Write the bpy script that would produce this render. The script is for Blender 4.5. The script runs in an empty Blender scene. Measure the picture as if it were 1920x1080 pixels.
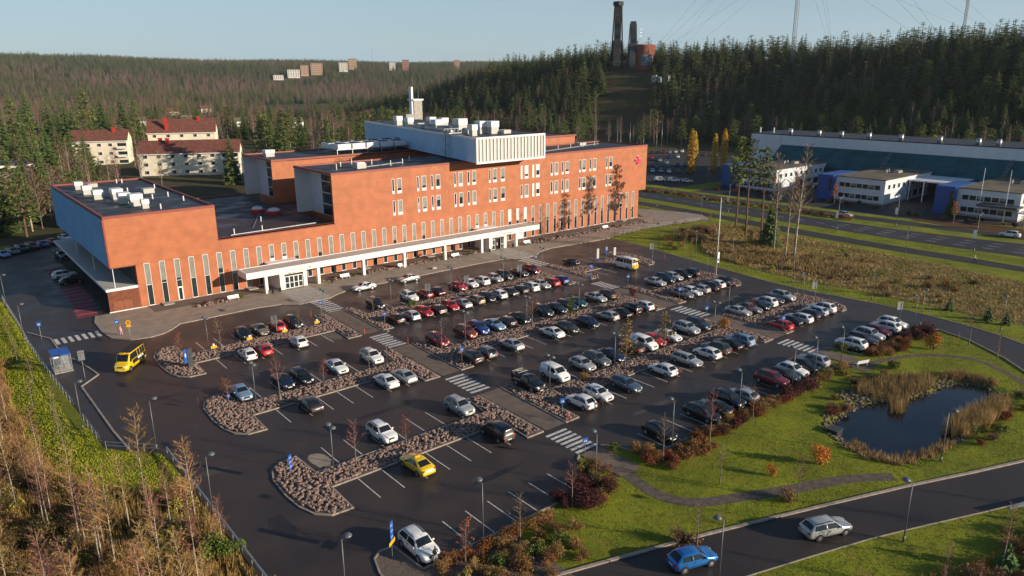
import bpy, bmesh, math, random
from mathutils import Vector, Matrix
from mathutils.geometry import tessellate_polygon
random.seed(11)
scene = bpy.context.scene
COL = scene.collection
R = math.radians
# ------------------------------------------------------------------ camera
CAM_H, YAW, PITCH, ROLL = 39.0, R(39.3879), R(15.9888), R(0.3810)
fw = Vector((math.sin(YAW)*math.cos(PITCH), math.cos(YAW)*math.cos(PITCH), -math.sin(PITCH)))
rt = Vector((math.cos(YAW), -math.sin(YAW), 0)); dn = fw.cross(rt)
r2 = rt*math.cos(ROLL) + dn*math.sin(ROLL); d2 = dn*math.cos(ROLL) - rt*math.sin(ROLL)
cd = bpy.data.cameras.new('camera'); cam = bpy.data.objects.new('camera', cd); COL.objects.link(cam)
cd.sensor_width = 36; cd.lens = 36*1369.294/1920; cd.clip_start = 0.5; cd.clip_end = 20000
cam.matrix_world = Matrix(((r2.x, -d2.x, -fw.x, 0), (r2.y, -d2.y, -fw.y, 0), (r2.z, -d2.z, -fw.z, CAM_H), (0, 0, 0, 1)))
scene.camera = cam
# ------------------------------------------------------------------ sky, sun, exposure
SUN_EL, SUN_AZ = R(14.8), R(180-32)            # azimuth of the sun, clockwise from +Y
world = bpy.data.worlds.new('World'); scene.world = world; world.use_nodes = True
wn = world.node_tree; bg = wn.nodes['Background']
sky = wn.nodes.new('ShaderNodeTexSky'); sky.sky_type = 'NISHITA'; sky.sun_disc = False
sky.sun_elevation = SUN_EL; sky.sun_rotation = SUN_AZ; sky.altitude = 100; sky.air_density = 1.0; sky.dust_density = 0.35; sky.ozone_density = 3.0
veil = wn.nodes.new('ShaderNodeMix'); veil.data_type = 'RGBA'          # thin cloud veil, densest at the horizon, faded out overhead to cut sky fill
tc = wn.nodes.new('ShaderNodeTexCoord'); mp = wn.nodes.new('ShaderNodeMapping'); mp.inputs['Scale'].default_value = (1.2, 1.2, 9.0)
vn = wn.nodes.new('ShaderNodeTexNoise'); vn.inputs['Scale'].default_value = 2.2; vn.inputs['Detail'].default_value = 5
vr = wn.nodes.new('ShaderNodeMapRange'); vr.inputs[1].default_value = 0.3; vr.inputs[2].default_value = 0.7; vr.inputs[3].default_value = 0.6; vr.inputs[4].default_value = 0.95
wn.links.new(tc.outputs['Generated'], mp.inputs[0]); wn.links.new(mp.outputs[0], vn.inputs['Vector']); wn.links.new(vn.outputs['Fac'], vr.inputs[0]); sx_ = wn.nodes.new('ShaderNodeSeparateXYZ'); wn.links.new(tc.outputs['Generated'], sx_.inputs[0])
ve = wn.nodes.new('ShaderNodeMapRange'); ve.interpolation_type = 'SMOOTHSTEP'; ve.inputs[1].default_value = 0.0; ve.inputs[2].default_value = 0.42; ve.inputs[3].default_value = 1.0; ve.inputs[4].default_value = 0.0; wn.links.new(sx_.outputs[2], ve.inputs[0])
vm = wn.nodes.new('ShaderNodeMath'); vm.operation = 'MULTIPLY'; wn.links.new(vr.outputs[0], vm.inputs[0]); wn.links.new(ve.outputs[0], vm.inputs[1]); wn.links.new(vm.outputs[0], veil.inputs[0])
wn.links.new(sky.outputs[0], veil.inputs[6]); veil.inputs[7].default_value = (4.0, 5.3, 6.2, 1); wn.links.new(veil.outputs[2], bg.inputs[0]); bg.inputs[1].default_value = 0.088
sl = bpy.data.lights.new('sun', 'SUN'); sl.energy = 5.0; sl.angle = R(0.53); sl.color = (1.0, 0.85, 0.66)
so = bpy.data.objects.new('sun', sl); COL.objects.link(so)
sdir = Vector((math.sin(SUN_AZ)*math.cos(SUN_EL), math.cos(SUN_AZ)*math.cos(SUN_EL), math.sin(SUN_EL)))
so.rotation_euler = sdir.to_track_quat('Z', 'Y').to_euler(); so.location = (60, -60, 120)
vs = scene.view_settings; vs.view_transform = 'Standard'; vs.look = 'None'; vs.exposure = 0.35; vs.gamma = 1.0; vs.use_curve_mapping = False
cy = scene.cycles; cy.use_denoising = True; cy.max_bounces = 6; cy.diffuse_bounces = 3; cy.glossy_bounces = 3; cy.transmission_bounces = 4
cy.caustics_reflective = False; cy.caustics_refractive = False; cy.sample_clamp_indirect = 6
# ------------------------------------------------------------------ materials
MATS = {}
def lnk(nt, a, b): nt.links.new(a, b)
def mat(name, col, rough=0.7, metal=0.0, var=0.12, scale=1.5, coords='pos', bump=0.0, bscale=None, spec=0.5, coat=0.0, rnd=0.0, col2=None, emit=None, detail=6, rvar=0.0, fac=(0.35, 0.65)):
    if name in MATS: return MATS[name]
    m = bpy.data.materials.new(name); m.use_nodes = True; nt = m.node_tree; b = nt.nodes['Principled BSDF']
    MATS[name] = m
    b.inputs['Roughness'].default_value = rough; b.inputs['Metallic'].default_value = metal
    b.inputs['Specular IOR Level'].default_value = spec
    if coat: b.inputs['Coat Weight'].default_value = coat; b.inputs['Coat Roughness'].default_value = 0.08
    c = list(col)
    if var == 0 and rnd == 0 and not col2:
        b.inputs['Base Color'].default_value = (*c, 1)
        if not bump: return m
    if coords == 'pos': src = nt.nodes.new('ShaderNodeNewGeometry').outputs['Position']
    else: src = nt.nodes.new('ShaderNodeTexCoord').outputs['Object']
    n = nt.nodes.new('ShaderNodeTexNoise'); n.inputs['Scale'].default_value = scale; n.inputs['Detail'].default_value = detail
    lnk(nt, src, n.inputs['Vector'])
    ra = nt.nodes.new('ShaderNodeValToRGB'); lnk(nt, n.outputs['Fac'], ra.inputs['Fac'])
    e = ra.color_ramp.elements; e[0].position, e[1].position = fac
    c2 = col2 if col2 else [min(1, x*(1+var)) for x in c]
    c1 = c if col2 else [x*(1-var) for x in c]
    e[0].color = (*c1, 1); e[1].color = (*c2, 1)
    out = ra.outputs['Color']
    if rnd:
        oi = nt.nodes.new('ShaderNodeObjectInfo'); h = nt.nodes.new('ShaderNodeHueSaturation')
        mv = nt.nodes.new('ShaderNodeMapRange'); mv.inputs[3].default_value = 1-rnd; mv.inputs[4].default_value = 1+rnd
        lnk(nt, oi.outputs['Random'], mv.inputs[0]); lnk(nt, mv.outputs[0], h.inputs['Value'])
        mh = nt.nodes.new('ShaderNodeMapRange'); mh.inputs[3].default_value = 0.5-rnd*0.06; mh.inputs[4].default_value = 0.5+rnd*0.06
        fr = nt.nodes.new('ShaderNodeMath'); fr.operation = 'FRACT'; mu = nt.nodes.new('ShaderNodeMath'); mu.operation = 'MULTIPLY'; mu.inputs[1].default_value = 7.31
        lnk(nt, oi.outputs['Random'], mu.inputs[0]); lnk(nt, mu.outputs[0], fr.inputs[0]); lnk(nt, fr.outputs[0], mh.inputs[0]); lnk(nt, mh.outputs[0], h.inputs['Hue'])
        lnk(nt, out, h.inputs['Color']); out = h.outputs['Color']
    lnk(nt, out, b.inputs['Base Color'])
    if rvar:
        mr = nt.nodes.new('ShaderNodeMapRange'); mr.inputs[1].default_value = fac[0]; mr.inputs[2].default_value = fac[1]; mr.inputs[3].default_value = rough-rvar; mr.inputs[4].default_value = rough+rvar
        lnk(nt, n.outputs['Fac'], mr.inputs[0]); lnk(nt, mr.outputs[0], b.inputs['Roughness'])
    if bump:
        n2 = nt.nodes.new('ShaderNodeTexNoise'); n2.inputs['Scale'].default_value = bscale or scale*6; n2.inputs['Detail'].default_value = 4; lnk(nt, src, n2.inputs['Vector'])
        bu = nt.nodes.new('ShaderNodeBump'); bu.inputs['Strength'].default_value = min(1, bump); bu.inputs['Distance'].default_value = 0.05*max(1, bump)
        lnk(nt, n2.outputs['Fac'], bu.inputs['Height']); lnk(nt, bu.outputs[0], b.inputs['Normal'])
    return m
def mat_cells(name, cols, scale, rough=0.85):
    """colour changes from piece to piece (stones, blossoms of leaves)"""
    m = bpy.data.materials.new(name); m.use_nodes = True; nt = m.node_tree; b = nt.nodes['Principled BSDF']; MATS[name] = m
    g = nt.nodes.new('ShaderNodeNewGeometry'); v = nt.nodes.new('ShaderNodeTexVoronoi'); v.inputs['Scale'].default_value = scale
    lnk(nt, g.outputs['Position'], v.inputs['Vector'])
    sp = nt.nodes.new('ShaderNodeSeparateColor'); lnk(nt, v.outputs['Color'], sp.inputs[0])
    ra = nt.nodes.new('ShaderNodeValToRGB'); el = ra.color_ramp.elements
    for i, c in enumerate(cols):
        p = i/(len(cols)-1)
        e = el[0] if i == 0 else (el[1] if i == len(cols)-1 else el.new(p)); e.position = p; e.color = (*c, 1)
    lnk(nt, sp.outputs[0], ra.inputs[0]); lnk(nt, ra.outputs[0], b.inputs['Base Color']); b.inputs['Roughness'].default_value = rough
    return m
def ground_mat(name, layers, rough=0.95, bump=0.6, bscale=9.0):
    """layers: list of (colour, noise scale, low, high); each is laid over the ones before where its noise is high"""
    m = bpy.data.materials.new(name); m.use_nodes = True; nt = m.node_tree; b = nt.nodes['Principled BSDF']; MATS[name] = m
    b.inputs['Roughness'].default_value = rough; b.inputs['Specular IOR Level'].default_value = 0.2
    g = nt.nodes.new('ShaderNodeNewGeometry'); cur = None
    for i, (c, s, lo, hi) in enumerate(layers):
        if i == 0:
            rgb = nt.nodes.new('ShaderNodeRGB'); rgb.outputs[0].default_value = (*c, 1); cur = rgb.outputs[0]; continue
        n = nt.nodes.new('ShaderNodeTexNoise'); n.inputs['Scale'].default_value = s; n.inputs['Detail'].default_value = 7; n.inputs['Roughness'].default_value = 0.65; lnk(nt, g.outputs['Position'], n.inputs['Vector'])
        mr = nt.nodes.new('ShaderNodeMapRange'); mr.inputs[1].default_value = lo; mr.inputs[2].default_value = hi; lnk(nt, n.outputs['Fac'], mr.inputs[0])
        mx = nt.nodes.new('ShaderNodeMix'); mx.data_type = 'RGBA'; lnk(nt, mr.outputs[0], mx.inputs[0]); lnk(nt, cur, mx.inputs[6]); mx.inputs[7].default_value = (*c, 1); cur = mx.outputs[2]
    lnk(nt, cur, b.inputs['Base Color'])
    n2 = nt.nodes.new('ShaderNodeTexNoise'); n2.inputs['Scale'].default_value = bscale; n2.inputs['Detail'].default_value = 5; lnk(nt, g.outputs['Position'], n2.inputs['Vector'])
    bu = nt.nodes.new('ShaderNodeBump'); bu.inputs['Strength'].default_value = bump; bu.inputs['Distance'].default_value = 0.12; lnk(nt, n2.outputs['Fac'], bu.inputs['Height']); lnk(nt, bu.outputs[0], b.inputs['Normal'])
    return m
def glass(name, col=(0.015, 0.02, 0.025), rough=0.06, spec=0.7):
    return mat(name, col, rough, 0, 0, spec=spec)
def paint(name, col, metal=0.25, rough=0.32):
    return mat('paint_'+name, col, rough, metal, 0, coat=0.9)
mat('asphalt', (0.038, 0.0285, 0.0245), 0.46, var=0.16, scale=0.22, bump=0.2, bscale=30, spec=0.32, rvar=0.14, col2=(0.066, 0.050, 0.043), fac=(0.3, 0.7), detail=10)
mat('asphalt_road', (0.036, 0.029, 0.027), 0.55, scale=0.12, bump=0.2, bscale=30, spec=0.28, rvar=0.1, col2=(0.055, 0.045, 0.041), fac=(0.3, 0.7))
mat('asphalt_path', (0.032, 0.028, 0.026), 0.8, scale=0.3, bump=0.2, bscale=30, spec=0.3, col2=(0.05, 0.047, 0.045), fac=(0.3, 0.7))
mat('red_paving', (0.25, 0.03, 0.05), 0.7, var=0.25, scale=0.8)
mat('paving', (0.32, 0.255, 0.195), 0.8, var=0.15, scale=0.6, bump=0.3, bscale=12)
mat('walkway', (0.17, 0.125, 0.095), 0.8, var=0.18, scale=0.8, bump=0.3, bscale=9)
mat('kerbstone', (0.34, 0.28, 0.235), 0.8, var=0.2, scale=2.0, bump=0.2)
mat('marking', (0.62, 0.60, 0.56), 0.65, var=0.25, scale=3.0)
mat('gravel_soil', (0.15, 0.115, 0.09), 0.95, var=0.35, scale=6.0, bump=0.8, bscale=14)
mat_cells('granite', [(0.29, 0.185, 0.145), (0.10, 0.07, 0.06), (0.23, 0.145, 0.115), (0.36, 0.25, 0.20), (0.15, 0.098, 0.08), (0.27, 0.19, 0.155)], 3.8)
mat('rock_grey', (0.16, 0.125, 0.10), 0.9, var=0.4, scale=2.0, bump=0.5)
ground_mat('grass_ground', [((0.16, 0.18, 0.016), 0, 0, 0), ((0.26, 0.28, 0.02), 0.16, 0.42, 0.62), ((0.27, 0.21, 0.035), 0.35, 0.55, 0.72), ((0.10, 0.12, 0.012), 1.6, 0.5, 0.75)])
ground_mat('field_ground', [((0.25, 0.18, 0.065), 0, 0, 0), ((0.15, 0.16, 0.03), 0.09, 0.45, 0.60), ((0.38, 0.27, 0.11), 0.30, 0.5, 0.7), ((0.10, 0.08, 0.03), 0.9, 0.52, 0.72)], bump=1.0, bscale=3.0)
ground_mat('forest_floor', [((0.085, 0.062, 0.03), 0, 0, 0), ((0.065, 0.07, 0.022), 0.05, 0.45, 0.6), ((0.13, 0.085, 0.04), 0.2, 0.5, 0.7)])
ground_mat('leaf_litter', [((0.12, 0.05, 0.022), 0, 0, 0), ((0.05, 0.05, 0.02), 0.4, 0.48, 0.62), ((0.2, 0.075, 0.025), 2.0, 0.5, 0.7)])
mat('dirt', (0.115, 0.088, 0.066), 0.95, var=0.3, scale=1.5, bump=0.5)
mat('terracotta', (0.43, 0.142, 0.060), 0.55, var=0.11, scale=0.55, detail=9, bump=0.06, bscale=3, spec=0.35)
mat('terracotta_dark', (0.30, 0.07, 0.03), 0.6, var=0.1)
mat('trim_red', (0.26, 0.055, 0.035), 0.5, var=0.1)
mat('roof_felt', (0.022, 0.022, 0.027), 0.62, var=0.3, scale=0.25, bump=0.15, bscale=5, rvar=0.25, col2=(0.045, 0.043, 0.05))
mat('roof_red_felt', (0.07, 0.028, 0.024), 0.6, scale=0.2, col2=(0.04, 0.036, 0.045), rvar=0.2)
mat('white_metal', (0.78, 0.78, 0.77), 0.4, var=0.03, scale=0.5)
mat('white_render', (0.80, 0.77, 0.73), 0.7, var=0.05, scale=0.6)
mat('sky_tint_cladding', (0.34, 0.57, 0.80), 0.4, var=0.05, scale=0.3)  # white cladding on shaded sides; blue sky reflection is put into the base colour
mat('white_cladding', (0.66, 0.70, 0.74), 0.45, var=0.05, scale=0.4)
mat('grey_panel', (0.50, 0.49, 0.45), 0.6, var=0.06, scale=0.6)
mat('galvanised', (0.42, 0.43, 0.44), 0.42, metal=0.75, var=0.12, scale=2)
mat('steel_dark', (0.07, 0.075, 0.08), 0.5, metal=0.3, var=0.1)
mat('black_plastic', (0.015, 0.015, 0.016), 0.55, var=0)
mat('rubber', (0.017, 0.017, 0.018), 0.85, var=0)
mat('rim_metal', (0.45, 0.46, 0.48), 0.35, metal=0.85, var=0)
mat('lamp_clear', (0.75, 0.77, 0.8), 0.12, var=0, spec=0.8)
mat('lamp_red', (0.35, 0.012, 0.012), 0.2, var=0)
mat('plate_white', (0.75, 0.75, 0.72), 0.5, var=0)
glass('car_glass', (0.012, 0.016, 0.02), 0.05, 0.6); glass('window_glass', (0.02, 0.032, 0.034), 0.05, 0.65)
mat('blind', (0.25, 0.25, 0.215), 0.22, var=0.12, scale=1.3, spec=0.6)
mat('blind_bright', (0.85, 0.83, 0.78), 0.2, var=0.04, spec=0.6)
mat('wood_slat', (0.27, 0.085, 0.04), 0.6, var=0.2, scale=2.0)
mat('concrete', (0.38, 0.35, 0.31), 0.85, var=0.15, scale=1.2, bump=0.2)
mat('sign_blue', (0.02, 0.10, 0.42), 0.4, var=0); mat('sign_yellow', (0.85, 0.42, 0.01), 0.4, var=0); mat('sign_white', (0.82, 0.82, 0.8), 0.4, var=0); mat('sign_red', (0.62, 0.02, 0.06), 0.4, var=0); mat('sign_black', (0.01, 0.01, 0.01), 0.5, var=0); mat('orange_post', (0.65, 0.12, 0.03), 0.5, var=0)
mat('cream_render', (0.80, 0.72, 0.56), 0.8, var=0.08, scale=0.5); mat('tile_roof', (0.17, 0.06, 0.04), 0.75, var=0.25, scale=0.8, bump=0.3, bscale=3); mat('red_sheet', (0.48, 0.035, 0.02), 0.5, var=0.08)
mat('blue_cladding', (0.014, 0.085, 0.33), 0.35, var=0.1, scale=0.5); mat('teal_glass', (0.012, 0.085, 0.095), 0.12, var=0.25, scale=0.2, spec=0.6); mat('flat_roof', (0.13, 0.105, 0.07), 0.95, var=0.3, scale=0.3, bump=0.4, bscale=2)
mat('brick', (0.27, 0.085, 0.045), 0.8, var=0.2, scale=1.0); mat('timber_dark', (0.028, 0.026, 0.026), 0.8, var=0.4, scale=0.5)
mat('water', (0.008, 0.010, 0.014), 0.07, var=0.3, scale=0.2, bump=0.05, bscale=2.0, spec=0.5)
mat('bark_brown', (0.10, 0.065, 0.042), 0.9, var=0.35, scale=1.2, coords='obj'); mat('bark_pine', (0.15, 0.085, 0.05), 0.9, var=0.35, scale=0.5, coords='obj'); mat('bark_birch', (0.36, 0.30, 0.23), 0.85, var=0.5, scale=1.6, coords='obj'); mat('bark_grey', (0.19, 0.16, 0.13), 0.9, var=0.3, scale=1.2, coords='obj')
mat('twig_gold', (0.36, 0.22, 0.09), 0.9, var=0.3, scale=0.6, coords='obj', rnd=0.2); mat('twig_brown', (0.19, 0.125, 0.085), 0.9, var=0.3, scale=0.6, coords='obj', rnd=0.25); mat('twig_pink', (0.24, 0.10, 0.08), 0.9, var=0.3, scale=0.6, coords='obj', rnd=0.2); mat('twig_tan', (0.30, 0.21, 0.13), 0.9, var=0.3, scale=0.6, coords='obj', rnd=0.2)
def leafmat(name, c, c2, rnd=0.25, sc=0.9): return mat(name, c, 0.75, var=0.3, scale=sc, coords='obj', rnd=rnd, col2=c2, spec=0.25, fac=(0.3, 0.7))
leafmat('needle_spruce', (0.036, 0.062, 0.020), (0.11, 0.14, 0.034)); leafmat('needle_pine', (0.055, 0.09, 0.024), (0.15, 0.18, 0.042)); leafmat('needle_young', (0.035, 0.075, 0.02), (0.09, 0.14, 0.035))
leafmat('leaf_yellow', (0.42, 0.24, 0.02), (0.62, 0.40, 0.05)); leafmat('leaf_orange', (0.46, 0.14, 0.025), (0.62, 0.26, 0.05)); leafmat('leaf_rust', (0.15, 0.045, 0.018), (0.28, 0.085, 0.025)); leafmat('leaf_russet', (0.17, 0.075, 0.03), (0.32, 0.15, 0.05)); leafmat('leaf_red', (0.17, 0.035, 0.02), (0.30, 0.065, 0.03)); leafmat('leaf_purple', (0.055, 0.016, 0.018), (0.13, 0.035, 0.03)); leafmat('leaf_olive', (0.15, 0.135, 0.03), (0.34, 0.26, 0.055)); leafmat('leaf_brown', (0.20, 0.115, 0.04), (0.40, 0.23, 0.075)); leafmat('leaf_green', (0.06, 0.10, 0.02), (0.16, 0.20, 0.035)); leafmat('leaf_ochre', (0.20, 0.115, 0.03), (0.36, 0.21, 0.05))
leafmat('straw', (0.24, 0.16, 0.06), (0.50, 0.34, 0.15), 0.15, 0.6); leafmat('dry_gold', (0.20, 0.12, 0.035), (0.44, 0.28, 0.09), 0.15, 0.5); leafmat('lawn_blade', (0.20, 0.24, 0.016), (0.37, 0.39, 0.03), 0.1, 0.25); leafmat('field_blade', (0.22, 0.19, 0.05), (0.46, 0.33, 0.13), 0.15, 0.15)
# ------------------------------------------------------------------ mesh helpers
class MB:
    def __init__(s): s.v = []; s.f = []; s.m = []
    def add(s, vs, fs, mi=0):
        o = len(s.v); s.v += [tuple(p) for p in vs]; s.f += [tuple(i+o for i in f) for f in fs]; s.m += [mi]*len(fs); return s
    def box(s, x0, x1, y0, y1, z0, z1, mi=0):
        return s.add([(x0,y0,z0),(x1,y0,z0),(x1,y1,z0),(x0,y1,z0),(x0,y0,z1),(x1,y0,z1),(x1,y1,z1),(x0,y1,z1)], [(0,3,2,1),(4,5,6,7),(0,1,5,4),(1,2,6,5),(2,3,7,6),(3,0,4,7)], mi)
    def prism(s, pts, z0, z1, mi=0, bottom=True):
        n = len(pts); vs = [(x,y,z0) for x,y in pts]+[(x,y,z1) for x,y in pts]
        fs = [(i,(i+1)%n,(i+1)%n+n,i+n) for i in range(n)]+[tuple(range(n,2*n))]
        if bottom: fs.append(tuple(range(n-1,-1,-1)))
        return s.add(vs, fs, mi)
    def poly(s, pts, z, mi=0): return s.add([(x,y,z) for x,y in pts], [tuple(range(len(pts)))], mi)
    def quad(s, a, b, c, d, mi=0): return s.add([a,b,c,d], [(0,1,2,3)], mi)
    def bar(s, p, q, w, h=None, mi=0):
        p = Vector(p); q = Vector(q); d = (q-p).normalized(); h = h or w
        up = Vector((0,0,1)) if abs(d.z) < 0.95 else Vector((1,0,0)); a = d.cross(up).normalized()*w/2; b = a.cross(d).normalized()*h/2
        return s.add([p-a-b,p+a-b,p+a+b,p-a+b,q-a-b,q+a-b,q+a+b,q-a+b], [(0,3,2,1),(4,5,6,7),(0,1,5,4),(1,2,6,5),(2,3,7,6),(3,0,4,7)], mi)
    def tube(s, p, q, r0, r1, n=6, mi=0, cap=True):
        p = Vector(p); q = Vector(q); d = (q-p).normalized(); up = Vector((0,0,1)) if abs(d.z) < 0.95 else Vector((1,0,0))
        a = d.cross(up).normalized(); b = a.cross(d).normalized(); vs = []
        for c, r in ((p,r0),(q,r1)):
            for i in range(n): t = 2*math.pi*i/n; vs.append(c+a*(r*math.cos(t))+b*(r*math.sin(t)))
        fs = [(i,i+n,(i+1)%n+n,(i+1)%n) for i in range(n)]
        if cap: fs += [tuple(range(n)), tuple(range(2*n-1,n-1,-1))]
        return s.add(vs, fs, mi)
    def lathe(s, prof, c=(0,0,0), n=12, mi=0):
        vs = []; k = len(prof)
        for r, z in prof:
            for i in range(n): t = 2*math.pi*i/n; vs.append((c[0]+r*math.cos(t), c[1]+r*math.sin(t), c[2]+z))
        fs = [(j*n+i, j*n+(i+1)%n, (j+1)*n+(i+1)%n, (j+1)*n+i) for j in range(k-1) for i in range(n)]
        fs += [tuple(range(n-1,-1,-1)), tuple(range((k-1)*n, k*n))]
        return s.add(vs, fs, mi)
    def mesh(s, name, mats=(), smooth=False):
        me = bpy.data.meshes.new(name); me.from_pydata(s.v, [], s.f)
        for m in mats: me.materials.append(MATS[m] if isinstance(m, str) else m)
        if len(mats) > 1: me.polygons.foreach_set('material_index', s.m)
        if smooth: me.polygons.foreach_set('use_smooth', [True]*len(me.polygons))
        me.update(); return me
    def build(s, name, mats, parent=None, smooth=False, kind=None, label=None, local=False):
        if parent is not None and not local:
            l = abs_loc(parent); s.v = [(x-l.x, y-l.y, z-l.z) for x,y,z in s.v]
        o = bpy.data.objects.new(name, s.mesh(name, mats if isinstance(mats, (tuple, list)) else (mats,), smooth)); COL.objects.link(o)
        if parent is not None: o.parent = parent
        if kind: o['kind'] = kind
        if label: o['label'] = label
        return o
def abs_loc(p):
    l = Vector((0,0,0))
    while p is not None: l += p.location; p = p.parent
    return l
def tag(o, label=None, cat=None, group=None, kind=None):
    if label: o['label'] = label
    if cat: o['category'] = cat
    if group: o['group'] = group
    if kind: o['kind'] = kind
    return o
def thing(name, label, cat, loc=(0,0,0), rz=0, group=None):
    o = bpy.data.objects.new(name, None); COL.objects.link(o); o.location = loc; o.rotation_euler = (0,0,rz); o.empty_display_size = 0.3
    return tag(o, label, cat, group)
def inst(name, mesh, parent=None, loc=(0,0,0), rot=(0,0,0), sc=1.0, mats=None):
    o = bpy.data.objects.new(name, mesh); COL.objects.link(o); o.location = loc; o.rotation_euler = rot
    o.scale = (sc,sc,sc) if not isinstance(sc, tuple) else sc
    if parent is not None: o.parent = parent
    if mats:
        for i, m in enumerate(mats):
            if m: o.material_slots[i].link = 'OBJECT'; o.material_slots[i].material = MATS[m] if isinstance(m, str) else m
    return o
def inside(x, y, P):
    c = False; n = len(P); j = n-1
    for i in range(n):
        xi, yi = P[i]; xj, yj = P[j]
        if (yi > y) != (yj > y) and x < (xj-xi)*(y-yi)/(yj-yi)+xi: c = not c
        j = i
    return c
def interp(x, T):
    if x <= T[0][0]: return T[0][1]
    for (a,b),(c,d) in zip(T, T[1:]):
        if x <= c: return b+(d-b)*(x-a)/(c-a)
    return T[-1][1]
def smooth01(t): t = max(0.0, min(1.0, t)); return t*t*(3-2*t)
def bezpts(P, n=6, closed=False):
    """Catmull-Rom through P"""
    out = []; m = len(P)
    rng = range(m) if closed else range(m-1)
    for i in rng:
        p0 = P[(i-1) % m] if closed or i > 0 else P[i]; p1 = P[i]; p2 = P[(i+1) % m]; p3 = P[(i+2) % m] if closed or i+2 < m else P[i+1]
        for k in range(n):
            t = k/n
            out.append(tuple(0.5*((2*p1[a])+(-p0[a]+p2[a])*t+(2*p0[a]-5*p1[a]+4*p2[a]-p3[a])*t*t+(-p0[a]+3*p1[a]-3*p2[a]+p3[a])*t**3) for a in (0,1)))
    if not closed: out.append(tuple(P[-1]))
    return out
def offset(P, d, closed=True):
    """offset polyline to the left by d"""
    n = len(P); out = []
    for i in range(n):
        a = P[(i-1) % n] if closed or i > 0 else P[i]; b = P[i]; c = P[(i+1) % n] if closed or i < n-1 else P[i]
        n1 = Vector((-(b[1]-a[1]), b[0]-a[0])); n2 = Vector((-(c[1]-b[1]), c[0]-b[0]))
        n1 = n1.normalized() if n1.length > 1e-9 else n2.normalized(); n2 = n2.normalized() if n2.length > 1e-9 else n1
        m = (n1+n2)
        m = m.normalized() if m.length > 1e-6 else n1
        k = d/max(0.5, m.dot(n1)); out.append((b[0]+m.x*k, b[1]+m.y*k))
    return out
def ribbon(mb, P, w0, w1, z0, z1, closed=True, mi=0):
    """solid strip between offsets w0 and w1 of polyline P"""
    A = offset(P, w0, closed); B = offset(P, w1, closed); n = len(P); vs = []
    for a, b in zip(A, B): vs += [(*a,z0),(*b,z0),(*b,z1),(*a,z1)]
    fs = []
    for i in range(n if closed else n-1):
        j = (i+1) % n; o = 4*i; q = 4*j
        fs += [(o,q,q+1,o+1)[::-1], (o+3,q+3,q+2,o+2)[::-1], (o,o+3,q+3,q)[::-1], (o+1,q+1,q+2,o+2)[::-1]]
    if not closed: fs += [(0,1,2,3), tuple(4*(n-1)+k for k in (3,2,1,0))]
    mb.add(vs, fs, mi)
ORD = ['first','second','third','fourth','fifth','sixth','seventh','eighth','ninth','tenth','eleventh','twelfth','thirteenth','fourteenth','fifteenth','sixteenth','seventeenth','eighteenth','nineteenth','twentieth']
def nth(i): return ORD[i] if i < 20 else str(i+1)+('st' if (i+1) % 10 == 1 and i+1 != 11 else 'nd' if (i+1) % 10 == 2 else 'rd' if (i+1) % 10 == 3 else 'th')
# ------------------------------------------------------------------ terrain
POND = [(78.6,36.6),(80.9,36.9),(84.9,36.9),(88.5,36.0),(90.2,35.1),(92.5,34.2),(96.2,32.9),(99.5,32.6),(101.8,32.4),(104.0,30.5),(103.8,28.1),(101.5,25.9),(97.5,25.4),(93.5,25.4),(89.0,25.6),(85.8,25.7),(80.6,26.6),(77.0,27.2),(75.3,28.0),(74.6,29.9),(74.9,32.2),(76.6,35.2)]
FOOT = [(-600,330),(-50,340),(60,345),(130,350),(200,368),(280,385),(350,352),(410,318),(520,300),(700,310),(900,360)]
AMP = [(-600,52),(100,52),(250,51),(330,51),(420,52),(500,49),(560,41),(630,22),(720,6),(850,0)]
def pond_dist(x, y):
    if not (68 < x < 112 and 18 < y < 44): return 9.0
    best = 9e9; n = len(POND)
    for i in range(n):
        ax, ay = POND[i]; bx, by = POND[(i+1) % n]; dx, dy = bx-ax, by-ay
        t = max(0, min(1, ((x-ax)*dx+(y-ay)*dy)/(dx*dx+dy*dy))); best = min(best, math.hypot(x-ax-t*dx, y-ay-t*dy))
    return -best if inside(x, y, POND) else best
def wob(x, y): return math.sin(x*0.011+y*0.007)*0.5+math.sin(x*0.023-y*0.017+1.3)*0.3+math.sin(x*0.005+y*0.019+0.6)*0.2
def H(x, y):
    u = x-interp(y, FOOT); z = 0.0
    if u > 0: z = interp(y, AMP)*smooth01(u/150.0)*(1+0.05*wob(x*2, y*2))
    d = math.hypot(x, y)
    if d > 1100: z = max(z, (interp(math.degrees(math.atan2(x, y)), [(4,100),(12,98),(20,92),(28,92),(37,84),(60,80)])+9*wob(x*0.35, y*0.35))*smooth01((d-1300)/1500.0))
    if d > 300 and u < 0 and y > 240: z += 2.5*(wob(x*1.5, y*1.5)+0.6)*smooth01((y-240)/150.0)
    if z < 0.5 and x < 9.0 and 30 < y < 175: z -= 0.9*smooth01((9.0-x)/6.0)
    p = pond_dist(x, y)
    if p < 1.6: z -= 0.75*smooth01((1.6-p)/3.0)
    return z
def axis(segs):
    out = []
    for a, b, s in segs:
        n = max(1, round((b-a)/s)); out += [a+(b-a)*i/n for i in range(n)]
    out.append(segs[-1][1]); return out
XS = axis([(-2500,-300,220),(-300,-40,26),(-40,-8,8),(-8,18,1.6),(18,68,7),(68,112,0.9),(112,240,8),(240,760,13),(760,1400,60),(1400,4600,200)])
YS = axis([(-500,0,40),(0,18,6),(18,44,0.9),(44,132,2.2),(132,240,8),(240,720,13),(720,1300,45),(1300,3600,110),(3600,6000,300)])
mb = MB(); nx = len(XS); GZ = -0.05
for y in YS:
    for x in XS: mb.v.append((x, y, H(x, y)+GZ))
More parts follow.
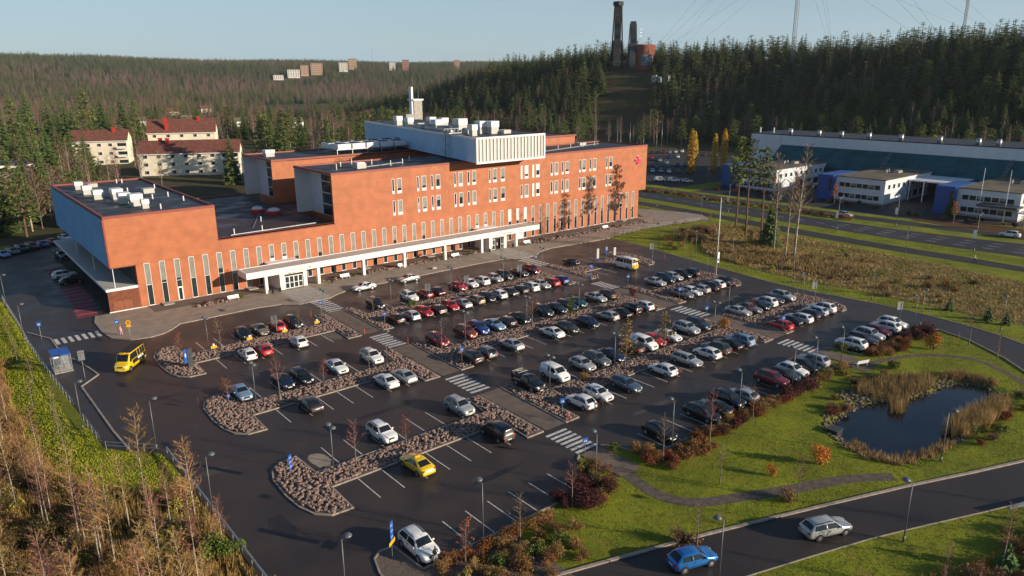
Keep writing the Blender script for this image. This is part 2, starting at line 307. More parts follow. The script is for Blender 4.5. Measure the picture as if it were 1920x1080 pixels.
THICK = [(-40,20),(16.0,20),(16.0,69),(13.0,71.5),(7.6,77),(6.0,84),(5.2,96),(5.0,106),(5.4,118),(5.2,132),(5.0,150),(8.0,175),(8.0,215),(-40,215)]
def zone(x, y):
    if x < 17 and 20 < y < 215: return 1 if inside(x, y, THICK) else 0
    if x-interp(y, FOOT) > -25 or y > 225 or x > 330 or (x < 60 and y > 195): return 1
    return 0
for j in range(len(YS)-1):
    for i in range(nx-1):
        mb.f.append((j*nx+i, j*nx+i+1, (j+1)*nx+i+1, (j+1)*nx+i)); mb.m.append(zone((XS[i]+XS[i+1])/2, (YS[j]+YS[j+1])/2))
mb.build('terrain', ('grass_ground', 'forest_floor'), smooth=True, kind='structure', label='grassy ground and forest floor rising to wooded hills')
def flat_mesh(name, pts, z):
    V = [Vector((x, y, 0)) for x, y in pts]; tris = tessellate_polygon([V]); F = []
    for a, b, c in tris:
        n = (V[b]-V[a]).cross(V[c]-V[a]).z
        if abs(n) > 1e-9: F.append((a, b, c) if n > 0 else (a, c, b))
    mm = bpy.data.meshes.new(name); mm.from_pydata([(x, y, z) for x, y in pts], [], F); mm.update(); return mm
def sheet(name, pts, z, m, label, kind='structure'):
    mm = flat_mesh(name, pts, z); mm.materials.append(MATS[m])
    o = bpy.data.objects.new(name, mm); COL.objects.link(o); return tag(o, label, kind=kind)
RING_OUT = [(120.5,24.0),(125.2,30.9),(127.0,34.8),(128.2,39.5),(129.1,45.9),(129.3,52.4),(128.7,58.6),(127.6,66.9),(127.8,75.4),(129.3,85.9),(131.1,98.1),(133.0,110.0),(134.0,117.5),(134.2,122.6)]
SIDE_KERB = [(134.2,124.4),(114.8,125.6),(110.8,124.6),(107.5,122.4),(103.0,122.2),(100.0,124.4),(91.0,124.9),(76.0,124.6),(61.5,124.6),(58.5,123.4),(56.2,121.9),(50.4,121.9),(47.8,124.0),(43.6,124.8),(30.4,124.5),(28.8,122.6),(27.0,121.1),(25.0,120.6),(22.2,121.3),(20.2,124.0),(19.7,128.0),(19.8,134.6),(20.6,138.2)]
ASPHALT = [(16.2,18.0),(24.2,18.0),(23.6,42.0),(24.0,46.6),(24.6,48.5),(25.4,49.1),(26.7,49.0),(27.0,44.8),(47.2,44.8),(48.6,46.6),(49.4,49.4),(50.3,50.1),(53.6,50.1),(54.6,49.0),(56.2,45.0),(95.2,44.8),(96.4,49.4),(97.6,49.8),(100.7,49.8),(101.6,48.9),(102.4,44.8),(119.0,44.6),(121.2,44.2),(122.6,42.0),(120.9,36.9),(116.6,30.8),(113.1,27.3),(110.0,24.0)]+RING_OUT+[(134.0,123.6)]+SIDE_KERB[1:]+[(22.7,138.5),(22.7,196.0),(30.0,214.0),(24.0,219.0),(9.0,205.0),(8.8,170.0),(9.3,150.0),(9.9,136.8),(9.8,128.8),(10.3,112.4),(11.0,96.0),(11.4,85.3),(13.2,82.6),(15.8,79.8),(16.2,76.0),(16.2,60.0)]
sheet('parking_asphalt', ASPHALT, 0.0, 'asphalt', 'dark brown asphalt of the large hospital car park')
PAVE = [(20.6,138.25)]+[p for p in SIDE_KERB[::-1][1:]]+[(138.8,125.4),(151.0,126.0),(170.6,123.6),(173.6,121.8),(178.2,128.6),(178.0,134.6),(172.8,147.8),(172.0,163.0),(163.8,163.0),(163.8,138.5)]
sheet('front_pavement', PAVE, 0.11, 'paving', 'pale block pavement along the hospital front')
mb = MB(); ribbon(mb, SIDE_KERB, -0.06, 0.14, -0.04, 0.135, False); mb.build('pavement_kerb', 'kerbstone', kind='structure', label='pale granite kerb edging the hospital pavement')
def kerb(name, P, label, closed=False, w=0.16, h=0.12): m = MB(); ribbon(m, P, -w/2, w/2, -0.04, h, closed); return m.build(name, 'kerbstone', kind='structure', label=label)
kerb('ring_road_kerb', RING_OUT, 'dark edge kerb between ring road and green verge', h=0.06)
kerb('ring_inner_kerb', [(110.0,24.0),(113.1,27.3),(116.6,30.8),(120.9,36.9),(122.6,42.0)], 'pale kerb between pond lawn and ring road')
kerb('footway_kerb', [(13.3,83.2),(13.0,88.6),(12.7,105.8),(15.3,108.9),(14.9,112.0),(14.1,117.0),(12.8,120.0),(12.8,123.0),(12.7,130.1),(10.2,136.2)], 'pale kerb of the footway and bus bay on the left', w=0.22)
kerb('hedge_kerb', [(27.0,44.75),(47.2,44.75),(48.6,46.6),(49.4,49.4),(50.3,50.05)], 'low kerb below the hedge of the left section'); kerb('hedge_kerb', [(53.6,50.05),(54.6,49.0),(56.2,44.95),(95.2,44.75),(96.4,49.4),(97.6,49.75)], 'low kerb below the hedge of the middle section'); kerb('hedge_kerb', [(100.7,49.75),(101.6,48.9),(102.4,44.75),(119.0,44.55),(122.6,42.0)], 'low kerb below the hedge of the right section')
kerb('sign_bed_kerb', [(23.6,42.0),(24.0,46.6),(24.6,48.5),(25.4,49.1),(26.7,49.0),(27.0,44.8)], 'kerb round the gravel bed with blue signs at bottom')
sheet('sign_bed', [(23.7,30.0),(36.0,30.0),(36.0,44.5),(27.1,44.5),(26.6,48.9),(25.4,49.0),(24.7,48.4),(24.1,46.6)], 0.03, 'gravel_soil', 'gravel bed at the car park corner')
# bottom road, footpath, main road and strips to the right
ROAD_UP = [(30.0,38.6),(42.5,34.7),(48.7,32.7),(55.5,30.3),(62.4,27.8),(71.0,24.6),(78.4,21.6),(85.2,19.0),(100.0,13.0),(118.0,6.0)]
ROAD_LO = [(30.0,32.2),(47.0,27.0),(54.0,24.8),(59.5,23.0),(64.9,20.9),(71.8,18.1),(76.5,16.3),(90.0,11.0),(112.0,2.0)]
sheet('access_road', ROAD_LO+ROAD_UP[::-1], -0.005, 'asphalt_road', 'dark asphalt road crossing the bottom right corner')
kerb('access_road_kerb', ROAD_UP, 'pale kerb along the pond lawn side of the access road', w=0.3); kerb('access_road_edge', ROAD_LO, 'thin dark edge on the near side of the access road', w=0.1, h=0.02)
def strip(name, A, B, z, m, label): return sheet(name, A+B[::-1], z, m, label)
PATH_N = [(178.2,160.0),(178.3,128.9),(177.3,120.1),(175.4,108.5),(174.3,97.0),(173.9,82.0),(173.6,68.8),(174.0,60.0),(174.2,45.3),(174.0,0.0),(173.0,-60.0)]
PATH_F = [(184.0,160.0),(183.6,140.0),(182.9,126.5),(182.0,113.4),(180.6,100.2),(179.6,84.3),(179.2,69.7),(179.4,59.4),(178.9,46.9),(178.6,0.0),(177.6,-60.0)]
RD_N = [(193.0,330.0),(191.5,200.0),(190.6,164.0),(189.6,146.2),(188.4,130.1),(187.5,116.0),(187.3,103.3),(187.3,88.4),(187.2,75.8),(187.6,64.9),(188.3,57.4),(189.0,50.0),(190.0,0.0),(191.0,-60.0)]
RD_F = [(205.0,330.0),(203.0,200.0),(201.8,172.5),(201.0,155.0),(200.2,138.0),(199.8,125.4),(199.2,109.2),(199.0,93.6),(199.6,81.2),(201.2,70.3),(202.4,62.3),(204.0,54.7),(206.0,0.0),(208.0,-60.0)]
strip('footpath', PATH_N, PATH_F, -0.012, 'asphalt_path', 'dark footpath between the field and the main road')
strip('main_road', RD_N, RD_F, -0.016, 'asphalt_road', 'wide main road passing the white and blue offices')
DR_N = [(206.5,230.0),(206.0,180.0),(206.0,130.0),(205.6,100.0),(207.5,80.0),(209.0,62.0),(210.0,0.0),(211.0,-60.0)]; DR_F = [(212.0,230.0),(212.0,180.0),(212.0,130.0),(212.0,100.0),(213.5,80.0),(214.0,62.0),(215.0,0.0),(216.0,-60.0)]
strip('service_drive', DR_N, DR_F, -0.02, 'asphalt_path', 'narrow service drive in front of the office pavilions')
FIELD = [(135.4,33.0),(135.0,40.0),(134.9,49.0),(135.2,58.0),(134.0,70.0),(134.2,80.0),(136.5,92.0),(139.5,100.0),(147.0,106.0),(158.0,118.0),(171.0,118.0),(173.2,108.0),(171.5,97.0),(170.5,82.0),(168.5,68.0),(167.0,57.0),(165.0,42.0),(165.0,0.0),(150.0,0.0)]
sheet('field', FIELD, -0.03, 'field_ground', 'rough autumn field of brown and yellow grass')
sheet('leaf_strip', [(214.6,-20.0),(214.4,62.0),(214.2,76.0),(216.5,86.0),(222.0,86.0),(224.5,70.0),(224.5,-20.0)], -0.025, 'leaf_litter', 'strip of orange fallen leaves under the office trees')
sheet('office_forecourt', [(216.0,160.0),(217.0,88.0),(228.0,62.0),(228.0,-30.0),(300.0,-30.0),(300.0,160.0)], -0.035, 'asphalt_path', 'dark forecourt between the office pavilions')
sheet('far_car_park', [(216.0,170.0),(262.0,168.0),(300.0,196.0),(345.0,236.0),(325.0,268.0),(296.0,262.0),(262.0,236.0),(222.0,196.0)], -0.02, 'asphalt_path', 'shaded car park beyond the main road with many cars')
sheet('hill_foot_lot', [(215.0,300.0),(300.0,300.0),(312.0,345.0),(282.0,392.0),(215.0,350.0)], 0.02+H(250,340), 'asphalt_path', 'shaded lot at the foot of the wooded hill behind the hospital')
# worn paths across the pond lawn
P1 = bezpts([(51.5,44.5),(50.8,41.2),(51.0,38.6),(52.6,36.3),(56.5,34.2),(61.6,31.8),(66.6,29.7),(69.5,28.0),(71.6,26.4)], 4); mb = MB()
A = offset(P1, 0.75, False); B = offset(P1, -0.75, False); sheet('worn_path', B+A[::-1], -0.033, 'dirt', 'muddy trodden path curving over the pond lawn')
P2 = bezpts([(98.4,44.6),(99.6,42.2),(103.0,41.6),(108.0,39.6),(111.3,36.8),(112.9,33.1),(111.0,29.0),(107.9,25.4),(104.0,22.8)], 4); A = offset(P2, 0.5, False); B = offset(P2, -0.5, False); sheet('worn_path', B+A[::-1], -0.033, 'dirt', 'thin gravel path round the right end of the pond')
sheet('bench_pad', [(96.6,44.2),(100.5,43.8),(101.0,42.4),(98.6,41.0),(96.4,41.3)], -0.028, 'dirt', 'small gravel pad under the white bench')
w = MB(); PW = offset(bezpts(POND, 3, True), 0.5); sheet('pond_water', PW, -0.42, 'water', 'dark still water of the pond')
# ------------------------------------------------------------------ islands, walkways, markings
ROWS = {1: (99.5, 104.4, 109.0, 114.0), 2: (77.6, 82.3, 86.4, 91.3), 3: (56.5, 61.2, 65.0, 69.5)}
def island_outline(row, col):
    yb, yl, yu, yt = ROWS[row]; mid = (yb+yt)/2
    if col == 1: return [(26.9,yb),(27.0,yl),(48.8,yl),(48.5,yb),(51.0,yb),(51.3,yt-0.2),(49.5,yt),(48.8,yu),(27.0,yu),(26.8,yt),(24.8,yt-0.2),(23.6,yt-1.2),(22.9,yt-3.2),(22.7,mid-0.5),(22.9,yb+3.4),(23.5,yb+1.4),(24.7,yb+0.15)]
    if col == 2: return [(54.5,yb),(56.7,yb),(57.0,yl),(95.8,yl),(96.2,yb),(98.6,yb),(98.9,yt),(96.0,yt),(95.6,yu),(57.0,yu),(56.6,yt),(54.9,yt)]
    return [(102.3,yb),(104.5,yb),(105.0,yl),(119.8,yl),(120.0,yb),(121.6,yb),(123.4,yb+1.2),(124.3,yb+3.2),(124.6,mid+0.5),(124.4,yt-2.6),(123.4,yt-0.7),(121.8,yt),(120.2,yt),(120.0,yu),(105.0,yu),(104.8,yt),(102.6,yt)]
ROCKS = []
for s in range(6):
    bm = bmesh.new(); bmesh.ops.create_icosphere(bm, subdivisions=1, radius=1.0); rr = random.Random(s)
    for v in bm.verts: v.co *= rr.uniform(0.62, 1.12); v.co.z *= 0.72
    ROCKS.append(([tuple(v.co) for v in bm.verts], [tuple(v.index for v in f.verts) for f in bm.faces])); bm.free()
def rocks_in(mb, P, dens, r0, r1, z, rr, keep=None):
    xs = [p[0] for p in P]; ys = [p[1] for p in P]; n = int((max(xs)-min(xs))*(max(ys)-min(ys))*dens)
    for _ in range(n):
        x = rr.uniform(min(xs), max(xs)); y = rr.uniform(min(ys), max(ys))
        if not inside(x, y, P) or (keep and not keep(x, y)): continue
        r = rr.uniform(r0, r1); a = rr.uniform(0, 6.28); c, s_ = math.cos(a)*r, math.sin(a)*r; sx = rr.uniform(0.7, 1.3); vs, fs = ROCKS[rr.randrange(6)]
        zz = (z(x, y) if callable(z) else z)+r*0.25+rr.uniform(0, 0.12)
        mb.add([(x+(p[0]*c*sx-p[1]*s_), y+(p[0]*s_*sx+p[1]*c), zz+p[2]*r) for p in vs], fs)
SECT = {1: 'left', 2: 'middle', 3: 'right'}; BED = {1: 'first', 2: 'second', 3: 'third'}
ISL = {}
for row in (1,2,3):
    for col in (1,2,3):
        P = island_outline(row, col); ISL[row,col] = P
        t = thing('stone_bed', f'kerbed bed of pinkish boulders, {BED[row]} row from hospital, {SECT[col]} section', 'planting bed', (P[0][0], P[0][1], 0), 0, 'boulder beds between the parking rows')
        m = MB(); ribbon(m, P, 0.0, 0.18, -0.04, 0.13); m.build('kerb', 'kerbstone', t)
        In = offset(P, 0.17); me = flat_mesh('soil', [(x-P[0][0], y-P[0][1]) for x, y in In], 0.085); me.materials.append(MATS['gravel_soil']); inst('soil', me, t)
        m = MB(); rr = random.Random(row*10+col); In2 = offset(P, 0.34); rocks_in(m, In2, 15.0, 0.11, 0.25, 0.08, rr)
        m.build('boulders', 'granite', t, kind='stuff')
def decal(name, rect, z, m, parent=None):
    b = MB(); b.poly(rect, z); return b.build(name, m, parent)
for row in (1,2,3):
    yb, yl, yu, yt = ROWS[row]
    sheet('walkway', [(51.4,yb),(54.4,yb),(54.8,yt),(51.5,yt)], 0.03, 'walkway', f'brown paved walkway between left and middle sections, {BED[row]} bed row'); sheet('walkway', [(98.95,yb),(102.2,yb),(102.5,yt),(99.1,yt)], 0.03, 'walkway', f'brown paved walkway between middle and right sections, {BED[row]} bed row')
sheet('walkway', [(50.4,44.0),(53.4,44.0),(53.5,50.0),(50.4,50.0)], 0.03, 'walkway', 'brown paved ramp at the end of the left crossing'); sheet('walkway', [(97.7,44.2),(100.6,44.2),(100.6,49.7),(97.7,49.7)], 0.03, 'walkway', 'brown paved ramp at the end of the right crossing')
for i, (x0, y0) in enumerate(((50.7,122.0),(101.2,122.3))):
    t = MB()
    for k in range(7): t.box(x0, x0+6.2, y0+0.1+k*1.42, y0+0.1+k*1.42+1.15, 0.1, 0.128)
    o = t.build('entrance_paving', 'concrete', kind='structure', label='pale banded paving before the '+('left' if i == 0 else 'right')+' entrance')
CROSS = [(52.3,55.5,113.6,121.7,'between the left entrance and the first beds'),(51.4,54.5,91.8,98.5,'left walkway between first and second beds'),(51.0,54.0,70.3,76.9,'left walkway between second and third beds'),(50.4,53.5,50.3,55.9,'left walkway below the third beds'),(101.6,105.0,113.4,121.9,'between the right entrance and the first beds'),(100.0,102.8,92.0,97.6,'right walkway between first and second beds'),(98.6,101.8,70.3,76.9,'right walkway between second and third beds'),(97.5,100.5,49.8,55.5,'right walkway below the third beds')]
for x0, x1, y0, y1, d in CROSS:
    t = thing('pedestrian_crossing', 'white striped crossing, '+d, 'crossing', (x0, y0, 0), 0, 'striped crossings in the car park'); n = 7; p = (y1-y0)/n
    for k in range(n):
        s = decal('stripe', [(x0, y0+k*p+0.12*p), (x1, y0+k*p+0.12*p), (x1, y0+k*p+0.66*p), (x0, y0+k*p+0.66*p)], 0.005, 'marking', t)
t = thing('pedestrian_crossing', 'white striped crossing over the road left of the hospital', 'crossing', (12.9, 126.5, 0), 0, 'striped crossings in the car park')
for k in range(7): decal('stripe', [(13.0+k*0.96,126.5),(13.5+k*0.96,126.5),(13.45+k*0.96,129.6),(12.95+k*0.96,129.6)], 0.005, 'marking', t)
lines = thing('parking_markings', 'white stall lines painted on the car park asphalt', 'markings'); lines['kind'] = 'structure'
def stall_lines(xs, y0, y1):
    for x in xs: decal('stall_line', [(x-0.055,y0),(x+0.055,y0),(x+0.055,y1),(x-0.055,y1)], 0.005, 'marking', lines)
for row in (1,2,3):
    yb, yl, yu, yt = ROWS[row]
    for xs in ([29.75+2.73*k for k in range(7)], [59.7+2.69*k for k in range(14)], [107.6+2.66*k for k in range(5)]):
        stall_lines(xs, yl-4.65, yl-0.1); stall_lines(xs, yu+0.1, yu+4.65)
for xs in ([29.5+2.6*k for k in range(7)], [58.9+2.6*k for k in range(14)], [105.8+2.6*k for k in range(5)]): stall_lines(xs, 44.9, 49.4)
stall_lines([111.0,113.6],104.9,109); lines2 = thing('road_markings', 'white lane dashes on the main road', 'markings'); lines2['kind'] = 'structure'
for k in range(34):
    y = 195-k*6.0; xn = interp(-y, [(-p[1], p[0]) for p in RD_N]); xf = interp(-y, [(-p[1], p[0]) for p in RD_F])
    fr = (0.5,) if y > 95 else (0.27,0.5,0.73)
    for q in fr:
        x = xn+(xf-xn)*q; decal('lane_dash', [(x-0.09,y),(x+0.09,y),(x+0.09,y+2.4),(x-0.09,y+2.4)], -0.009, 'marking', lines2)
for i, (y0, y1) in enumerate(((173.0,182.5),(148.0,163.5))): sheet('red_bay', [(18.9,y0),(22.3,y0),(22.3,y1),(18.9,y1)], 0.004, 'red_paving', ('rear' if i == 0 else 'front')+' dark red paved ambulance bay under the left canopy')
sheet('red_bay', [(17.9,139.0),(21.2,139.0),(21.6,148.0),(18.6,148.0)], 0.004, 'red_paving', 'bright red paving patch at the left corner of the hospital')
bl = thing('bay_markings', 'pale stripes across the ambulance bays left of the hospital', 'markings'); bl['kind'] = 'structure'
for k in range(14): decal('bay_line', [(18.2,141.0+k*2.9),(22.3,141.0+k*2.9),(22.3,141.12+k*2.9),(18.2,141.12+k*2.9)], 0.009, 'marking', bl)

# repair patches, drains and sand on the asphalt
rp = random.Random(8)
def blob(cx, cy, rx, ry, n=14): return [(cx+rx*rp.uniform(0.75,1.15)*math.cos(6.283*i/n), cy+ry*rp.uniform(0.75,1.15)*math.sin(6.283*i/n)) for i in range(n)]
sheet('sand_patch', blob(28.4,67.2,1.2,1.9), 0.004, 'paving', 'pale sandy patch in the end stall beside the third bed'); sheet('sand_patch', blob(47.2,102.2,1.3,2.0), 0.004, 'gravel_soil', 'grey worn patch in the end stall beside the first bed'); sheet('sand_patch', blob(77.6,58.6,0.9,1.2), 0.004, 'gravel_soil', 'small pale worn patch in an empty stall of the third bed')
mat('tar_patch', (0.022,0.018,0.016), 0.5, var=0.2, scale=2.0); mat('tar_grey', (0.075,0.062,0.054), 0.7, var=0.15, scale=2.0)
for i, (x, y, rx, ry, m_) in enumerate(((20.0,95.0,2.6,0.5,'tar_patch'),(19.0,72.0,1.6,0.7,'tar_grey'),(41.0,52.6,3.2,0.45,'tar_patch'),(36.0,95.2,4.0,0.5,'tar_grey'),(70.0,73.4,5.0,0.5,'tar_grey'),(84.0,94.6,6.0,0.45,'tar_patch'),(66.0,52.8,4.0,0.5,'tar_grey'),(33.0,118.0,5.0,0.6,'tar_grey'),(88.0,117.4,6.0,0.6,'tar_patch'),(20.5,58.0,1.0,2.4,'tar_patch'),(112.0,73.6,4.5,0.6,'tar_grey'),(40.0,73.2,5.0,0.5,'tar_patch'))): sheet('asphalt_patch', blob(x,y,rx,ry,18), 0.004, m_, f'{"dark" if m_ == "tar_patch" else "greyish"} worn patch on the car park asphalt, {nth(i)} of several')
for i, (x, y) in enumerate(((38.6,53.2),(44.0,74.0),(24.4,118.6),(31.0,96.0),(62.0,73.6),(79.0,95.0),(90.0,73.0),(75.0,53.2),(108.0,95.0),(20.8,84.0),(63.0,119.6),(95.0,119.4))): b = MB(); b.lathe([(0.32,0),(0.32,0.006)], (x,y,0.003), 14); o = b.build('drain_cover', 'steel_dark'); tag(o, f'dark round drain cover in the asphalt, {nth(i)} of twelve', 'drain cover', 'drain covers of the car park')
# ------------------------------------------------------------------ hospital
YF = 138.7
hosp = thing('hospital_building', 'terracotta panelled hospital with white canopy and overhanging white rooftop box', 'hospital', (22.9, YF, 0))
def hb(name, m, fn, parent=hosp, **k): b = MB(); fn(b); return b.build(name, m, parent, **k)
WZ = 7.95
WX = [29.3+2.529*k for k in range(52)]
openings = [(x, x+0.98, 0.12, WZ) for x in WX]
UP = [(80.35,0.6),(81.6,1.2),(86.7,0.55),(87.95,1.2),(90.4,0.6),(91.7,1.18),(96.7,0.6),(98.02,1.15),(100.5,0.65),(101.9,1.15),(106.85,0.58),(108.06,1.25),(110.5,1.3),(116.82,0.6),(118.1,1.25),(120.6,0.65),(121.84,1.25),(126.82,0.7),(128.2,1.25),(130.68,0.65),(132.0,1.28),(136.97,0.7),(138.2,1.28),(140.84,0.66),(142.15,1.3),(147.2,0.66),(148.45,1.3)]
for x, w in UP: openings += [(x, x+w, 15.08, 18.35), (x, x+w, 10.35, 13.65)]
def panels(x0, x1, z0, z1, band, y=YF, vmod=14.6):
    """cladding panels proud of the wall, cut round the openings"""
    n = max(1, round((z1-z0)/band)); zb = [z0+(z1-z0)*i/n for i in range(n+1)]
    for a, b in zip(zb, zb[1:]):
        ops = sorted([o for o in openings if o[2] < b-0.02 and o[3] > a+0.02 and o[1] > x0 and o[0] < x1]); xc = x0
        spans = []
        for o in ops:
            if o[0]-xc > 0.05: spans.append((xc, o[0], a, b))
            if o[3] < b-0.05: spans.append((o[0], o[1], o[3], b))
            if o[2] > a+0.05: spans.append((o[0], o[1], a, o[2]))
            xc = o[1]
        if x1-xc > 0.05: spans.append((xc, x1, a, b))
        for s in spans:
            k = max(1, round((s[1]-s[0])/vmod))
            for i in range(k):
                p = s[0]+(s[1]-s[0])*i/k; q = s[0]+(s[1]-s[0])*(i+1)/k
                hb('cladding_panel', 'terracotta', lambda b_, p=p, q=q, s=s: b_.box(p+(0.008 if i else 0), q-0.008, y-0.10, y, s[2]+0.006, s[3]-0.006))
panels(24.1, 42.65, WZ+0.02, 16.62, 1.45)
panels(42.65, 66.35, WZ+0.02, 10.35, 1.2); panels(28.0, 42.65, 0.15, WZ, 8.0); panels(42.65, 161.1, 0.15, WZ, 8.0)
panels(66.35, 164.1, WZ+0.02, 20.5, 1.57)
# solid wall masses behind the panels
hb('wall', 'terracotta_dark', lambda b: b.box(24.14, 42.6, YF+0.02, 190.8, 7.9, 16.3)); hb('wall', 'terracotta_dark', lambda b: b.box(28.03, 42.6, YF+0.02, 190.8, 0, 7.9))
hb('wall', 'terracotta', lambda b: b.box(42.6, 66.4, YF+0.02, 191.9, 0, 9.97)); hb('wall', 'terracotta', lambda b: b.box(70.2, 160.9, YF+0.02, 157.2, 0, 20.12)); hb('wall', 'terracotta', lambda b: b.box(160.901, 164.0, YF+0.02, 157.2, 7.95, 20.12))
hb('wall', 'terracotta', lambda b: b.box(66.4, 161.0, 157.21, 172.8, 0, 9.96)); hb('wall', 'terracotta', lambda b: b.box(71.2, 117.9, 172.81, 192.0, 0, 20.12))
hb('wall', 'terracotta', lambda b: b.box(120.0, 153.8, 157.6, 190.0, 0, 22.6))
hb('plinth', 'white_render', lambda b: b.box(27.9, 161.2, YF-0.13, YF+0.01, 0.0, 0.14))
# roofs and parapets
def roof(x0, x1, y0, y1, z, m='roof_felt', trim='trim_red', sides='fblr'):
    r = hb('roof', m, lambda b: b.box(x0+0.3, x1-0.3, y0+0.3, y1-0.3, z-0.3, z))
    for sd in sides:
        hb('parapet', trim, {'f': lambda b: b.box(x0-0.13, x1+0.03, y0-0.14, y0+0.3, z-0.12, z+0.34), 'b': lambda b: b.box(x0, x1, y1-0.3, y1+0.02, z-0.12, z+0.34), 'l': lambda b: b.box(x0-0.14, x0+0.3, y0+0.302, y1-0.302, z-0.12, z+0.34), 'r': lambda b: b.box(x1-0.3, x1+0.04, y0+0.302, y1-0.302, z-0.12, z+0.34)}[sd], r)
    return r
rL = roof(24.1, 42.65, YF, 191.0, 16.58); rM = roof(42.67, 66.4, YF, 192.2, 10.25, 'roof_red_felt', sides='fb'); rMain = roof(66.4, 164.1, YF, 157.4, 20.4); r2 = roof(67.5, 118.0, 172.6, 192.2, 20.4); rR = roof(119.8, 154.0, 157.4, 190.2, 22.85); rC = hb('roof', 'roof_red_felt', lambda b: b.box(66.45, 119.0, 157.45, 172.55, 9.95, 10.22))
hb('parapet', 'trim_red', lambda b: b.box(42.68, 66.3, YF-0.14, YF+0.25, 10.34, 10.62), rM)
# recessed white end walls with glazing
def endwall(y0, y1, x, z0, z1):
    w = hb('end_wall', 'white_cladding', lambda b: b.box(x+3.6, x+4.1, y0+12.4, y1-0.05, z0, z1))
    hb('fin', 'terracotta', lambda b: b.box(x-0.02, x+3.8, y0+0.02, y0+0.5, z0, z1)); hb('soffit', 'white_metal', lambda b: b.box(x+0.02, x+3.7, y0+0.51, y1-0.1, z1-0.02, z1+0.06)); hb('fin', 'white_metal', lambda b: b.box(x+0.02, x+3.59, y1-0.28, y1-0.02, z0, z1-0.03))
    for k in range(4):
        za = z0+(z1-z0)*k/4; g = hb('end_window', 'white_metal', lambda b: b.box(x+3.58, x+3.75, y0+0.6, y0+12.38, za+0.03, za+(z1-z0)/4-0.03))
        for q in range(5): ya = y0+0.75+q*2.33; hb('pane', 'window_glass', lambda b: b.box(x+3.52, x+3.579, ya, ya+2.2, za+0.16, za+(z1-z0)/4-0.12), g)
endwall(YF, 157.2, 66.4, 10.25, 20.2); endwall(172.7, 192.0, 67.5, 10.25, 20.2)
# tall ground windows
rw = random.Random(5)
SHORT = {9: 4.75, 10: 4.75, 29: 4.75, 30: 4.75}
DOORS = {2}
for k, x in enumerate(WX):
    zb = SHORT.get(k, 0.13); t = hb('tall_window', 'white_metal', lambda b: (b.box(x+0.0, x+0.07, YF-0.13, YF-0.005, zb, WZ), b.box(x+0.91, x+0.98, YF-0.13, YF-0.005, zb, WZ), b.box(x+0.07, x+0.91, YF-0.13, YF-0.005, WZ-0.09, WZ), b.box(x+0.07, x+0.91, YF-0.15, YF-0.005, zb, zb+(0.5 if k in SHORT else 0.12)), b.box(x+0.07, x+0.91, YF-0.11, YF-0.005, 3.9, 3.97)))
    zb2 = zb+(0.5 if k in SHORT else 0.12); zsp = max(zb2+0.4, 3.97+rw.choice((0.0,-0.6,0.4,0.9,0.0)))
    if k in (33,34,35,36) : zsp = 4.9
    hb('pane', 'window_glass', lambda b: b.box(x+0.07, x+0.91, YF-0.06, YF-0.002, zb2, zsp), t); hb('blind_pane', 'blind_bright' if k in (33,34,35) else 'blind', lambda b: b.box(x+0.07, x+0.91, YF-0.062, YF-0.003, zsp, WZ-0.09), t)
    if k in DOORS: hb('door_leaf', 'white_metal', lambda b: (b.box(x+0.08,x+0.2,YF-0.14,YF-0.07,0.3,2.7),b.box(x+0.78,x+0.9,YF-0.14,YF-0.07,0.3,2.7),b.box(x+0.2,x+0.78,YF-0.14,YF-0.07,2.45,2.7)), t)
for x, w in UP:
    for z0, z1 in ((15.08,18.35),(10.35,13.65)):
        t = hb('upper_window', 'white_metal', lambda b: (b.box(x, x+0.09, YF-0.14, YF-0.01, z0, z1), b.box(x+w-0.09, x+w, YF-0.14, YF-0.01, z0, z1), b.box(x+0.09, x+w-0.09, YF-0.14, YF-0.01, z1-0.1, z1), b.box(x+0.09, x+w-0.09, YF-0.12, YF-0.01, z0, z0+0.62)))
        br = 115 < x < 124 and z0 > 14 or (120 < x < 124)
        if w < 0.9: hb('pane', 'blind_bright' if br else 'window_glass', lambda b: b.box(x+0.09, x+w-0.09, YF-0.05, YF-0.002, z0+0.62, z1-0.1), t)
        else:
            sp = z0+0.62+(z1-z0-0.72)*rw.choice((0,0,0.2,0.45,0.6)); hb('blind_pane', 'blind_bright' if br else 'blind', lambda b: b.box(x+0.09, x+w-0.09, YF-0.052, YF-0.003, sp, z1-0.1), t)
            if sp > z0+0.7: hb('pane', 'window_glass', lambda b: b.box(x+0.09, x+w-0.09, YF-0.05, YF-0.002, z0+0.62, sp), t)
# left block: white finned side wall above a glazed band
hb('side_wall', 'sky_tint_cladding', lambda b: b.box(23.98, 24.13, YF+0.05, 190.9, 7.95, 16.3)); hb('side_fins', 'sky_tint_cladding', lambda b: [b.box(23.86, 23.979, YF+0.5+k*0.6, YF+0.56+k*0.6, 7.9, 16.3) for k in range(87)], kind='stuff')
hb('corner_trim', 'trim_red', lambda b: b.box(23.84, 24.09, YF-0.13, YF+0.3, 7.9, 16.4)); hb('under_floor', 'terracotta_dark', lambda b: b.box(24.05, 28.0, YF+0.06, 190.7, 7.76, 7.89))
for k in range(17): g = hb('glazed_bay', 'steel_dark', lambda b: (b.box(27.86, 28.02, YF+1.5+k*3.0, YF+1.6+k*3.0, 4.2, 7.75), b.box(27.86, 28.02, YF+1.6+k*3.0, YF+4.5+k*3.0, 5.9, 5.98))); hb('pane', 'window_glass', lambda b: b.box(27.93, 28.028, YF+1.6+k*3.0, YF+4.5+k*3.0, 4.3, 7.74), g)
cl = hb('side_canopy', 'white_metal', lambda b: b.box(22.8, 28.0, YF-0.02, 192.5, 3.78, 4.22)); hb('canopy_top', 'grey_panel', lambda b: b.box(23.0, 27.9, YF+0.3, 192.3, 4.2, 4.24), cl)
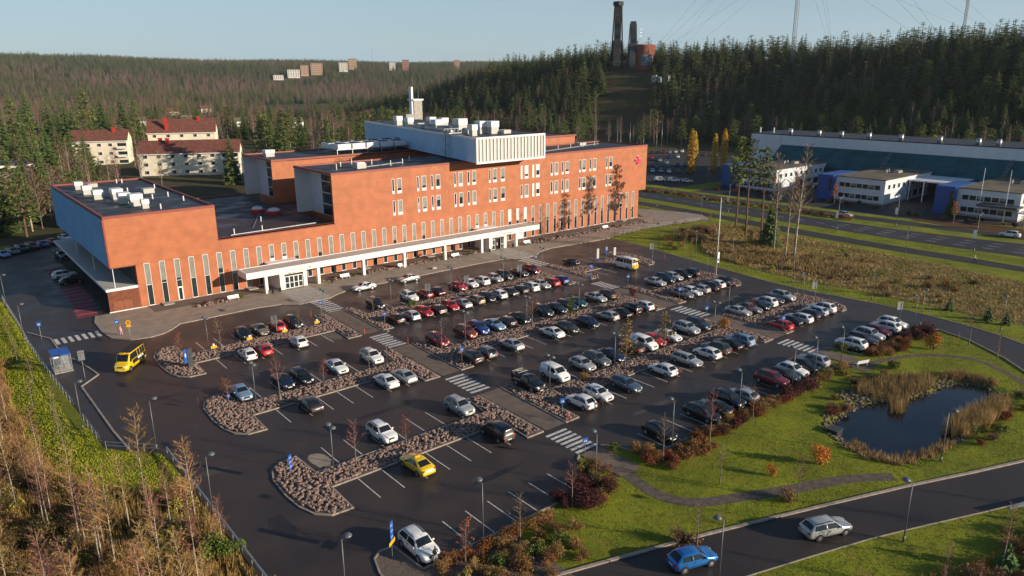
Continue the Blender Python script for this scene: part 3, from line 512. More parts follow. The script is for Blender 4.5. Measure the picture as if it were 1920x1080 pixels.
for k in range(4): hb('post', 'white_metal', lambda b: b.tube((24.4, YF+0.5+k*17, 4.2), (24.4, YF+0.5+k*17, 7.8), 0.07, 0.07, 8), cl)
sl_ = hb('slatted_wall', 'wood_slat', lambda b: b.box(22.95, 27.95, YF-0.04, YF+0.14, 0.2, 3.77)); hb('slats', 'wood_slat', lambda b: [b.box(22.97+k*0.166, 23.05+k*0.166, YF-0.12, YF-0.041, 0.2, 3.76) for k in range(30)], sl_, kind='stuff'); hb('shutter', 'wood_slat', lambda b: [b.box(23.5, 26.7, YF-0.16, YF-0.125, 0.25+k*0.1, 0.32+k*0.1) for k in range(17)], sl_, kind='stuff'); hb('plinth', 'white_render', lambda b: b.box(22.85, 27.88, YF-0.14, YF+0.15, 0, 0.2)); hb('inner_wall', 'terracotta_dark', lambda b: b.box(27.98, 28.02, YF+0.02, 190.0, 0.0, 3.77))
# front canopy with posts, porches and lettering
can = hb('front_canopy', 'white_render', lambda b: b.box(44.8, 117.2, 131.9, 136.3, 3.5, 4.58)); hb('canopy_felt', 'grey_panel', lambda b: b.box(45.1, 116.9, 132.15, 136.1, 4.5, 4.6), can)
hb('canopy_rim', 'white_render', lambda b: (b.box(44.8, 117.2, 131.9, 132.12, 4.581, 4.68), b.box(44.8, 45.05, 132.121, 136.3, 4.581, 4.68), b.box(116.95, 117.2, 132.121, 136.3, 4.581, 4.68), b.box(45.051, 116.949, 136.12, 136.3, 4.581, 4.68)), can)
for x in (48.6, 59.2, 69.2, 79.0, 89.5, 99.8, 110.2): hb('post', 'white_render', lambda b: b.box(x-0.28, x+0.28, 132.3, 132.95, 0.1, 3.5), can)
for i, (x0, x1, open_) in enumerate(((51.4,56.9,False),(102.2,107.4,True))):
    p = hb('entrance_porch', 'white_render', lambda b: (b.box(x0, x1, 132.75, YF, 3.02, 3.49), b.box(x0, x0+0.95, 132.75, YF, 0.1, 3.02), b.box(x1-0.75, x1, 132.75, YF, 0.1, 3.02), b.box(x0-0.6, x1+0.2, 136.3, YF-0.12, 4.45, 4.72)))
    a, bb = x0+1.05, x1-0.85; n = 4; wv = (bb-a)/n; hb('transom_sign', 'sign_black', lambda b: (b.box(a+0.05, a+1.5, 132.9, 132.96, 2.66, 2.82), b.box(a+1.75, bb-0.1, 132.9, 132.96, 2.66, 2.82)), p); hb('inner_dark', 'window_glass', lambda b: b.box(x0+0.96, x1-0.76, 133.4, 133.46, 0.1, 3.0), p)
    for k in range(n):
        if open_ and k in (1,2): continue
        d = hb('door', 'white_metal', lambda b: (b.box(a+k*wv, a+k*wv+0.09, 132.92, 133.0, 0.12, 2.6), b.box(a+(k+1)*wv-0.09, a+(k+1)*wv, 132.92, 133.0, 0.12, 2.6), b.box(a+k*wv+0.09, a+(k+1)*wv-0.09, 132.92, 133.0, 2.45, 2.6), b.box(a+k*wv+0.09, a+(k+1)*wv-0.09, 132.92, 133.0, 1.2, 1.32), b.box(a+k*wv+0.09, a+(k+1)*wv-0.09, 132.92, 133.0, 0.12, 0.24)), p)
        hb('pane', 'window_glass', lambda b: b.box(a+k*wv+0.09, a+(k+1)*wv-0.09, 132.95, 132.97, 0.24, 2.45), d)
    hb('ceiling_lamp', 'steel_dark', lambda b: b.box(x0+2.4, x0+2.75, 131.8, 131.95, 3.38, 3.5), p)
def text(s, x, y, z, size, m, parent, spacing=1.0):
    c = bpy.data.curves.new('lettering', 'FONT'); c.body = s; c.size = size; c.extrude = 0.02; c.space_character = spacing; c.materials.append(MATS[m]); o_ = bpy.data.objects.new('lettering_source', c); COL.objects.link(o_); me = bpy.data.meshes.new_from_object(o_.evaluated_get(bpy.context.evaluated_depsgraph_get())); bpy.data.objects.remove(o_); o = bpy.data.objects.new('lettering', me); COL.objects.link(o); l = abs_loc(parent); o.location = (x-l.x, y-l.y, z-l.z); o.rotation_euler = (R(90), 0, 0); o.parent = parent; return o
def cross_sign(cx, y, cz, s, m, parent): hb('cross_sign', m, lambda b: b.add([(cx+q[0]*s, yy, cz+q[1]*s) for yy in (y, y+0.12) for q in ((-1,-3),(1,-3),(1,-1),(3,-1),(3,1),(1,1),(1,3),(-1,3),(-1,1),(-3,1),(-3,-1),(-1,-1))], [tuple(range(12)), tuple(range(23,11,-1))]+[(i, i+12, (i+1) % 12+12, (i+1) % 12) for i in range(12)]), parent)
text('P\u00e4ivystys', 53.4, 131.87, 3.78, 0.62, 'grey_panel', can, 1.15); cross_sign(57.3, 131.8, 4.0, 0.085, 'grey_panel', can); text('Keskussairaala', 105.2, 131.87, 3.82, 0.55, 'grey_panel', can, 1.1); cross_sign(111.5, 131.8, 4.0, 0.075, 'grey_panel', can)
cr = hb('wall_cross', 'sign_white', lambda b: (b.box(158.85, 161.35, YF-0.24, YF-0.11, 16.12, 17.04), b.box(159.64, 160.56, YF-0.241, YF-0.11, 15.33, 17.83))); cross_sign(160.1, YF-0.40, 16.58, 0.39, 'sign_red', cr)
# white rooftop plant box (skewed in plan) with front louvres
PX0, PX1, PYF, PYB, PSH = 99.1, 119.8, 132.9, 214.0, 16.2
def pq(u, y): return u+PSH*(y-PYF)/(PYB-PYF)
pb = hb('rooftop_box', 'sky_tint_cladding', lambda b: b.prism([(PX0,PYF+0.35),(PX1,PYF+0.35),(PX1+PSH,PYB),(PX0+PSH,PYB)], 20.75, 26.05)); hb('box_roof', 'roof_felt', lambda b: b.prism([(PX0+0.3,PYF+0.5),(PX1-0.3,PYF+0.5),(PX1+PSH-0.3,PYB-0.3),(PX0+PSH+0.3,PYB-0.3)], 26.0, 26.12), pb)
hb('front_frame', 'white_metal', lambda b: (b.box(PX0, PX1, PYF, PYF+0.34, 20.5, 20.95), b.box(PX0, PX1, PYF, PYF+0.34, 25.95, 26.42), b.box(PX0, PX0+0.32, PYF, PYF+0.34, 20.951, 25.949), b.box(PX1-0.42, PX1, PYF, PYF+0.34, 20.951, 25.949)), pb); hb('louvre_backing', 'grey_panel', lambda b: b.box(PX0+0.3, PX1-0.4, PYF+0.25, PYF+0.345, 20.9, 26.0), pb)
for k in range(19): x = PX0+0.95+k*1.03; hb('louvre', 'white_metal', lambda b: b.box(x, x+0.16, PYF+0.02, PYF+0.24, 20.95, 25.95), pb)
hb('side_ribs', 'sky_tint_cladding', lambda b: [b.box(pq(PX0, PYF+1+k*1.45)-0.07, pq(PX0, PYF+1+k*1.45)+0.1, PYF+1+k*1.45, PYF+1.08+k*1.45, 20.8, 26.0) for k in range(54)], pb, kind='stuff'); hb('side_rail', 'white_metal', lambda b: b.add([(pq(PX0,PYF)-0.1,PYF+0.4,25.9),(pq(PX0,PYB)-0.1,PYB,25.9),(pq(PX0,PYB)+0.3,PYB,25.9),(pq(PX0,PYF)+0.3,PYF+0.4,25.9),(pq(PX0,PYF)-0.1,PYF+0.4,26.4),(pq(PX0,PYB)-0.1,PYB,26.4),(pq(PX0,PYB)+0.3,PYB,26.4),(pq(PX0,PYF)+0.3,PYF+0.4,26.4)], [(0,3,2,1),(4,5,6,7),(0,1,5,4),(1,2,6,5),(2,3,7,6),(3,0,4,7)]), pb)
# spiral stair on the left flank of the rooftop box
sx, sy = pq(PX0, 148)-1.0, 148.0
st = hb('spiral_stair', 'steel_dark', lambda b: b.tube((sx, sy, 20.4), (sx, sy, 27.2), 0.08, 0.08, 8))
for k in range(30): a = k*0.42; z = 20.6+k*0.2; hb('tread', 'galvanised', lambda b: b.add([(sx,sy,z),(sx+math.cos(a),sy+math.sin(a),z),(sx+math.cos(a+0.4),sy+math.sin(a+0.4),z),(sx,sy,z+0.04),(sx+math.cos(a),sy+math.sin(a),z+0.04),(sx+math.cos(a+0.4),sy+math.sin(a+0.4),z+0.04)], [(0,2,1),(3,4,5),(0,1,4,3),(1,2,5,4),(2,0,3,5)]), st)
hb('handrail', 'galvanised', lambda b: [b.bar((sx+math.cos(k*0.42), sy+math.sin(k*0.42), 21.6+k*0.2), (sx+math.cos(k*0.42+0.42), sy+math.sin(k*0.42+0.42), 21.8+k*0.2), 0.06) for k in range(30)], st); hb('landing', 'galvanised', lambda b: (b.box(sx-0.8, sx+4.2, sy-0.8, sy+0.9, 26.45, 26.55), [b.bar((sx-0.8+q, sy-0.8, 26.5), (sx-0.8+q, sy-0.8, 27.6), 0.06) for q in range(6)], b.bar((sx-0.8,sy-0.8,27.6),(sx+4.2,sy-0.8,27.6),0.06)), st)
# roof machinery
def vent(x, y, z, w, d, h, up=None, roofp=rL, cap=True):
    t = hb('ventilation_unit', 'grey_panel', lambda b: b.box(x-w/2, x+w/2, y-d/2, y+d/2, z, z+h), roofp)
    if cap: hb('hood', 'white_metal', lambda b: (b.box(x-w/2-0.1, x+w/2+0.1, y-d/2-0.1, y+d/2+0.1, z+h, z+h*1.9)), roofp)
def pipe(x, y, z, r, h, roofp): hb('vent_pipe', 'white_metal', lambda b: b.tube((x,y,z),(x,y,z+h),r,r,8), roofp)
for x, y, w, d, h, c in ((28.2,163.5,1.6,1.8,1.0,1),(27.8,172.0,1.5,1.6,1.0,1),(27.9,181.5,1.4,1.5,0.9,1),(31.2,161.5,1.8,2.4,1.1,1),(31.0,154.5,1.9,2.0,1.1,1),(32.0,150.0,2.0,2.0,1.2,1),(32.5,145.5,1.1,1.1,0.9,1),(38.0,166.0,2.1,2.2,1.0,0),(31.0,184.0,1.8,2.0,0.8,0)): vent(x, y, 16.55, w, d, h, None, rL, c)
for x, y in ((40.5,150.0),(39.8,158.0),(40.8,172.0),(36.5,187.0),(37.5,186.5),(35.0,170.0),(36.5,156.5),(34.5,143.0)): pipe(x, y, 16.5, 0.14, 1.0, rL)
for x, y in ((47.0,142.5),(52.5,142.3),(56.0,152.0),(49.0,163.0)): pipe(x, y, 10.2, 0.12, 1.1, rM)
hb('skylight', 'red_sheet', lambda b: b.lathe([(1.5,0),(1.5,0.8),(1.3,0.9)], (59.5,163.0,10.2), 14), rM); hb('skylight_dome', 'white_metal', lambda b: b.lathe([(1.25,0),(1.0,0.4),(0.4,0.6)], (59.5,163.0,11.1), 14), rM); hb('skylight', 'red_sheet', lambda b: b.lathe([(1.6,0),(1.6,0.8),(1.4,0.9)], (61.5,158.5,10.2), 14), rM); hb('skylight_dome', 'white_metal', lambda b: b.lathe([(1.35,0),(1.1,0.4),(0.4,0.6)], (61.5,158.5,11.1), 14), rM)
for i, (a, b_) in enumerate((((46.0,141.5),(64.5,142.5)),((52.0,146.0),(60.0,163.0)))): hb('roof_conduit', 'galvanised', lambda b: b.bar((*a,10.32),(*b_,10.32),0.14), rM)
vent(76.5,145.5,20.4,2.2,2.2,1.1,None,rMain,0); hb('unit_lid','white_metal',lambda b: b.box(75.6,77.4,144.6,146.4,21.5,21.7),rMain)
for x, y in ((71.5,146.5),(74.5,150.5),(84.0,145.0),(88.0,146.5),(82.0,150.0),(92.0,150.0),(79.0,154.0)): pipe(x, y, 20.4, 0.12, 1.2, rMain)
hb('roof_conduit', 'galvanised', lambda b: b.bar((77.5,146.0,20.5),(93.0,149.5,20.5),0.14), rMain)
vent(71.5,184.0,20.4,2.2,2.0,0.9,None,r2); vt = hb('condenser_deck', 'galvanised', lambda b: (b.box(86.0,112.0,175.0,186.0,21.6,21.8), [b.bar((86+q*4.3,175+p*11,20.4),(86+q*4.3,175+p*11,21.7),0.15) for q in range(7) for p in (0,1)]), r2)
for q in range(6):
    for p in (0,1): hb('condenser', 'white_metal', lambda b: b.box(86.6+q*4.2, 90.2+q*4.2, 175.6+p*5.2, 180.2+p*5.2, 21.8, 23.0), r2); hb('fan', 'sign_black', lambda b: b.lathe([(1.4,0),(1.4,0.18)], (88.4+q*4.2, 177.9+p*5.2, 23.0), 14), r2)
for k, (fx, y, w, h, c) in enumerate(((3.5,141.0,1.4,1.4,1),(14.0,142.5,2.2,0.9,0),(11.0,144.0,2.2,1.6,1),(8.6,146.0,2.0,1.6,1),(6.0,148.0,1.9,1.0,0),(7.5,156.0,2.6,1.7,1),(4.2,160.0,2.4,1.4,0),(5.2,166.0,2.4,1.4,1),(4.0,176.0,2.0,1.3,0),(2.6,170.0,3.0,1.3,0),(3.6,183.0,1.8,1.3,1),(2.8,190.0,1.8,1.4,1),(10.0,172.0,2.0,1.4,1),(12.0,185.0,2.0,1.2,1))): vent(pq(PX0, y)+fx, y, 26.1, w, w, h, None, pb, c)
hb('duct', 'galvanised', lambda b: (b.bar((pq(PX0,150)+2,150,26.7),(pq(PX0,180)+2,180,26.7),0.7), b.bar((pq(PX0,150)+9,151,26.8),(pq(PX0,172)+6,172,26.8),0.6)), pb)
for x, y in ((131.0,152.5),(134.0,153.0)): vent(x, y, 20.4, 2.2, 2.2, 1.3, None, rMain)
vent(150.5,152.0,20.4,2.4,2.4,0.9,None,rMain,0)
hb('roof_conduit', 'galvanised', lambda b: (b.bar((121.0,143.0,20.55),(158.0,152.0,20.55),0.2)), rMain)
for k in range(7): pipe(122.0+k*5.3, 146.0+k*0.6, 20.4, 0.1, 1.1, rMain)
hb('wall_lamp', 'sign_black', lambda b: (b.box(43.6,43.8,YF-0.2,YF-0.1,4.2,4.4), b.box(128.3,128.5,YF-0.2,YF-0.1,3.6,3.8), b.box(96.9,97.1,YF-0.2,YF-0.1,4.8,5.0)))
# planting strip at the foot of the facade
sheet('facade_gravel', [(29.0,134.0),(50.6,134.0),(50.6,138.5),(29.0,138.5)], 0.125, 'gravel_soil', 'brown gravel strip at the hospital foot, left of the left entrance'); sheet('facade_gravel', [(57.2,133.6),(101.8,133.6),(101.8,138.5),(57.2,138.5)], 0.125, 'gravel_soil', 'brown gravel strip at the hospital foot between the two entrances'); sheet('facade_gravel', [(118.0,134.6),(160.0,134.6),(160.0,138.5),(118.0,138.5)], 0.125, 'gravel_soil', 'brown gravel strip at the hospital foot, right of the right entrance')
for i, (x0, x1, y0, y1, lab) in enumerate(((35.5,41.0,131.6,133.4,'rockery with low shrubs beside the bench left of the entrance'),(60.0,66.0,132.4,133.6,'rockery right of the left entrance'),(69.6,78.5,132.6,134.0,'rockery between the third and fourth canopy posts'),(80.0,89.0,132.6,134.0,'rockery between the fourth and fifth canopy posts'),(90.5,99.0,132.6,134.2,'rockery left of the right entrance'),(112.0,158.0,131.6,133.4,'long rockery in front of the right wing'))):
    m = MB(); rocks_in(m, [(x0,y0),(x1,y0),(x1,y1),(x0,y1)], 3.2, 0.18, 0.42, 0.12, random.Random(i+50)); o = m.build('rockery', 'granite', kind='stuff'); tag(o, lab)

sheet('canopy_floor', [(22.72,138.9),(27.95,138.9),(27.95,196.0),(22.72,196.0)], 0.002, 'asphalt_path', 'dark paving under the canopy of the left wing')
# ------------------------------------------------------------------ office complex to the right
def bx(t, name, m, x0, x1, y0, y1, z0, z1, parent=None): b = MB(); b.box(x0, x1, y0, y1, z0, z1); return b.build(name, m, parent or t)
def pavilion(y0, lab, dz=0.0, x=234.0, depth=38.0):
    """front faces -X; blue stair block at the far end"""
    t = thing('office_pavilion', lab, 'office', (x, y0, 0), 0, 'white office pavilions'); h = 8.0+dz; w = 16.0
    bx(t, 'wall', 'white_cladding', x, x+depth, y0, y0+w, 0, h-0.25); r = bx(t, 'roof', 'flat_roof', x-0.15, x+depth+0.1, y0-0.15, y0+w+0.1, h-0.25, h)
    bx(t, 'plinth', 'concrete', x-0.06, x+depth, y0-0.06, y0+w, 0, 0.5)
    b = bx(t, 'stair_block', 'blue_cladding', x-1.5, x+14, y0+w+0.02, y0+w+5.4, 0, h+0.15); bx(t, 'stair_window', 'window_glass', x-1.58, x-1.51, y0+w+0.5, y0+w+1.3, 3.0, 7.0, b)
    for z0 in (1.2, 4.6):
        n = 7
        for k in range(n):
            ya = y0+1.4+k*1.9; f = bx(t, 'window', 'white_metal', x-0.09, x-0.01, ya, ya+1.84, z0, z0+1.55); bx(t, 'pane', 'window_glass', x-0.13, x-0.091, ya+0.1, ya+1.74, z0+0.1, z0+1.45, f)
            if (k*7+int(y0)) % 3 == 0: bx(t, 'blind', 'blind', x-0.15, x-0.132, ya+0.1, ya+1.74, z0+0.6, z0+1.45, f)
    for k in range(9):
        xa = x+2.0+k*3.4; f = bx(t, 'window', 'white_metal', xa, xa+1.5, y0-0.09, y0-0.01, 4.8, 6.3); bx(t, 'pane', 'window_glass', xa+0.1, xa+1.4, y0-0.13, y0-0.091, 4.9, 6.2, f)
    for k in range(3): xa = x+16.0+k*4.6; f = bx(t, 'window', 'white_metal', xa, xa+3.4, y0-0.09, y0-0.01, 0.8, 3.2); bx(t, 'pane', 'window_glass', xa+0.1, xa+3.3, y0-0.13, y0-0.091, 0.9, 3.1, f)
    for q in ((x+18,y0+8),(x+19.5,y0+8.6),(x+22,y0+9)): bx(t, 'vent_pipe', 'galvanised', q[0], q[0]+0.5, q[1], q[1]+0.5, h-0.02, h+0.9, r)
    bx(t, 'roof_unit', 'galvanised', x+20, x+23, y0+5, y0+6.6, h-0.02, h+0.8, r)
    return t
pavilion(139.0, 'white office pavilion with blue stair block, partly hidden behind tall bare trees'); pavilion(101.6, 'white office pavilion with blue stair block, middle one of the three'); pr = pavilion(65.0, 'white office pavilion with blue stair block and flagpoles at the right edge')
bx(pr, 'porch_roof', 'steel_dark', 228.5, 233.9, 64.0, 74.0, 4.0, 4.5); bx(pr, 'porch_beam', 'white_metal', 228.2, 233.8, 62.0, 63.8, 3.2, 3.5)
lt = thing('long_office', 'long white office with sloping teal glass roof behind the pavilions', 'office', (275, -40, 0)); X0 = 275.0
bx(lt, 'wall', 'white_cladding', X0, 300, -40, 176, 0, 16.4); rf = bx(lt, 'roof', 'roof_felt', X0-0.1, 300.1, -40.1, 176.1, 16.42, 16.75)
bx(lt, 'end_block', 'white_cladding', X0-0.3, X0-0.02, 163, 176.2, 0, 16.42); bx(lt, 'slot_window', 'window_glass', X0-0.36, X0-0.31, 168.0, 171.5, 9.6, 10.2)
for k in range(26):
    ya = 155.0-k*7.5; f = MB(); f.add([(266.6,ya,6.2),(266.6,ya+7.42,6.2),(274.9,ya+7.42,12.7),(274.9,ya,12.7),(266.7,ya,6.05),(266.7,ya+7.42,6.05),(275.0,ya+7.42,12.55),(275.0,ya,12.55)], [(3,2,1,0),(4,5,6,7),(0,1,5,4),(1,2,6,5),(2,3,7,6),(3,0,4,7)]); g = f.build('glass_bay', 'teal_glass', lt)
    for q in range(1,4): u = q/4; b = MB(); b.bar((266.55+8.3*u, ya, 6.24+6.5*u), (266.55+8.3*u, ya+7.42, 6.24+6.5*u), 0.05); b.build('glazing_bar', 'steel_dark', g)
    b = MB(); b.box(266.5, 266.72, ya, ya+7.42, 0, 6.03); b.build('lower_glass', 'window_glass', g)
for y in (118.0, 80.0): 
    b = MB(); [b.bar((266.4,y+q,6.5),(274.7,y+q,13.0),0.1) for q in (0,0.9)]; [b.bar((266.4+i*0.83,y,6.5+i*0.65),(266.4+i*0.83,y+0.9,6.5+i*0.65),0.07) for i in range(11)]; b.box(265.4,266.4,y-0.6,y+1.5,6.2,6.5); b.build('roof_ladder', 'galvanised', lt)
for y in (160.0,148.0,139.0,128.5,117.0,104.0,92.0,86.0): b = MB(); b.tube((277,y,16.7),(277,y,19.0),0.8,0.8,12); b.build('exhaust_stack', 'galvanised', lt, smooth=True)
for q in ((281,170),(281,163),(279,175)): b = MB(); b.tube((*q,16.7),(*q,18.8),0.3,0.3,8); b.build('flue', 'white_metal', lt)
br = thing('link_frame', 'pale steel frame linking two office pavilions', 'frame', (250, 95, 0)); bx(br, 'beam', 'white_metal', 250, 266, 88.0, 101.4, 6.4, 6.8)
for y in (88.5,92.0,96.5,100.8): bx(br, 'post', 'white_metal', 250.0, 250.3, y, y+0.3, 0, 6.4)
# ------------------------------------------------------------------ cream apartment houses behind the left wing
def house(lab, loc, rz, L, D, h, ridge, floors, cols, balcony=True, chim=((0.3,0.2),), name='apartment_house'):
    t = thing(name, lab, 'house', loc, rz, 'cream apartment houses'); B = lambda n, m, fn, p=t: (lambda b: (fn(b), b.build(n, m, p, local=True))[1])(MB())
    B('wall', 'cream_render', lambda b: b.add([(0,0,-3),(L,0,-3),(L,D,-3),(0,D,-3),(0,0,h),(L,0,h),(L,D,h),(0,D,h),(0,D/2,ridge-0.2),(L,D/2,ridge-0.2)], [(0,1,5,4),(1,2,6,9,5),(2,3,7,6),(3,0,4,8,7)]))
    e = 0.6; k = (ridge-h)/(D/2)
    r = B('roof', 'tile_roof', lambda b: b.add([(-e,-e,h-e*k),(L+e,-e,h-e*k),(L+e,D/2,ridge),(-e,D/2,ridge),(L+e,D+e,h-e*k),(-e,D+e,h-e*k),(-e,-e,h-e*k+0.2),(L+e,-e,h-e*k+0.2),(L+e,D/2,ridge+0.2),(-e,D/2,ridge+0.2),(L+e,D+e,h-e*k+0.2),(-e,D+e,h-e*k+0.2)], [(0,3,2,1),(3,5,4,2),(6,7,8,9),(9,8,10,11),(0,1,7,6),(5,11,10,4),(0,6,9,3),(3,9,11,5),(1,2,8,7),(2,4,10,8)]))
    B('eaves_board', 'white_render', lambda b: b.box(-e, L+e, -e-0.08, -e-0.005, h-e*k-0.25, h-e*k+0.1))
    for cx, cy in chim: B('chimney', 'red_sheet', lambda b: (b.box(L*cx-0.7, L*cx+0.7, D*cy-0.6, D*cy+0.6, h, ridge+0.9), b.box(L*cx-0.85, L*cx+0.85, D*cy-0.75, D*cy+0.75, ridge+0.9, ridge+1.2)), r)
    fh = h/floors
    for f in range(floors):
        for c in range(cols):
            x = L*(c+0.5)/cols*(0.8 if balcony else 1.0); w = B('window', 'white_metal', lambda b: b.box(x-0.85, x+0.85, -0.07, -0.005, f*fh+1.0, f*fh+2.5)); B('pane', 'window_glass', lambda b: (b.box(x-0.28, x+0.75, -0.1, -0.072, f*fh+1.1, f*fh+2.4), b.box(x-0.75, x-0.36, -0.1, -0.072, f*fh+1.1, f*fh+2.4)), w)
        if balcony: g = B('balcony', 'white_render', lambda b: (b.box(L*0.82, L*0.995, -1.4, -0.02, f*fh-0.1, f*fh+0.1), b.box(L*0.82, L*0.995, -1.4, -1.3, f*fh+0.1, f*fh+1.1))); B('balcony_opening', 'window_glass', lambda b: b.box(L*0.83, L*0.99, -0.06, -0.01, f*fh+0.2, f*fh+2.5), g)
    return t
house('cream apartment house with red roof and glazed balconies, nearest behind the left wing', (75.9,339.2,0), math.atan2(-0.45,0.89), 40, 12, 9.8, 14.4, 3, 6, True, ((0.28,0.35),(0.2,0.5)))
house('upper cream apartment house with red roof and tall white chimney, behind the nearest one', (97,408,3), math.atan2(-0.4,0.9), 32, 13, 11.0, 17.0, 3, 5, False, ((0.28,0.1),(0.75,0.45)))
house('cream gabled house with red roof, leftmost behind tall spruces', (62.0,404,0), math.atan2(-0.4,0.9), 24, 12, 12.0, 16.5, 3, 4, True, ((0.75,0.4),))
t = thing('apartment_block', 'grey flat-roofed apartment block among bare trees at the left edge', 'house', (12,290,0)); bx(t, 'wall', 'cream_render', 12, 34, 290, 302, -2, 13); bx(t, 'roof', 'roof_felt', 11.5, 34.5, 289.5, 302.5, 13, 13.4)
for f in range(4):
    bx(t, 'balcony', 'grey_panel', 14, 33, 288.6, 289.9, f*3.2+0.2, f*3.2+1.2)
    for c in range(5): w = bx(t, 'window', 'white_metal', 14.4+c*3.9, 17.4+c*3.9, 289.9, 289.98, f*3.2+1.0, f*3.2+2.6); bx(t, 'pane', 'window_glass', 14.6+c*3.9, 17.2+c*3.9, 289.86, 289.899, f*3.2+1.1, f*3.2+2.5, w)
# stone tower with aerials behind the rooftop box
t = thing('service_tower', 'tan stone tower with white stair and aerials behind the rooftop box', 'tower', (170,271,0)); bx(t, 'shaft', 'concrete', 168.5, 172.5, 269, 273, 0, 30.5); bx(t, 'stair', 'white_metal', 167.6, 168.45, 269.4, 271.4, 18, 36); bx(t, 'cap', 'white_metal', 168.0, 173.0, 268.6, 273.4, 30.5, 31.1); bx(t, 'low_wing', 'concrete', 164.5, 168.4, 269, 273, 0, 25)
b = MB(); b.tube((169.3,271,31),(169.3,271,40),0.12,0.06,6); b.tube((172,271,31),(172,271,37),0.1,0.06,6); b.build('aerial', 'galvanised', t)
# ------------------------------------------------------------------ hill top: ski jump towers, round brick tower, masts
zt = H(441,407); t = thing('ski_jump_tower', 'taller dark timber ski jump tower on the hill, leftmost of the two', 'ski jump', (441,407,zt))
dirx, diry = -0.735, -0.678
def jump(t, x, y, z, w, h, run, m='timber_dark', legs=True, curve=0.5):
    px_, py_ = -diry, dirx; pts = []
    for i in range(11): u = i/10; d = run*(u**1.0); pts.append((x+dirx*d, y+diry*d, z+h*(1-u)**(1.0+curve)))
    b = MB()
    for (xa,ya,za),(xb,yb,zb) in zip(pts, pts[1:]): b.add([(xa-px_*w/2,ya-py_*w/2,za-0.8),(xa+px_*w/2,ya+py_*w/2,za-0.8),(xb+px_*w/2,yb+py_*w/2,zb-0.8),(xb-px_*w/2,yb-py_*w/2,zb-0.8),(xa-px_*w/2,ya-py_*w/2,za+1.6),(xa+px_*w/2,ya+py_*w/2,za+1.6),(xb+px_*w/2,yb+py_*w/2,zb+1.6),(xb-px_*w/2,yb-py_*w/2,zb+1.6)], [(0,1,2,3),(4,7,6,5),(0,4,5,1),(1,5,6,2),(2,6,7,3),(3,7,4,0)])
    b.build('inrun', m, t)
    b = MB()
    for k in range(22):
        u = (k+0.5)/22; d = run*u; za = z+h*(1-u)**(1+curve)+1.63; b.bar((x+dirx*d-px_*w*0.42, y+diry*d-py_*w*0.42, za), (x+dirx*d+px_*w*0.42, y+diry*d+py_*w*0.42, za), 0.35, 0.15)
    b.build('track_steps', 'steel_dark', t, kind='stuff')
    for s in (-1,1):
        for q in (0.0, 0.45): b = MB(); zz = z+h*(1-q)**(1+curve); b.tube((x+dirx*run*q+px_*w*0.5*s, y+diry*run*q+py_*w*0.5*s, zz), (x-dirx*2+dirx*run*q+px_*w*(0.9)*s, y-diry*2+diry*run*q+py_*w*0.9*s, z-4), 0.5, 0.6, 6); b.build('leg', m, t)
jump(t, 441, 407, zt, 5.2, 93.0-zt, 15)
b = MB(); b.box(438.2,443.8,404.2,409.8,92.0,95.0); b.build('start_cabin', 'timber_dark', t)
zt2 = H(447.5,397); t = thing('ski_jump_tower', 'shorter slate-blue ski jump tower beside the round brick tower', 'ski jump', (447.5,397,zt2)); jump(t, 447.5, 397, zt2-1, 4.4, 80.0-zt2, 14, 'steel_dark', True, 0.05)
for k in range(8): b = MB(); b.box(447.5,450.0,392.0-k*0.3,392.8-k*0.3,zt2+9+k*2.4,zt2+9.3+k*2.4); b.build('landing', 'galvanised', t)
zc = 47.0; t = thing('brick_tower', 'round brick tower on the hill with a blue painted lower wall', 'tower', (451.5,388.5,zc)); b = MB(); b.lathe([(7.6,-5),(8.0,6),(8.4,15.5),(8.3,16.2),(7.6,16.2)], (451.5,388.5,zc), 28); b.build('drum', 'brick', t, smooth=False)
b = MB(); 
for k in range(8): a0 = R(205+k*8); a1 = R(205+(k+1)*8); b.quad((451.5+8.2*math.cos(a0),388.5+8.2*math.sin(a0),zc+1),(451.5+8.2*math.cos(a1),388.5+8.2*math.sin(a1),zc+1),(451.5+8.45*math.cos(a1),388.5+8.45*math.sin(a1),zc+9),(451.5+8.45*math.cos(a0),388.5+8.45*math.sin(a0),zc+9))
b.build('painted_wall', mat('mural', (0.02,0.09,0.22), 0.7, scale=0.35, col2=(0.25,0.27,0.26), fac=(0.4,0.6)), t)
b = MB(); [b.tube((451.5-5+i*2.6,388.5,zc+16),(451.5-5+i*2.6,388.5,zc+18.5),0.25,0.2,6) for i in range(4)]; b.build('roof_flues', 'galvanised', t, kind='stuff')
for i, (x, y, dz) in enumerate(((440,362,5),(437,355,4),(441,352,4),(444,358,6),(438,366,7))): t = thing('judging_hut', f'small white hut on the ski slope, {nth(i)} of the five below the brick tower', 'hut', (x,y,H(x,y)), 0, 'white huts on the ski slope'); bx(t, 'wall', 'white_metal', x-1.4, x+1.4, y-1.2, y+1.2, H(x,y)-1, H(x,y)+2.6+dz*0.2); bx(t, 'roof', 'steel_dark', x-1.6, x+1.6, y-1.4, y+1.4, H(x,y)+2.6+dz*0.2, H(x,y)+2.85+dz*0.2); bx(t, 'window', 'window_glass', x-1.5, x-1.41, y-0.8, y+0.8, H(x,y)+1.0, H(x,y)+2.0)
mat('lattice_grey',(0.30,0.30,0.31),0.6,0,0)
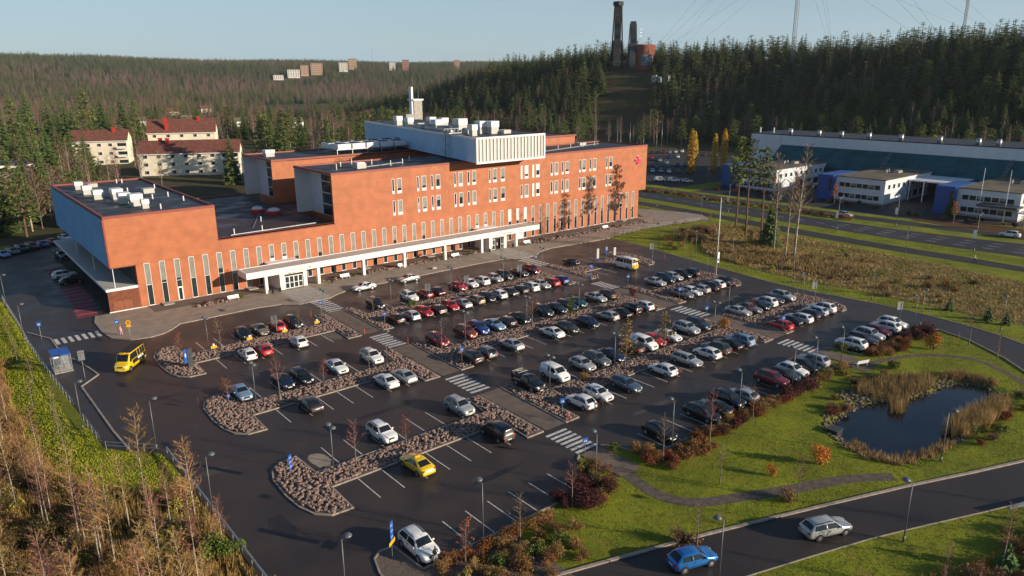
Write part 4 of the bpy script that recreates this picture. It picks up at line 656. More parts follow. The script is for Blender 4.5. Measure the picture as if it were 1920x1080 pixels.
def mast(lab, x, y, z0, h, w, wires=False):
    t = thing('radio_mast', lab, 'mast', (x,y,z0)); b = MB(); P = [(x+w*math.cos(a), y+w*math.sin(a)) for a in (R(90),R(210),R(330))]
    for p in P: b.bar((*p,z0),(*p,z0+h),0.24)
    n = int(h/(w*2.2))
    for k in range(n):
        za = z0+h*k/n; zb = z0+h*(k+1)/n
        for i in range(3): b.bar((*P[i],za),(*P[(i+1) % 3],zb),0.13); b.bar((*P[i],zb),(*P[(i+1) % 3],zb),0.12)
    b.build('lattice', 'lattice_grey', t)
    return t, P
t, P = mast('tall red and white lattice radio mast rising out of frame above the hill', 505, 296, H(505,296), 130, 1.5)
b = MB(); b.box(502,508,293,299,H(505,296)+47,H(505,296)+47.6); b.build('platform', 'galvanised', t)
for q, a in ((57,0),(62,2.1),(54,4.0)): b = MB(); b.tube((505+1.6*math.cos(a),296+1.6*math.sin(a),H(505,296)+q),(505+2.4*math.cos(a),296+2.4*math.sin(a),H(505,296)+q),1.2,0.9,12); b.build('dish', 'steel_dark', t)
for (x1, y1) in ((432,364),(572,300),(640,190),(470,170),(500,430)):
    for q in (70,100,128):
        b = MB(); b.bar((505,296,H(505,296)+q),(x1,y1,H(x1,y1)+2),0.07); b.build('guy_wire', 'steel_dark', t)
mast('smaller lattice mast above the trees at far right', 544, 200, H(544,200), 38, 0.9); mast('tiny lattice mast on the distant ridge', 1560, 2800, H(1560,2800), 75, 2.0)
# ------------------------------------------------------------------ distant blocks and houses
FARSPOT = []
def far_block(lab, pxd, dist, w, h, m, floors=5, cols=5, dz=0.0):
    a = YAW+math.atan((pxd-960)/1369.3); x, y = dist*math.sin(a), dist*math.cos(a); z = H(x,y)+dz*0.25; FARSPOT.append((x, y, w*0.75, 140))
    t = thing('distant_block', lab, 'building', (x,y,z), -a, 'distant buildings on the wooded ridge'); b = MB(); b.box(-w/2,w/2,0,w*0.6,-25,h); b.build('wall', m, t, local=True); b = MB(); b.box(-w/2-0.3,w/2+0.3,-0.3,w*0.6+0.3,h,h+0.8); b.build('roof', 'flat_roof', t, local=True)
    for f in range(floors): b = MB(); [b.box(-w/2+w*(c+0.25)/cols, -w/2+w*(c+0.7)/cols, -0.15, -0.01, h*(f+0.35)/floors, h*(f+0.8)/floors) for c in range(cols)]; b.build('window_row', 'window_glass', t, local=True)
mat('far_orange', (0.50,0.33,0.22), 0.8, var=0.05); mat('far_white', (0.72,0.68,0.62), 0.8, var=0.05); mat('far_red', (0.42,0.20,0.16), 0.8, var=0.05)
for i, (px_, d, w, h, m, dz, lab) in enumerate(((570,2000,30,18,'far_white',10,'distant low white block, leftmost on the ridge'),(590,2050,20,24,'far_orange',12,'distant narrow orange tower, second on the ridge'),(612,2080,30,27,'far_orange',12,'distant wide orange tower, tallest on the ridge'),(542,1950,24,10,'far_white',8,'distant white house left of the ridge blocks'),(660,2200,24,22,'far_white',12,'distant pale block in the middle of the ridge'),(677,2300,24,26,'far_orange',20,'distant orange and white block above the middle of the ridge'),(748,2300,18,20,'far_white',16,'distant pale narrow block near the small mast'),(772,2300,20,26,'far_red',16,'distant red tower right of the small mast'),(864,2400,18,22,'far_orange',18,'distant orange block at the right end of the ridge'))): far_block(lab, px_, d, w, h, m, 5, 5, dz)
def cottage(lab, pxd, dist, w, m):
    a = YAW+math.atan((pxd-960)/1369.3); x, y = dist*math.sin(a), dist*math.cos(a); z = H(x,y); FARSPOT.append((x, y, w*0.9, 75)); t = thing('cottage', lab, 'house', (x,y,z), -a+0.4, 'small houses in the far woods'); b = MB(); b.box(-w/2,w/2,0,w*0.7,-4,4.5); b.build('wall', m, t, local=True)
    b = MB(); b.add([(-w/2-0.4,-0.4,4.4),(w/2+0.4,-0.4,4.4),(w/2+0.4,w*0.35,8),(-w/2-0.4,w*0.35,8),(w/2+0.4,w*0.7+0.4,4.4),(-w/2-0.4,w*0.7+0.4,4.4)],[(0,1,2,3),(3,2,4,5),(0,3,5),(1,4,2)]); b.build('roof', 'flat_roof' if m != 'cream_render' else 'tile_roof', t, local=True)
    for k in (-0.25,0.25): b = MB(); b.box(w*k-0.7,w*k+0.7,-0.1,-0.01,1.3,3.0); b.build('window', 'window_glass', t, local=True)
for i, (p, d, w, m, lab) in enumerate(((292,720,12,'white_render','small white gabled house among bare trees, leftmost in the far woods'),(368,760,11,'white_render','small white house in the far woods, second from left'),(468,700,12,'white_render','small white house in the far woods, third from left'),(345,900,12,'cream_render','small cream house in the far woods above the second white one'),(405,980,12,'cream_render','small cream house high in the far woods'),(570,640,10,'white_render','small white house in the far woods, nearest the hospital'))): cottage(lab, p, d, w, m)
# ------------------------------------------------------------------ cars
PAINTS = dict(white=(0.78,0.78,0.76), silver=(0.45,0.46,0.46), grey=(0.17,0.175,0.18), darkgrey=(0.045,0.047,0.05), black=(0.010,0.010,0.011), red=(0.46,0.012,0.018), darkred=(0.20,0.010,0.016), maroon=(0.07,0.010,0.014), blue=(0.018,0.055,0.26), navy=(0.010,0.019,0.050), skyblue=(0.22,0.35,0.50), paleblue=(0.55,0.62,0.68), bluegrey=(0.085,0.13,0.19), slate=(0.035,0.048,0.065), teal=(0.008,0.085,0.10), darkgreen=(0.012,0.022,0.019), brown=(0.075,0.045,0.032), beige=(0.27,0.205,0.14), orange=(0.26,0.045,0.014), olive=(0.07,0.07,0.05), yellow=(0.80,0.52,0.008), roadblue=(0.015,0.16,0.50))
for k, c in PAINTS.items(): paint(k, c, 0.0 if k in ('white','red','yellow') else 0.3)
CWORD = dict(darkgrey='dark grey', darkred='dark red', skyblue='light blue', paleblue='pale blue', bluegrey='blue-grey', darkgreen='dark green', slate='slate', roadblue='bright blue')
# type: L, W, H, wheel r, cowl(t,z), screen top t, roof end t, rear glass base(t,z), hood z, tail top z, roof half-width share, axles
SPEC = dict(hatch=(4.2,1.78,1.48,0.32,(0.27,0.96),0.43,0.83,(0.955,1.02),0.80,0.95,0.70,(0.20,0.81)), sedan=(4.6,1.80,1.44,0.32,(0.28,0.95),0.43,0.70,(0.86,1.03),0.80,1.00,0.68,(0.195,0.79)),
 wagon=(4.65,1.80,1.48,0.32,(0.27,0.95),0.41,0.88,(0.965,1.03),0.80,0.98,0.70,(0.195,0.79)), suv=(4.5,1.86,1.68,0.36,(0.26,1.08),0.40,0.86,(0.96,1.14),0.94,1.05,0.72,(0.195,0.80)), van=(4.55,1.86,1.86,0.33,(0.20,1.18),0.35,0.96,(0.985,1.15),0.98,1.10,0.80,(0.175,0.80)),
 minibus=(5.9,2.02,2.45,0.36,(0.13,1.35),0.26,0.965,(0.99,1.3),1.1,1.2,0.84,(0.17,0.77)), pickup=(5.2,1.86,1.80,0.40,(0.27,1.20),0.39,0.60,(0.64,1.22),1.06,1.15,0.74,(0.18,0.78)), sports=(4.2,1.78,1.22,0.32,(0.32,0.84),0.46,0.60,(0.72,0.92),0.72,0.88,0.66,(0.19,0.80)))
def lerp(a, b, t): return a+(b-a)*t
def car_meshes(kind):
    L, W, Hh, wr, (ct, cz), wt, rt_, (bt, bz), hz, tz, rw_, ax = SPEC[kind]; hw = W/2
    K = [(0,0.74),(0.02,0.85),(0.06,0.93),(0.12,0.98),(0.20,1.0),(0.84,1.0),(0.94,0.96),(0.985,0.90),(1,0.84)]
    ST = [(0.0,0.42,0),(0.006,hz-0.16,0),(0.03,hz-0.05,0),(0.10,lerp(hz,cz,0.30),0),(0.18 if ct > 0.2 else 0.115,lerp(hz,cz,0.72),0),(ct,cz,0),(lerp(ct,wt,0.5),lerp(cz,Hh-0.05,0.55),1),(wt,Hh-0.05,1),(lerp(wt,rt_,0.4),Hh,1),(lerp(wt,rt_,0.75),Hh-0.01,1),(rt_,Hh-0.06,1),(lerp(rt_,bt,0.5),lerp(Hh-0.06,bz,0.45),1),(bt,bz,0),(lerp(bt,1,0.6),tz,0),(0.997,tz-0.12,0),(1.0,0.45,0)]
    belt = lambda t: lerp(cz-0.03, bz-0.02, max(0,min(1,(t-ct)/(bt-ct))))
    rings = []
    for t, zt_, gh in ST:
        k = interp(t, K)*hw; y = -L/2+t*L; zb = min(belt(t), zt_-0.05); zb = max(zb, 0.40)
        lo = 0.24 if 0.03 < t < 0.97 else 0.30
        if gh: rwd = lerp(0.86, rw_, max(0,min(1,(zt_-cz)/(Hh-0.06-cz)))); top = rwd*k; cr = 0.025
        else: top = 0.84*k; cr = 0.02
        rings.append([(0.80*k,y,lo),(0.965*k,y,lo+0.08),(1.0*k,y,0.58 if zb > 0.66 else zb*0.85),(0.975*k,y,zb),(top,y,zt_-0.01),(top*0.55,y,zt_+cr*0.7),(0,y,zt_+cr)])
    full = [[p for p in r] + [(-x,y,z) for x,y,z in r[-2::-1]] for r in rings]
    b = MB(); n = len(full[0])
    for r in full: b.v += r
    for i in range(len(full)-1):
        for j in range(n-1): b.f.append((i*n+j, (i+1)*n+j, (i+1)*n+j+1, i*n+j+1)); b.m.append(1 if j in (0, n-2) else 0)
        b.f.append((i*n+n-1, (i+1)*n+n-1, (i+1)*n, i*n)); b.m.append(1)
    e = (len(full)-1)*n; b.f.append(tuple(range(n))); b.m.append(0); b.f.append(tuple(range(e+n-1,e-1,-1))); b.m.append(0)
    for a in ax:
        y = -L/2+a*L
        for s in (-1,1):
            c = [(s*(hw+0.006), y+(wr+0.07)*math.cos(q*0.3927), wr+(wr+0.07)*math.sin(q*0.3927)) for q in range(16)]
            b.add(c, [tuple(range(16)) if s > 0 else tuple(range(15,-1,-1))], 1)
    for td in ((lerp(ct,wt,0.15), lerp(wt,rt_,0.45), lerp(rt_,bt,0.1)) if kind not in ('van','minibus') else (ct+0.02, lerp(wt,rt_,0.12))):
        y = -L/2+td*L; zb_ = belt(td)
        for s in (-1,1): b.add([(s*(0.968*hw+0.004),y-0.009,0.36),(s*(0.968*hw+0.004),y+0.009,0.36),(s*(hw+0.005),y+0.009,0.58),(s*(hw+0.005),y-0.009,0.58),(s*(0.976*hw+0.006),y+0.009,zb_-0.01),(s*(0.976*hw+0.006),y-0.009,zb_-0.01)], [(0,1,2,3),(3,2,4,5)] if s > 0 else [(3,2,1,0),(5,4,2,3)], 1)
    for td in (lerp(wt,rt_,0.36), lerp(wt,rt_,0.86)):
        y = -L/2+td*L; zb_ = belt(td)
        for s in (-1,1): b.box(*sorted((s*hw*0.975, s*(hw+0.03))), y-0.1, y+0.1, zb_-0.14, zb_-0.10, 1)
    if kind == 'pickup': b.box(-hw*0.93,hw*0.93,-L/2+bt*L+0.04,L/2-0.05,0.95,1.78,0)
    P = {}; P['body'] = b.mesh('car_body', ('paint_white','black_plastic'), True)
    def at(t):
        for i in range(len(ST)-1):
            if ST[i][0] <= t <= ST[i+1][0]+1e-9:
                u = (t-ST[i][0])/max(1e-6, ST[i+1][0]-ST[i][0]); return [tuple(lerp(p[a],q[a],u) for a in range(3)) for p, q in zip(rings[i], rings[i+1])]
    def side(t, v, s):
        r = at(t); p, q = r[3], r[4]; return (s*(lerp(p[0],q[0],v)+0.012), lerp(p[1],q[1],v), lerp(p[2],q[2],v)+0.004)
    def pane(t0b, t0t, t1b, t1t, s):
        m = MB(); v0, v1 = 0.10, 0.90; A = [side(lerp(t0b,t1b,i/3), v0, s) for i in range(4)]; Bq = [side(lerp(t0t,t1t,i/3), v1, s) for i in range(4)]
        m.v = A+Bq; m.f = [((i,i+1,i+5,i+4) if s > 0 else (i+4,i+5,i+1,i)) for i in range(3)]; m.m = [0]*3; return m.mesh('car_side_window', ('car_glass',), True)
    mid = lerp(wt, rt_, 0.45); P['side'] = []
    for s in (-1,1):
        P['side'].append(pane(ct+0.035, wt+0.005, mid-0.01, mid-0.01, s))
        if kind in ('van',): continue
        if kind == 'minibus':
            for q in range(3): P['side'].append(pane(lerp(mid,0.95,q/3)+0.01, lerp(mid,0.95,q/3)+0.01, lerp(mid,0.95,(q+1)/3)-0.01, lerp(mid,0.95,(q+1)/3)-0.01, s))
            continue
        P['side'].append(pane(mid+0.01, mid+0.01, lerp(rt_,bt,0.55 if kind in ('hatch','suv','wagon') else 0.75)-0.02, rt_-0.015, s))
    def screen(ta, tb, fx=0.9):
        m = MB(); cols = 5; rows_ = 5
        for i in range(rows_):
            t = lerp(ta, tb, i/(rows_-1)); r = at(t); d = 0.015
            for j in range(cols):
                u = -1+2*j/(cols-1); x = u*r[4][0]*fx; au = abs(u)*fx; zc = lerp(r[6][2], r[4][2], au**2); m.v.append((x, r[4][1]+(-d if ta < 0.5 else d), zc+d))
        m.f = [(i*cols+j, i*cols+j+1, (i+1)*cols+j+1, (i+1)*cols+j) for i in range(rows_-1) for j in range(cols-1)]; m.m = [0]*len(m.f); return m.mesh('car_screen', ('car_glass',), True)
    P['wind'] = screen(ct+0.012, wt-0.012); P['rear'] = screen(rt_+0.008, bt-0.006, 0.86)
    m = MB(); m.tube((-0.11,0,0),(0.11,0,0),wr,wr,18); P['tyre'] = m.mesh('car_tyre', ('rubber',))
    m = MB(); m.tube((0.085,0,0),(0.119,0,0),wr*0.70,wr*0.62,12); m.tube((0.119,0,0),(0.128,0,0),wr*0.2,wr*0.16,8); P['rim'] = m.mesh('car_rim', ('rim_metal',))
    m = MB(); m.add([(-0.19,-0.05,-0.07),(0.19,0.10,-0.05),(0.19,0.16,0.07),(-0.19,0.02,0.075),(-0.19,0.06,-0.07),(0.19,0.2,-0.05),(0.19,0.24,0.07),(-0.19,0.10,0.075)], [(0,1,2,3),(7,6,5,4),(0,4,5,1),(1,5,6,2),(2,6,7,3),(3,7,4,0)]); P['head'] = m.mesh('car_headlight', ('lamp_clear',))
    m = MB(); hh = 0.28 if kind in ('van','minibus','suv','hatch') else 0.16; m.box(-0.13,0.13,-0.03,0.03,-hh/2,hh/2); P['tail'] = m.mesh('car_tail_light', ('lamp_red',))
    m = MB(); m.box(-0.26,0.26,-0.012,0.012,-0.055,0.055); P['plate'] = m.mesh('car_plate', ('plate_white',))
    m = MB(); m.box(-0.36,0.36,-0.02,0.02,-0.09,0.09); P['grille'] = m.mesh('car_grille', ('black_plastic',))
    m = MB(); m.add([(-0.1,-0.05,-0.06),(0.1,-0.03,-0.06),(0.1,0.06,-0.06),(-0.1,0.06,-0.06),(-0.1,-0.04,0.08),(0.09,-0.02,0.07),(0.09,0.06,0.07),(-0.1,0.06,0.08)], [(0,3,2,1),(4,5,6,7),(0,1,5,4),(1,2,6,5),(2,3,7,6),(3,0,4,7)]); P['mirror'] = m.mesh('car_mirror', ('paint_white',))
    P['spec'] = SPEC[kind]; P['at'] = at; P['belt'] = belt; return P
CM = {k: car_meshes(k) for k in SPEC}
def car(kind, colr, x, y, rz, label, group=None, z=0.0, full=True, name=None, cat=None, roofcol=None):
    base = 'sedan' if kind == 'taxi' else kind
    P = CM[base]; L, W, Hh, wr, (ct, cz), wt, rt_, (bt, bz), hz, tz, rw_, ax = P['spec']; hw = W/2
    t = thing(name or dict(van='parked_van', minibus='minibus', pickup='pickup_truck', taxi='taxi_car').get(kind, 'parked_car'), label, cat or dict(van='van', minibus='minibus', pickup='pickup').get(kind, 'car'), (x,y,z), rz, group)
    pm = 'paint_'+colr; inst('body', P['body'], t, mats=[pm])
    inst('windscreen', P['wind'], t); inst('rear_window', P['rear'], t)
    for s in P['side']: inst('side_window', s, t)
    for a in ax:
        for s in (-1,1):
            w = inst('wheel', P['tyre'], t, (s*(hw-0.085), -L/2+a*L, wr), (0, 0, 0 if s > 0 else math.pi))
            if full: inst('rim', P['rim'], w)
    if not full: return t
    for s in (-1,1):
        inst('headlight', P['head'], t, (s*hw*0.66, -L/2+0.035, hz-0.13), (0, 0, 0), (s*1.0, 1.0, 1.0)); inst('tail_light', P['tail'], t, (s*hw*0.74, L/2-0.03, tz-0.16)); inst('mirror', P['mirror'], t, (s*(hw+0.07), -L/2+(ct+0.07)*L, P['belt'](ct+0.07)+0.09), mats=[pm if colr not in ('yellow',) else 'paint_black'])
    inst('grille', P['grille'], t, (0, -L/2+0.0, hz-0.2)); inst('number_plate', P['plate'], t, (0, -L/2-0.03, 0.44)); inst('number_plate', P['plate'], t, (0, L/2+0.015, 0.62 if base != 'sedan' else 0.7))
    if base in ('suv','wagon'):
        for s in (-1,1): b = MB(); b.bar((s*hw*0.62,-L/2+(wt+0.05)*L,Hh+0.03),(s*hw*0.62,-L/2+(rt_-0.03)*L,Hh+0.01),0.05); b.build('roof_rail', 'steel_dark', t, local=True)
    if kind == 'pickup':
        for q in (0.72,0.92): b = MB(); b.bar((-hw*0.9,-L/2+q*L,1.86),(hw*0.9,-L/2+q*L,1.86),0.07); b.build('roof_bar', 'galvanised', t, local=True)
    if kind == 'taxi': b = MB(); b.box(-0.3,0.3,-0.05,0.2,Hh+0.02,Hh+0.16); b.build('taxi_sign', 'sign_yellow', t, local=True)
    return t
NOUN = dict(hatch='hatchback', sedan='sedan', suv='suv', wagon='estate car', van='van', minibus='minibus', pickup='pickup with black canopy', taxi='taxi', sports='low sports car')
ROWNAME = {'R1u':'hospital side of first bed','R1l':'near side of first bed','R2u':'hospital side of second bed','R2l':'near side of second bed','R3u':'hospital side of third bed','R3l':'near side of third bed','R4_':'row along the hedge'}
ROWY = {'R1u':111.4,'R1l':102.0,'R2u':88.9,'R2l':80.0,'R3u':67.3,'R3l':58.9,'R4_':47.2}
CARS = {'R1u1': [('hatch', 'black', 'F', 36.3), ('sedan', 'beige', 'F', 39.1), ('hatch', 'red', 'B', 41.9), ('suv', 'black', 'F', 44.6)], 'R1l1': [('hatch', 'white', 'B', 33.6), ('hatch', 'red', 'B', 35.9), ('hatch', 'white', 'B', 41.4)], 'R2u1': [('sedan', 'skyblue', 'F', 27.9), ('sedan', 'navy', 'F', 33.5), ('wagon', 'black', 'F', 36.1), ('sedan', 'white', 'F', 41.3), ('suv', 'white', 'F', 46.8)], 'R2l1': [('sedan', 'darkgrey', 'B', 33.2), ('sedan', 'white', 'B', 44.0), ('sedan', 'silver', 'B', 46.7)], 'R3u1': [('suv', 'white', 'F', 36.1), ('suv', 'silver', 'F', 46.8)], 'R3l1': [('taxi', 'yellow', 'B', 35.4), ('van', 'black', 'B', 46.2)], 'R4_1': [('suv', 'white', 'F', 28.1)], 'R1u2': [('suv', 'black', 'F', 60.1), ('suv', 'white', 'F', 67.0), ('hatch', 'darkred', 'B', 70.3), ('sedan', 'maroon', 'B', 72.8), ('sedan', 'red', 'F', 77.9), ('hatch', 'white', 'F', 80.8), ('suv', 'white', 'B', 83.5), ('hatch', 'silver', 'F', 87.0), ('suv', 'black', 'F', 89.5), ('sedan', 'darkgrey', 'F', 93.6), ('suv', 'darkred', 'F', 96.8)], 'R1l2': [('hatch', 'black', 'B', 58.5), ('hatch', 'paleblue', 'B', 61.4), ('hatch', 'red', 'F', 64.2), ('hatch', 'darkgrey', 'B', 66.6), ('hatch', 'red', 'F', 69.5), ('sedan', 'silver', 'B', 72.0), ('wagon', 'beige', 'B', 75.1), ('hatch', 'black', 'F', 77.7), ('hatch', 'white', 'B', 80.4), ('sedan', 'darkgrey', 'B', 83.1), ('hatch', 'darkgrey', 'B', 85.5), ('suv', 'white', 'B', 87.9), ('sedan', 'silver', 'F', 91.0), ('hatch', 'red', 'B', 93.5), ('hatch', 'blue', 'B', 96.1)], 'R2u2': [('suv', 'darkred', 'F', 58.0), ('suv', 'orange', 'F', 63.4), ('suv', 'blue', 'F', 66.0), ('sedan', 'skyblue', 'F', 69.2), ('hatch', 'darkgrey', 'B', 71.6), ('sedan', 'black', 'F', 74.6), ('suv', 'darkgreen', 'F', 79.9), ('sedan', 'slate', 'F', 83.0), ('wagon', 'navy', 'F', 85.6), ('sedan', 'teal', 'F', 87.6), ('sedan', 'silver', 'F', 92.8), ('suv', 'brown', 'B', 95.2)], 'R2l2': [('suv', 'black', 'B', 57.7), ('hatch', 'grey', 'B', 60.5), ('sedan', 'silver', 'B', 65.5), ('sedan', 'white', 'B', 73.8), ('hatch', 'darkgrey', 'F', 77.2), ('hatch', 'navy', 'F', 81.6), ('hatch', 'silver', 'B', 86.5), ('sedan', 'black', 'B', 89.4), ('van', 'black', 'B', 92.0), ('hatch', 'white', 'B', 95.3)], 'R3u2': [('pickup', 'black', 'F', 57.9), ('van', 'white', 'F', 62.6), ('hatch', 'silver', 'F', 68.0), ('suv', 'grey', 'F', 70.7), ('sedan', 'navy', 'F', 73.6), ('hatch', 'brown', 'B', 78.2), ('van', 'white', 'F', 80.8), ('hatch', 'red', 'F', 83.0), ('sedan', 'white', 'F', 86.4), ('suv', 'silver', 'F', 91.2), ('suv', 'slate', 'F', 94.2)], 'R3l2': [('hatch', 'white', 'B', 59.2), ('hatch', 'white', 'F', 62.5), ('wagon', 'bluegrey', 'F', 67.4), ('hatch', 'white', 'B', 75.0), ('wagon', 'silver', 'F', 80.4), ('hatch', 'white', 'B', 84.9), ('suv', 'olive', 'B', 87.2), ('sedan', 'black', 'B', 90.3), ('suv', 'skyblue', 'B', 93.0)], 'R4_2': [('hatch', 'black', 'F', 60.3), ('wagon', 'black', 'F', 67.9), ('sedan', 'black', 'B', 70.4), ('suv', 'black', 'F', 73.5), ('hatch', 'silver', 'B', 75.8), ('suv', 'darkred', 'F', 83.2), ('hatch', 'darkgrey', 'F', 86.0), ('hatch', 'white', 'F', 88.2), ('sedan', 'black', 'F', 91.2), ('suv', 'silver', 'B', 93.3)], 'R4_3': [('suv', 'white', 'B', 104.2), ('wagon', 'darkgrey', 'F', 107.7), ('suv', 'silver', 'F', 110.0), ('hatch', 'darkred', 'F', 113.0), ('suv', 'white', 'B', 115.9), ('suv', 'white', 'F', 118.2)], 'R1u3': [('sports', 'black', 'F', 108.5)], 'R1l3': [('minibus', 'white', 'B', 114.2)], 'R2u3': [('sedan', 'silver', 'F', 109.2), ('suv', 'navy', 'F', 112.3), ('hatch', 'silver', 'F', 114.8), ('hatch', 'black', 'F', 117.8), ('hatch', 'darkgrey', 'B', 120.3)], 'R2l3': [('hatch', 'grey', 'F', 106.5), ('hatch', 'white', 'F', 109.2), ('hatch', 'silver', 'B', 111.6), ('suv', 'black', 'B', 113.9), ('hatch', 'white', 'B', 116.8), ('suv', 'black', 'B', 118.8)], 'R3u3': [('sedan', 'silver', 'F', 105.3), ('sedan', 'grey', 'F', 108.2), ('sedan', 'black', 'F', 111.0), ('suv', 'white', 'B', 113.0), ('hatch', 'slate', 'F', 116.0), ('suv', 'silver', 'F', 118.9)], 'R3l3': [('hatch', 'red', 'B', 104.1), ('sedan', 'black', 'B', 107.3), ('wagon', 'white', 'B', 109.5), ('hatch', 'navy', 'B', 113.4), ('hatch', 'paleblue', 'B', 115.0), ('suv', 'white', 'B', 117.2)]}
rc = random.Random(3)
for row, L_ in CARS.items():
    sec = int(row[-1]); L_ = sorted(L_, key=lambda c: c[3]); xs = [c[3] for c in L_]
    for _ in range(30):
        for i in range(len(xs)-1):
            g = xs[i+1]-xs[i]
            if g < 2.5: xs[i] -= (2.5-g)/2; xs[i+1] += (2.5-g)/2
    for i, (c, x) in enumerate(zip(L_, xs)):
        kind, colr, face = c[:3]; y = ROWY[row[:3]]+rc.uniform(-0.2,0.2); cw = CWORD.get(colr, colr)
        if kind == 'minibus': lab, x, y = 'white minibus with yellow rear, parked under the signs in the right section', 114.6, 101.6
        elif kind == 'taxi': lab = 'yellow taxi parked alone on the near side of the third bed'
        elif kind == 'sports': lab = 'black low sports car alone beside the first bed, right section'
        else: lab = f'{cw} {NOUN[kind]}, {nth(i)} from left, {ROWNAME[row[:3]]}, {SECT[sec]} section'
        o = car(kind, colr, x, y, (0 if face == 'F' else math.pi)+R(rc.uniform(-1.2,1.2)), lab, 'cars parked in the hospital car park')
        if kind == 'minibus':
            b = MB(); b.box(-0.95,0.95,2.955,2.99,0.35,1.25); b.box(-0.95,0.95,2.93,2.965,1.95,2.25); b.build('yellow_tail', 'paint_yellow', o, local=True)
def heading(dx, dy): return math.atan2(dx, -dy)      # front (-Y of the car) pointing along (dx, dy)
car('wagon','silver',57.2,26.0,heading(2.4,-0.95),'silver estate car driving on the access road at bottom right',name='moving_car')
car('hatch','roadblue',44.6,30.9,heading(2.4,-0.8),'bright blue small hatchback driving on the access road behind the estate car',name='moving_car')
car('sedan','white',64.0,123.0,heading(-1,0.02),'white sedan waiting by the kerb, nearer the left entrance',name='moving_car'); car('sedan','silver',73.8,122.6,heading(-1,-0.03),'silver sedan waiting by the kerb under the canopy middle',name='moving_car')
tv = car('minibus','yellow',19.6,109.6,heading(-0.62,-0.78),'yellow taxi van with black flanks driving towards the left edge',name='taxi_van',cat='van')
b = MB(); b.box(-0.85,0.85,-1.2,2.6,2.46,2.50); b.build('roof_panel','black_plastic',tv,local=True); b = MB(); b.box(-0.35,0.35,-1.9,-1.6,2.42,2.62); b.build('taxi_sign','sign_yellow',tv,local=True)
for s in (-1,1):
    b = MB(); b.box(s*1.012-0.004,s*1.012+0.004,-1.2,2.6,0.75,1.35); b.build('black_flank','black_plastic',tv,local=True); b = MB(); b.box(s*1.016-0.004,s*1.016+0.004,0.3,1.9,1.0,1.3); b.build('white_lettering_band','sign_white',tv,local=True)
for i, (x, y, k, c) in enumerate(((13.6,202.5,'hatch','skyblue'),(15.8,204.8,'hatch','grey'),(17.8,206.4,'suv','black'),(20.0,207.6,'suv','maroon'),(22.4,209.0,'hatch','blue'),(24.8,210.8,'hatch','red'),(28.0,214.4,'hatch','white'))): car(k, c, x, y, heading(0.35,-0.93), f'{CWORD.get(c,c)} {NOUN[k]}, {nth(i)} from left in the shaded lot beyond the left wing', 'cars in the shaded left lot', full=False)
car('suv','white',21.2,171.6,heading(1,0.1),'white suv parked across the shaded ambulance bay','cars in the shaded left lot'); car('hatch','black',21.4,165.4,heading(1,0.1),'black hatchback parked across the shaded ambulance bay','cars in the shaded left lot'); car('pickup','black',23.8,191.8,heading(0.2,-1),'dark pickup parked beside the left canopy','cars in the shaded left lot')
car('wagon','silver',207.6,100.6,heading(-0.05,-1),'silver estate car parked on the service drive before the middle pavilion','cars by the offices'); car('suv','white',210.6,59.5,heading(-0.02,1),'white suv on the service drive by the right pavilion','cars by the offices')
FL = [(289,241),(293,239),(298,237),(302,235),(283,231),(277,222),(274,213),(275,209.5),(267,220),(259,212),(248,206),(250,203),(251,199.5),(253,196),(255,192),(308,257),(311.5,255.8),(315,254.6),(318.5,253.4),(322,252.2),(326,251),(329.5,249.6),(324,228),(320,232),(263,216),(285,235)]
cols_ = ['red','slate','blue','white','silver','skyblue','blue','navy','slate','black','paleblue','skyblue','white','navy','maroon','maroon','black','darkred','silver','white','white','grey','white','orange','grey','darkgrey']
for i, ((x, y), c) in enumerate(zip(FL, cols_)): car(('hatch','sedan','suv')[i % 3], c, x, y, heading(-0.75,-0.66), f'{CWORD.get(c,c)} {NOUN[("hatch","sedan","suv")[i % 3]]} in the far car park, {nth(i)} counted outward from the hospital', 'cars in the far car park', full=False)
car('van','white',226.6,184.4,heading(0.6,-0.75),'large white van at the near edge of the far car park','cars in the far car park',full=False); car('van','white',229.6,180.0,heading(0.6,-0.75),'white van with windows beside the large van, far car park','cars in the far car park',full=False); car('hatch','white',232.0,175.2,heading(0.6,-0.75),'white hatchback right of the two vans, far car park','cars in the far car park',full=False)
for i, (x, y) in enumerate(((231,318),(238,322),(246,327),(262,335),(270,340),(232,342),(280,346))): car(('hatch','suv','sedan')[i % 3], ('white','silver','grey','paleblue','white','slate','silver')[i], x, y, heading(-0.6,-0.8), f'car in the shaded hill-foot lot behind the hospital, {nth(i)} from left', 'cars in the hill-foot lot', z=H(250,340)+0.02, full=False)
# ------------------------------------------------------------------ street furniture
def lab_sorted(pts, fmt):
    """labels counted from the left within each place"""
    by = {}
    for p in pts: by.setdefault(p[-1], []).append(p)
    out = []
    for pl, L_ in by.items():
        L_.sort(key=lambda p: (p[0], p[1]))
        for i, p in enumerate(L_): out.append((p, (fmt if len(L_) > 1 else fmt.replace(', {n} from left', '')).format(n=nth(i), place=pl)))
    return out
m = MB(); m.tube((0,0,0),(0,0,5.5),0.06,0.04,8); m.tube((0,0,0),(0,0,0.5),0.11,0.11,8); mat('post_grey',(0.17,0.175,0.18),0.5,0.5,0.1); POST = m.mesh('lamp_post', ('post_grey',), True)
m = MB(); m.tube((0,0,5.45),(0.42,0,5.62),0.035,0.035,6); ARM = m.mesh('lamp_arm', ('post_grey',), True)
m = MB(); m.lathe([(0.06,-0.10),(0.30,-0.06),(0.36,0.0),(0.30,0.10),(0.17,0.18),(0.04,0.21)], (0,0,0), 14); HEAD = m.mesh('lamp_head', ('lamp_grey',) if 'lamp_grey' in MATS else (mat('lamp_grey',(0.13,0.145,0.155),0.35,0.2,0),), True)
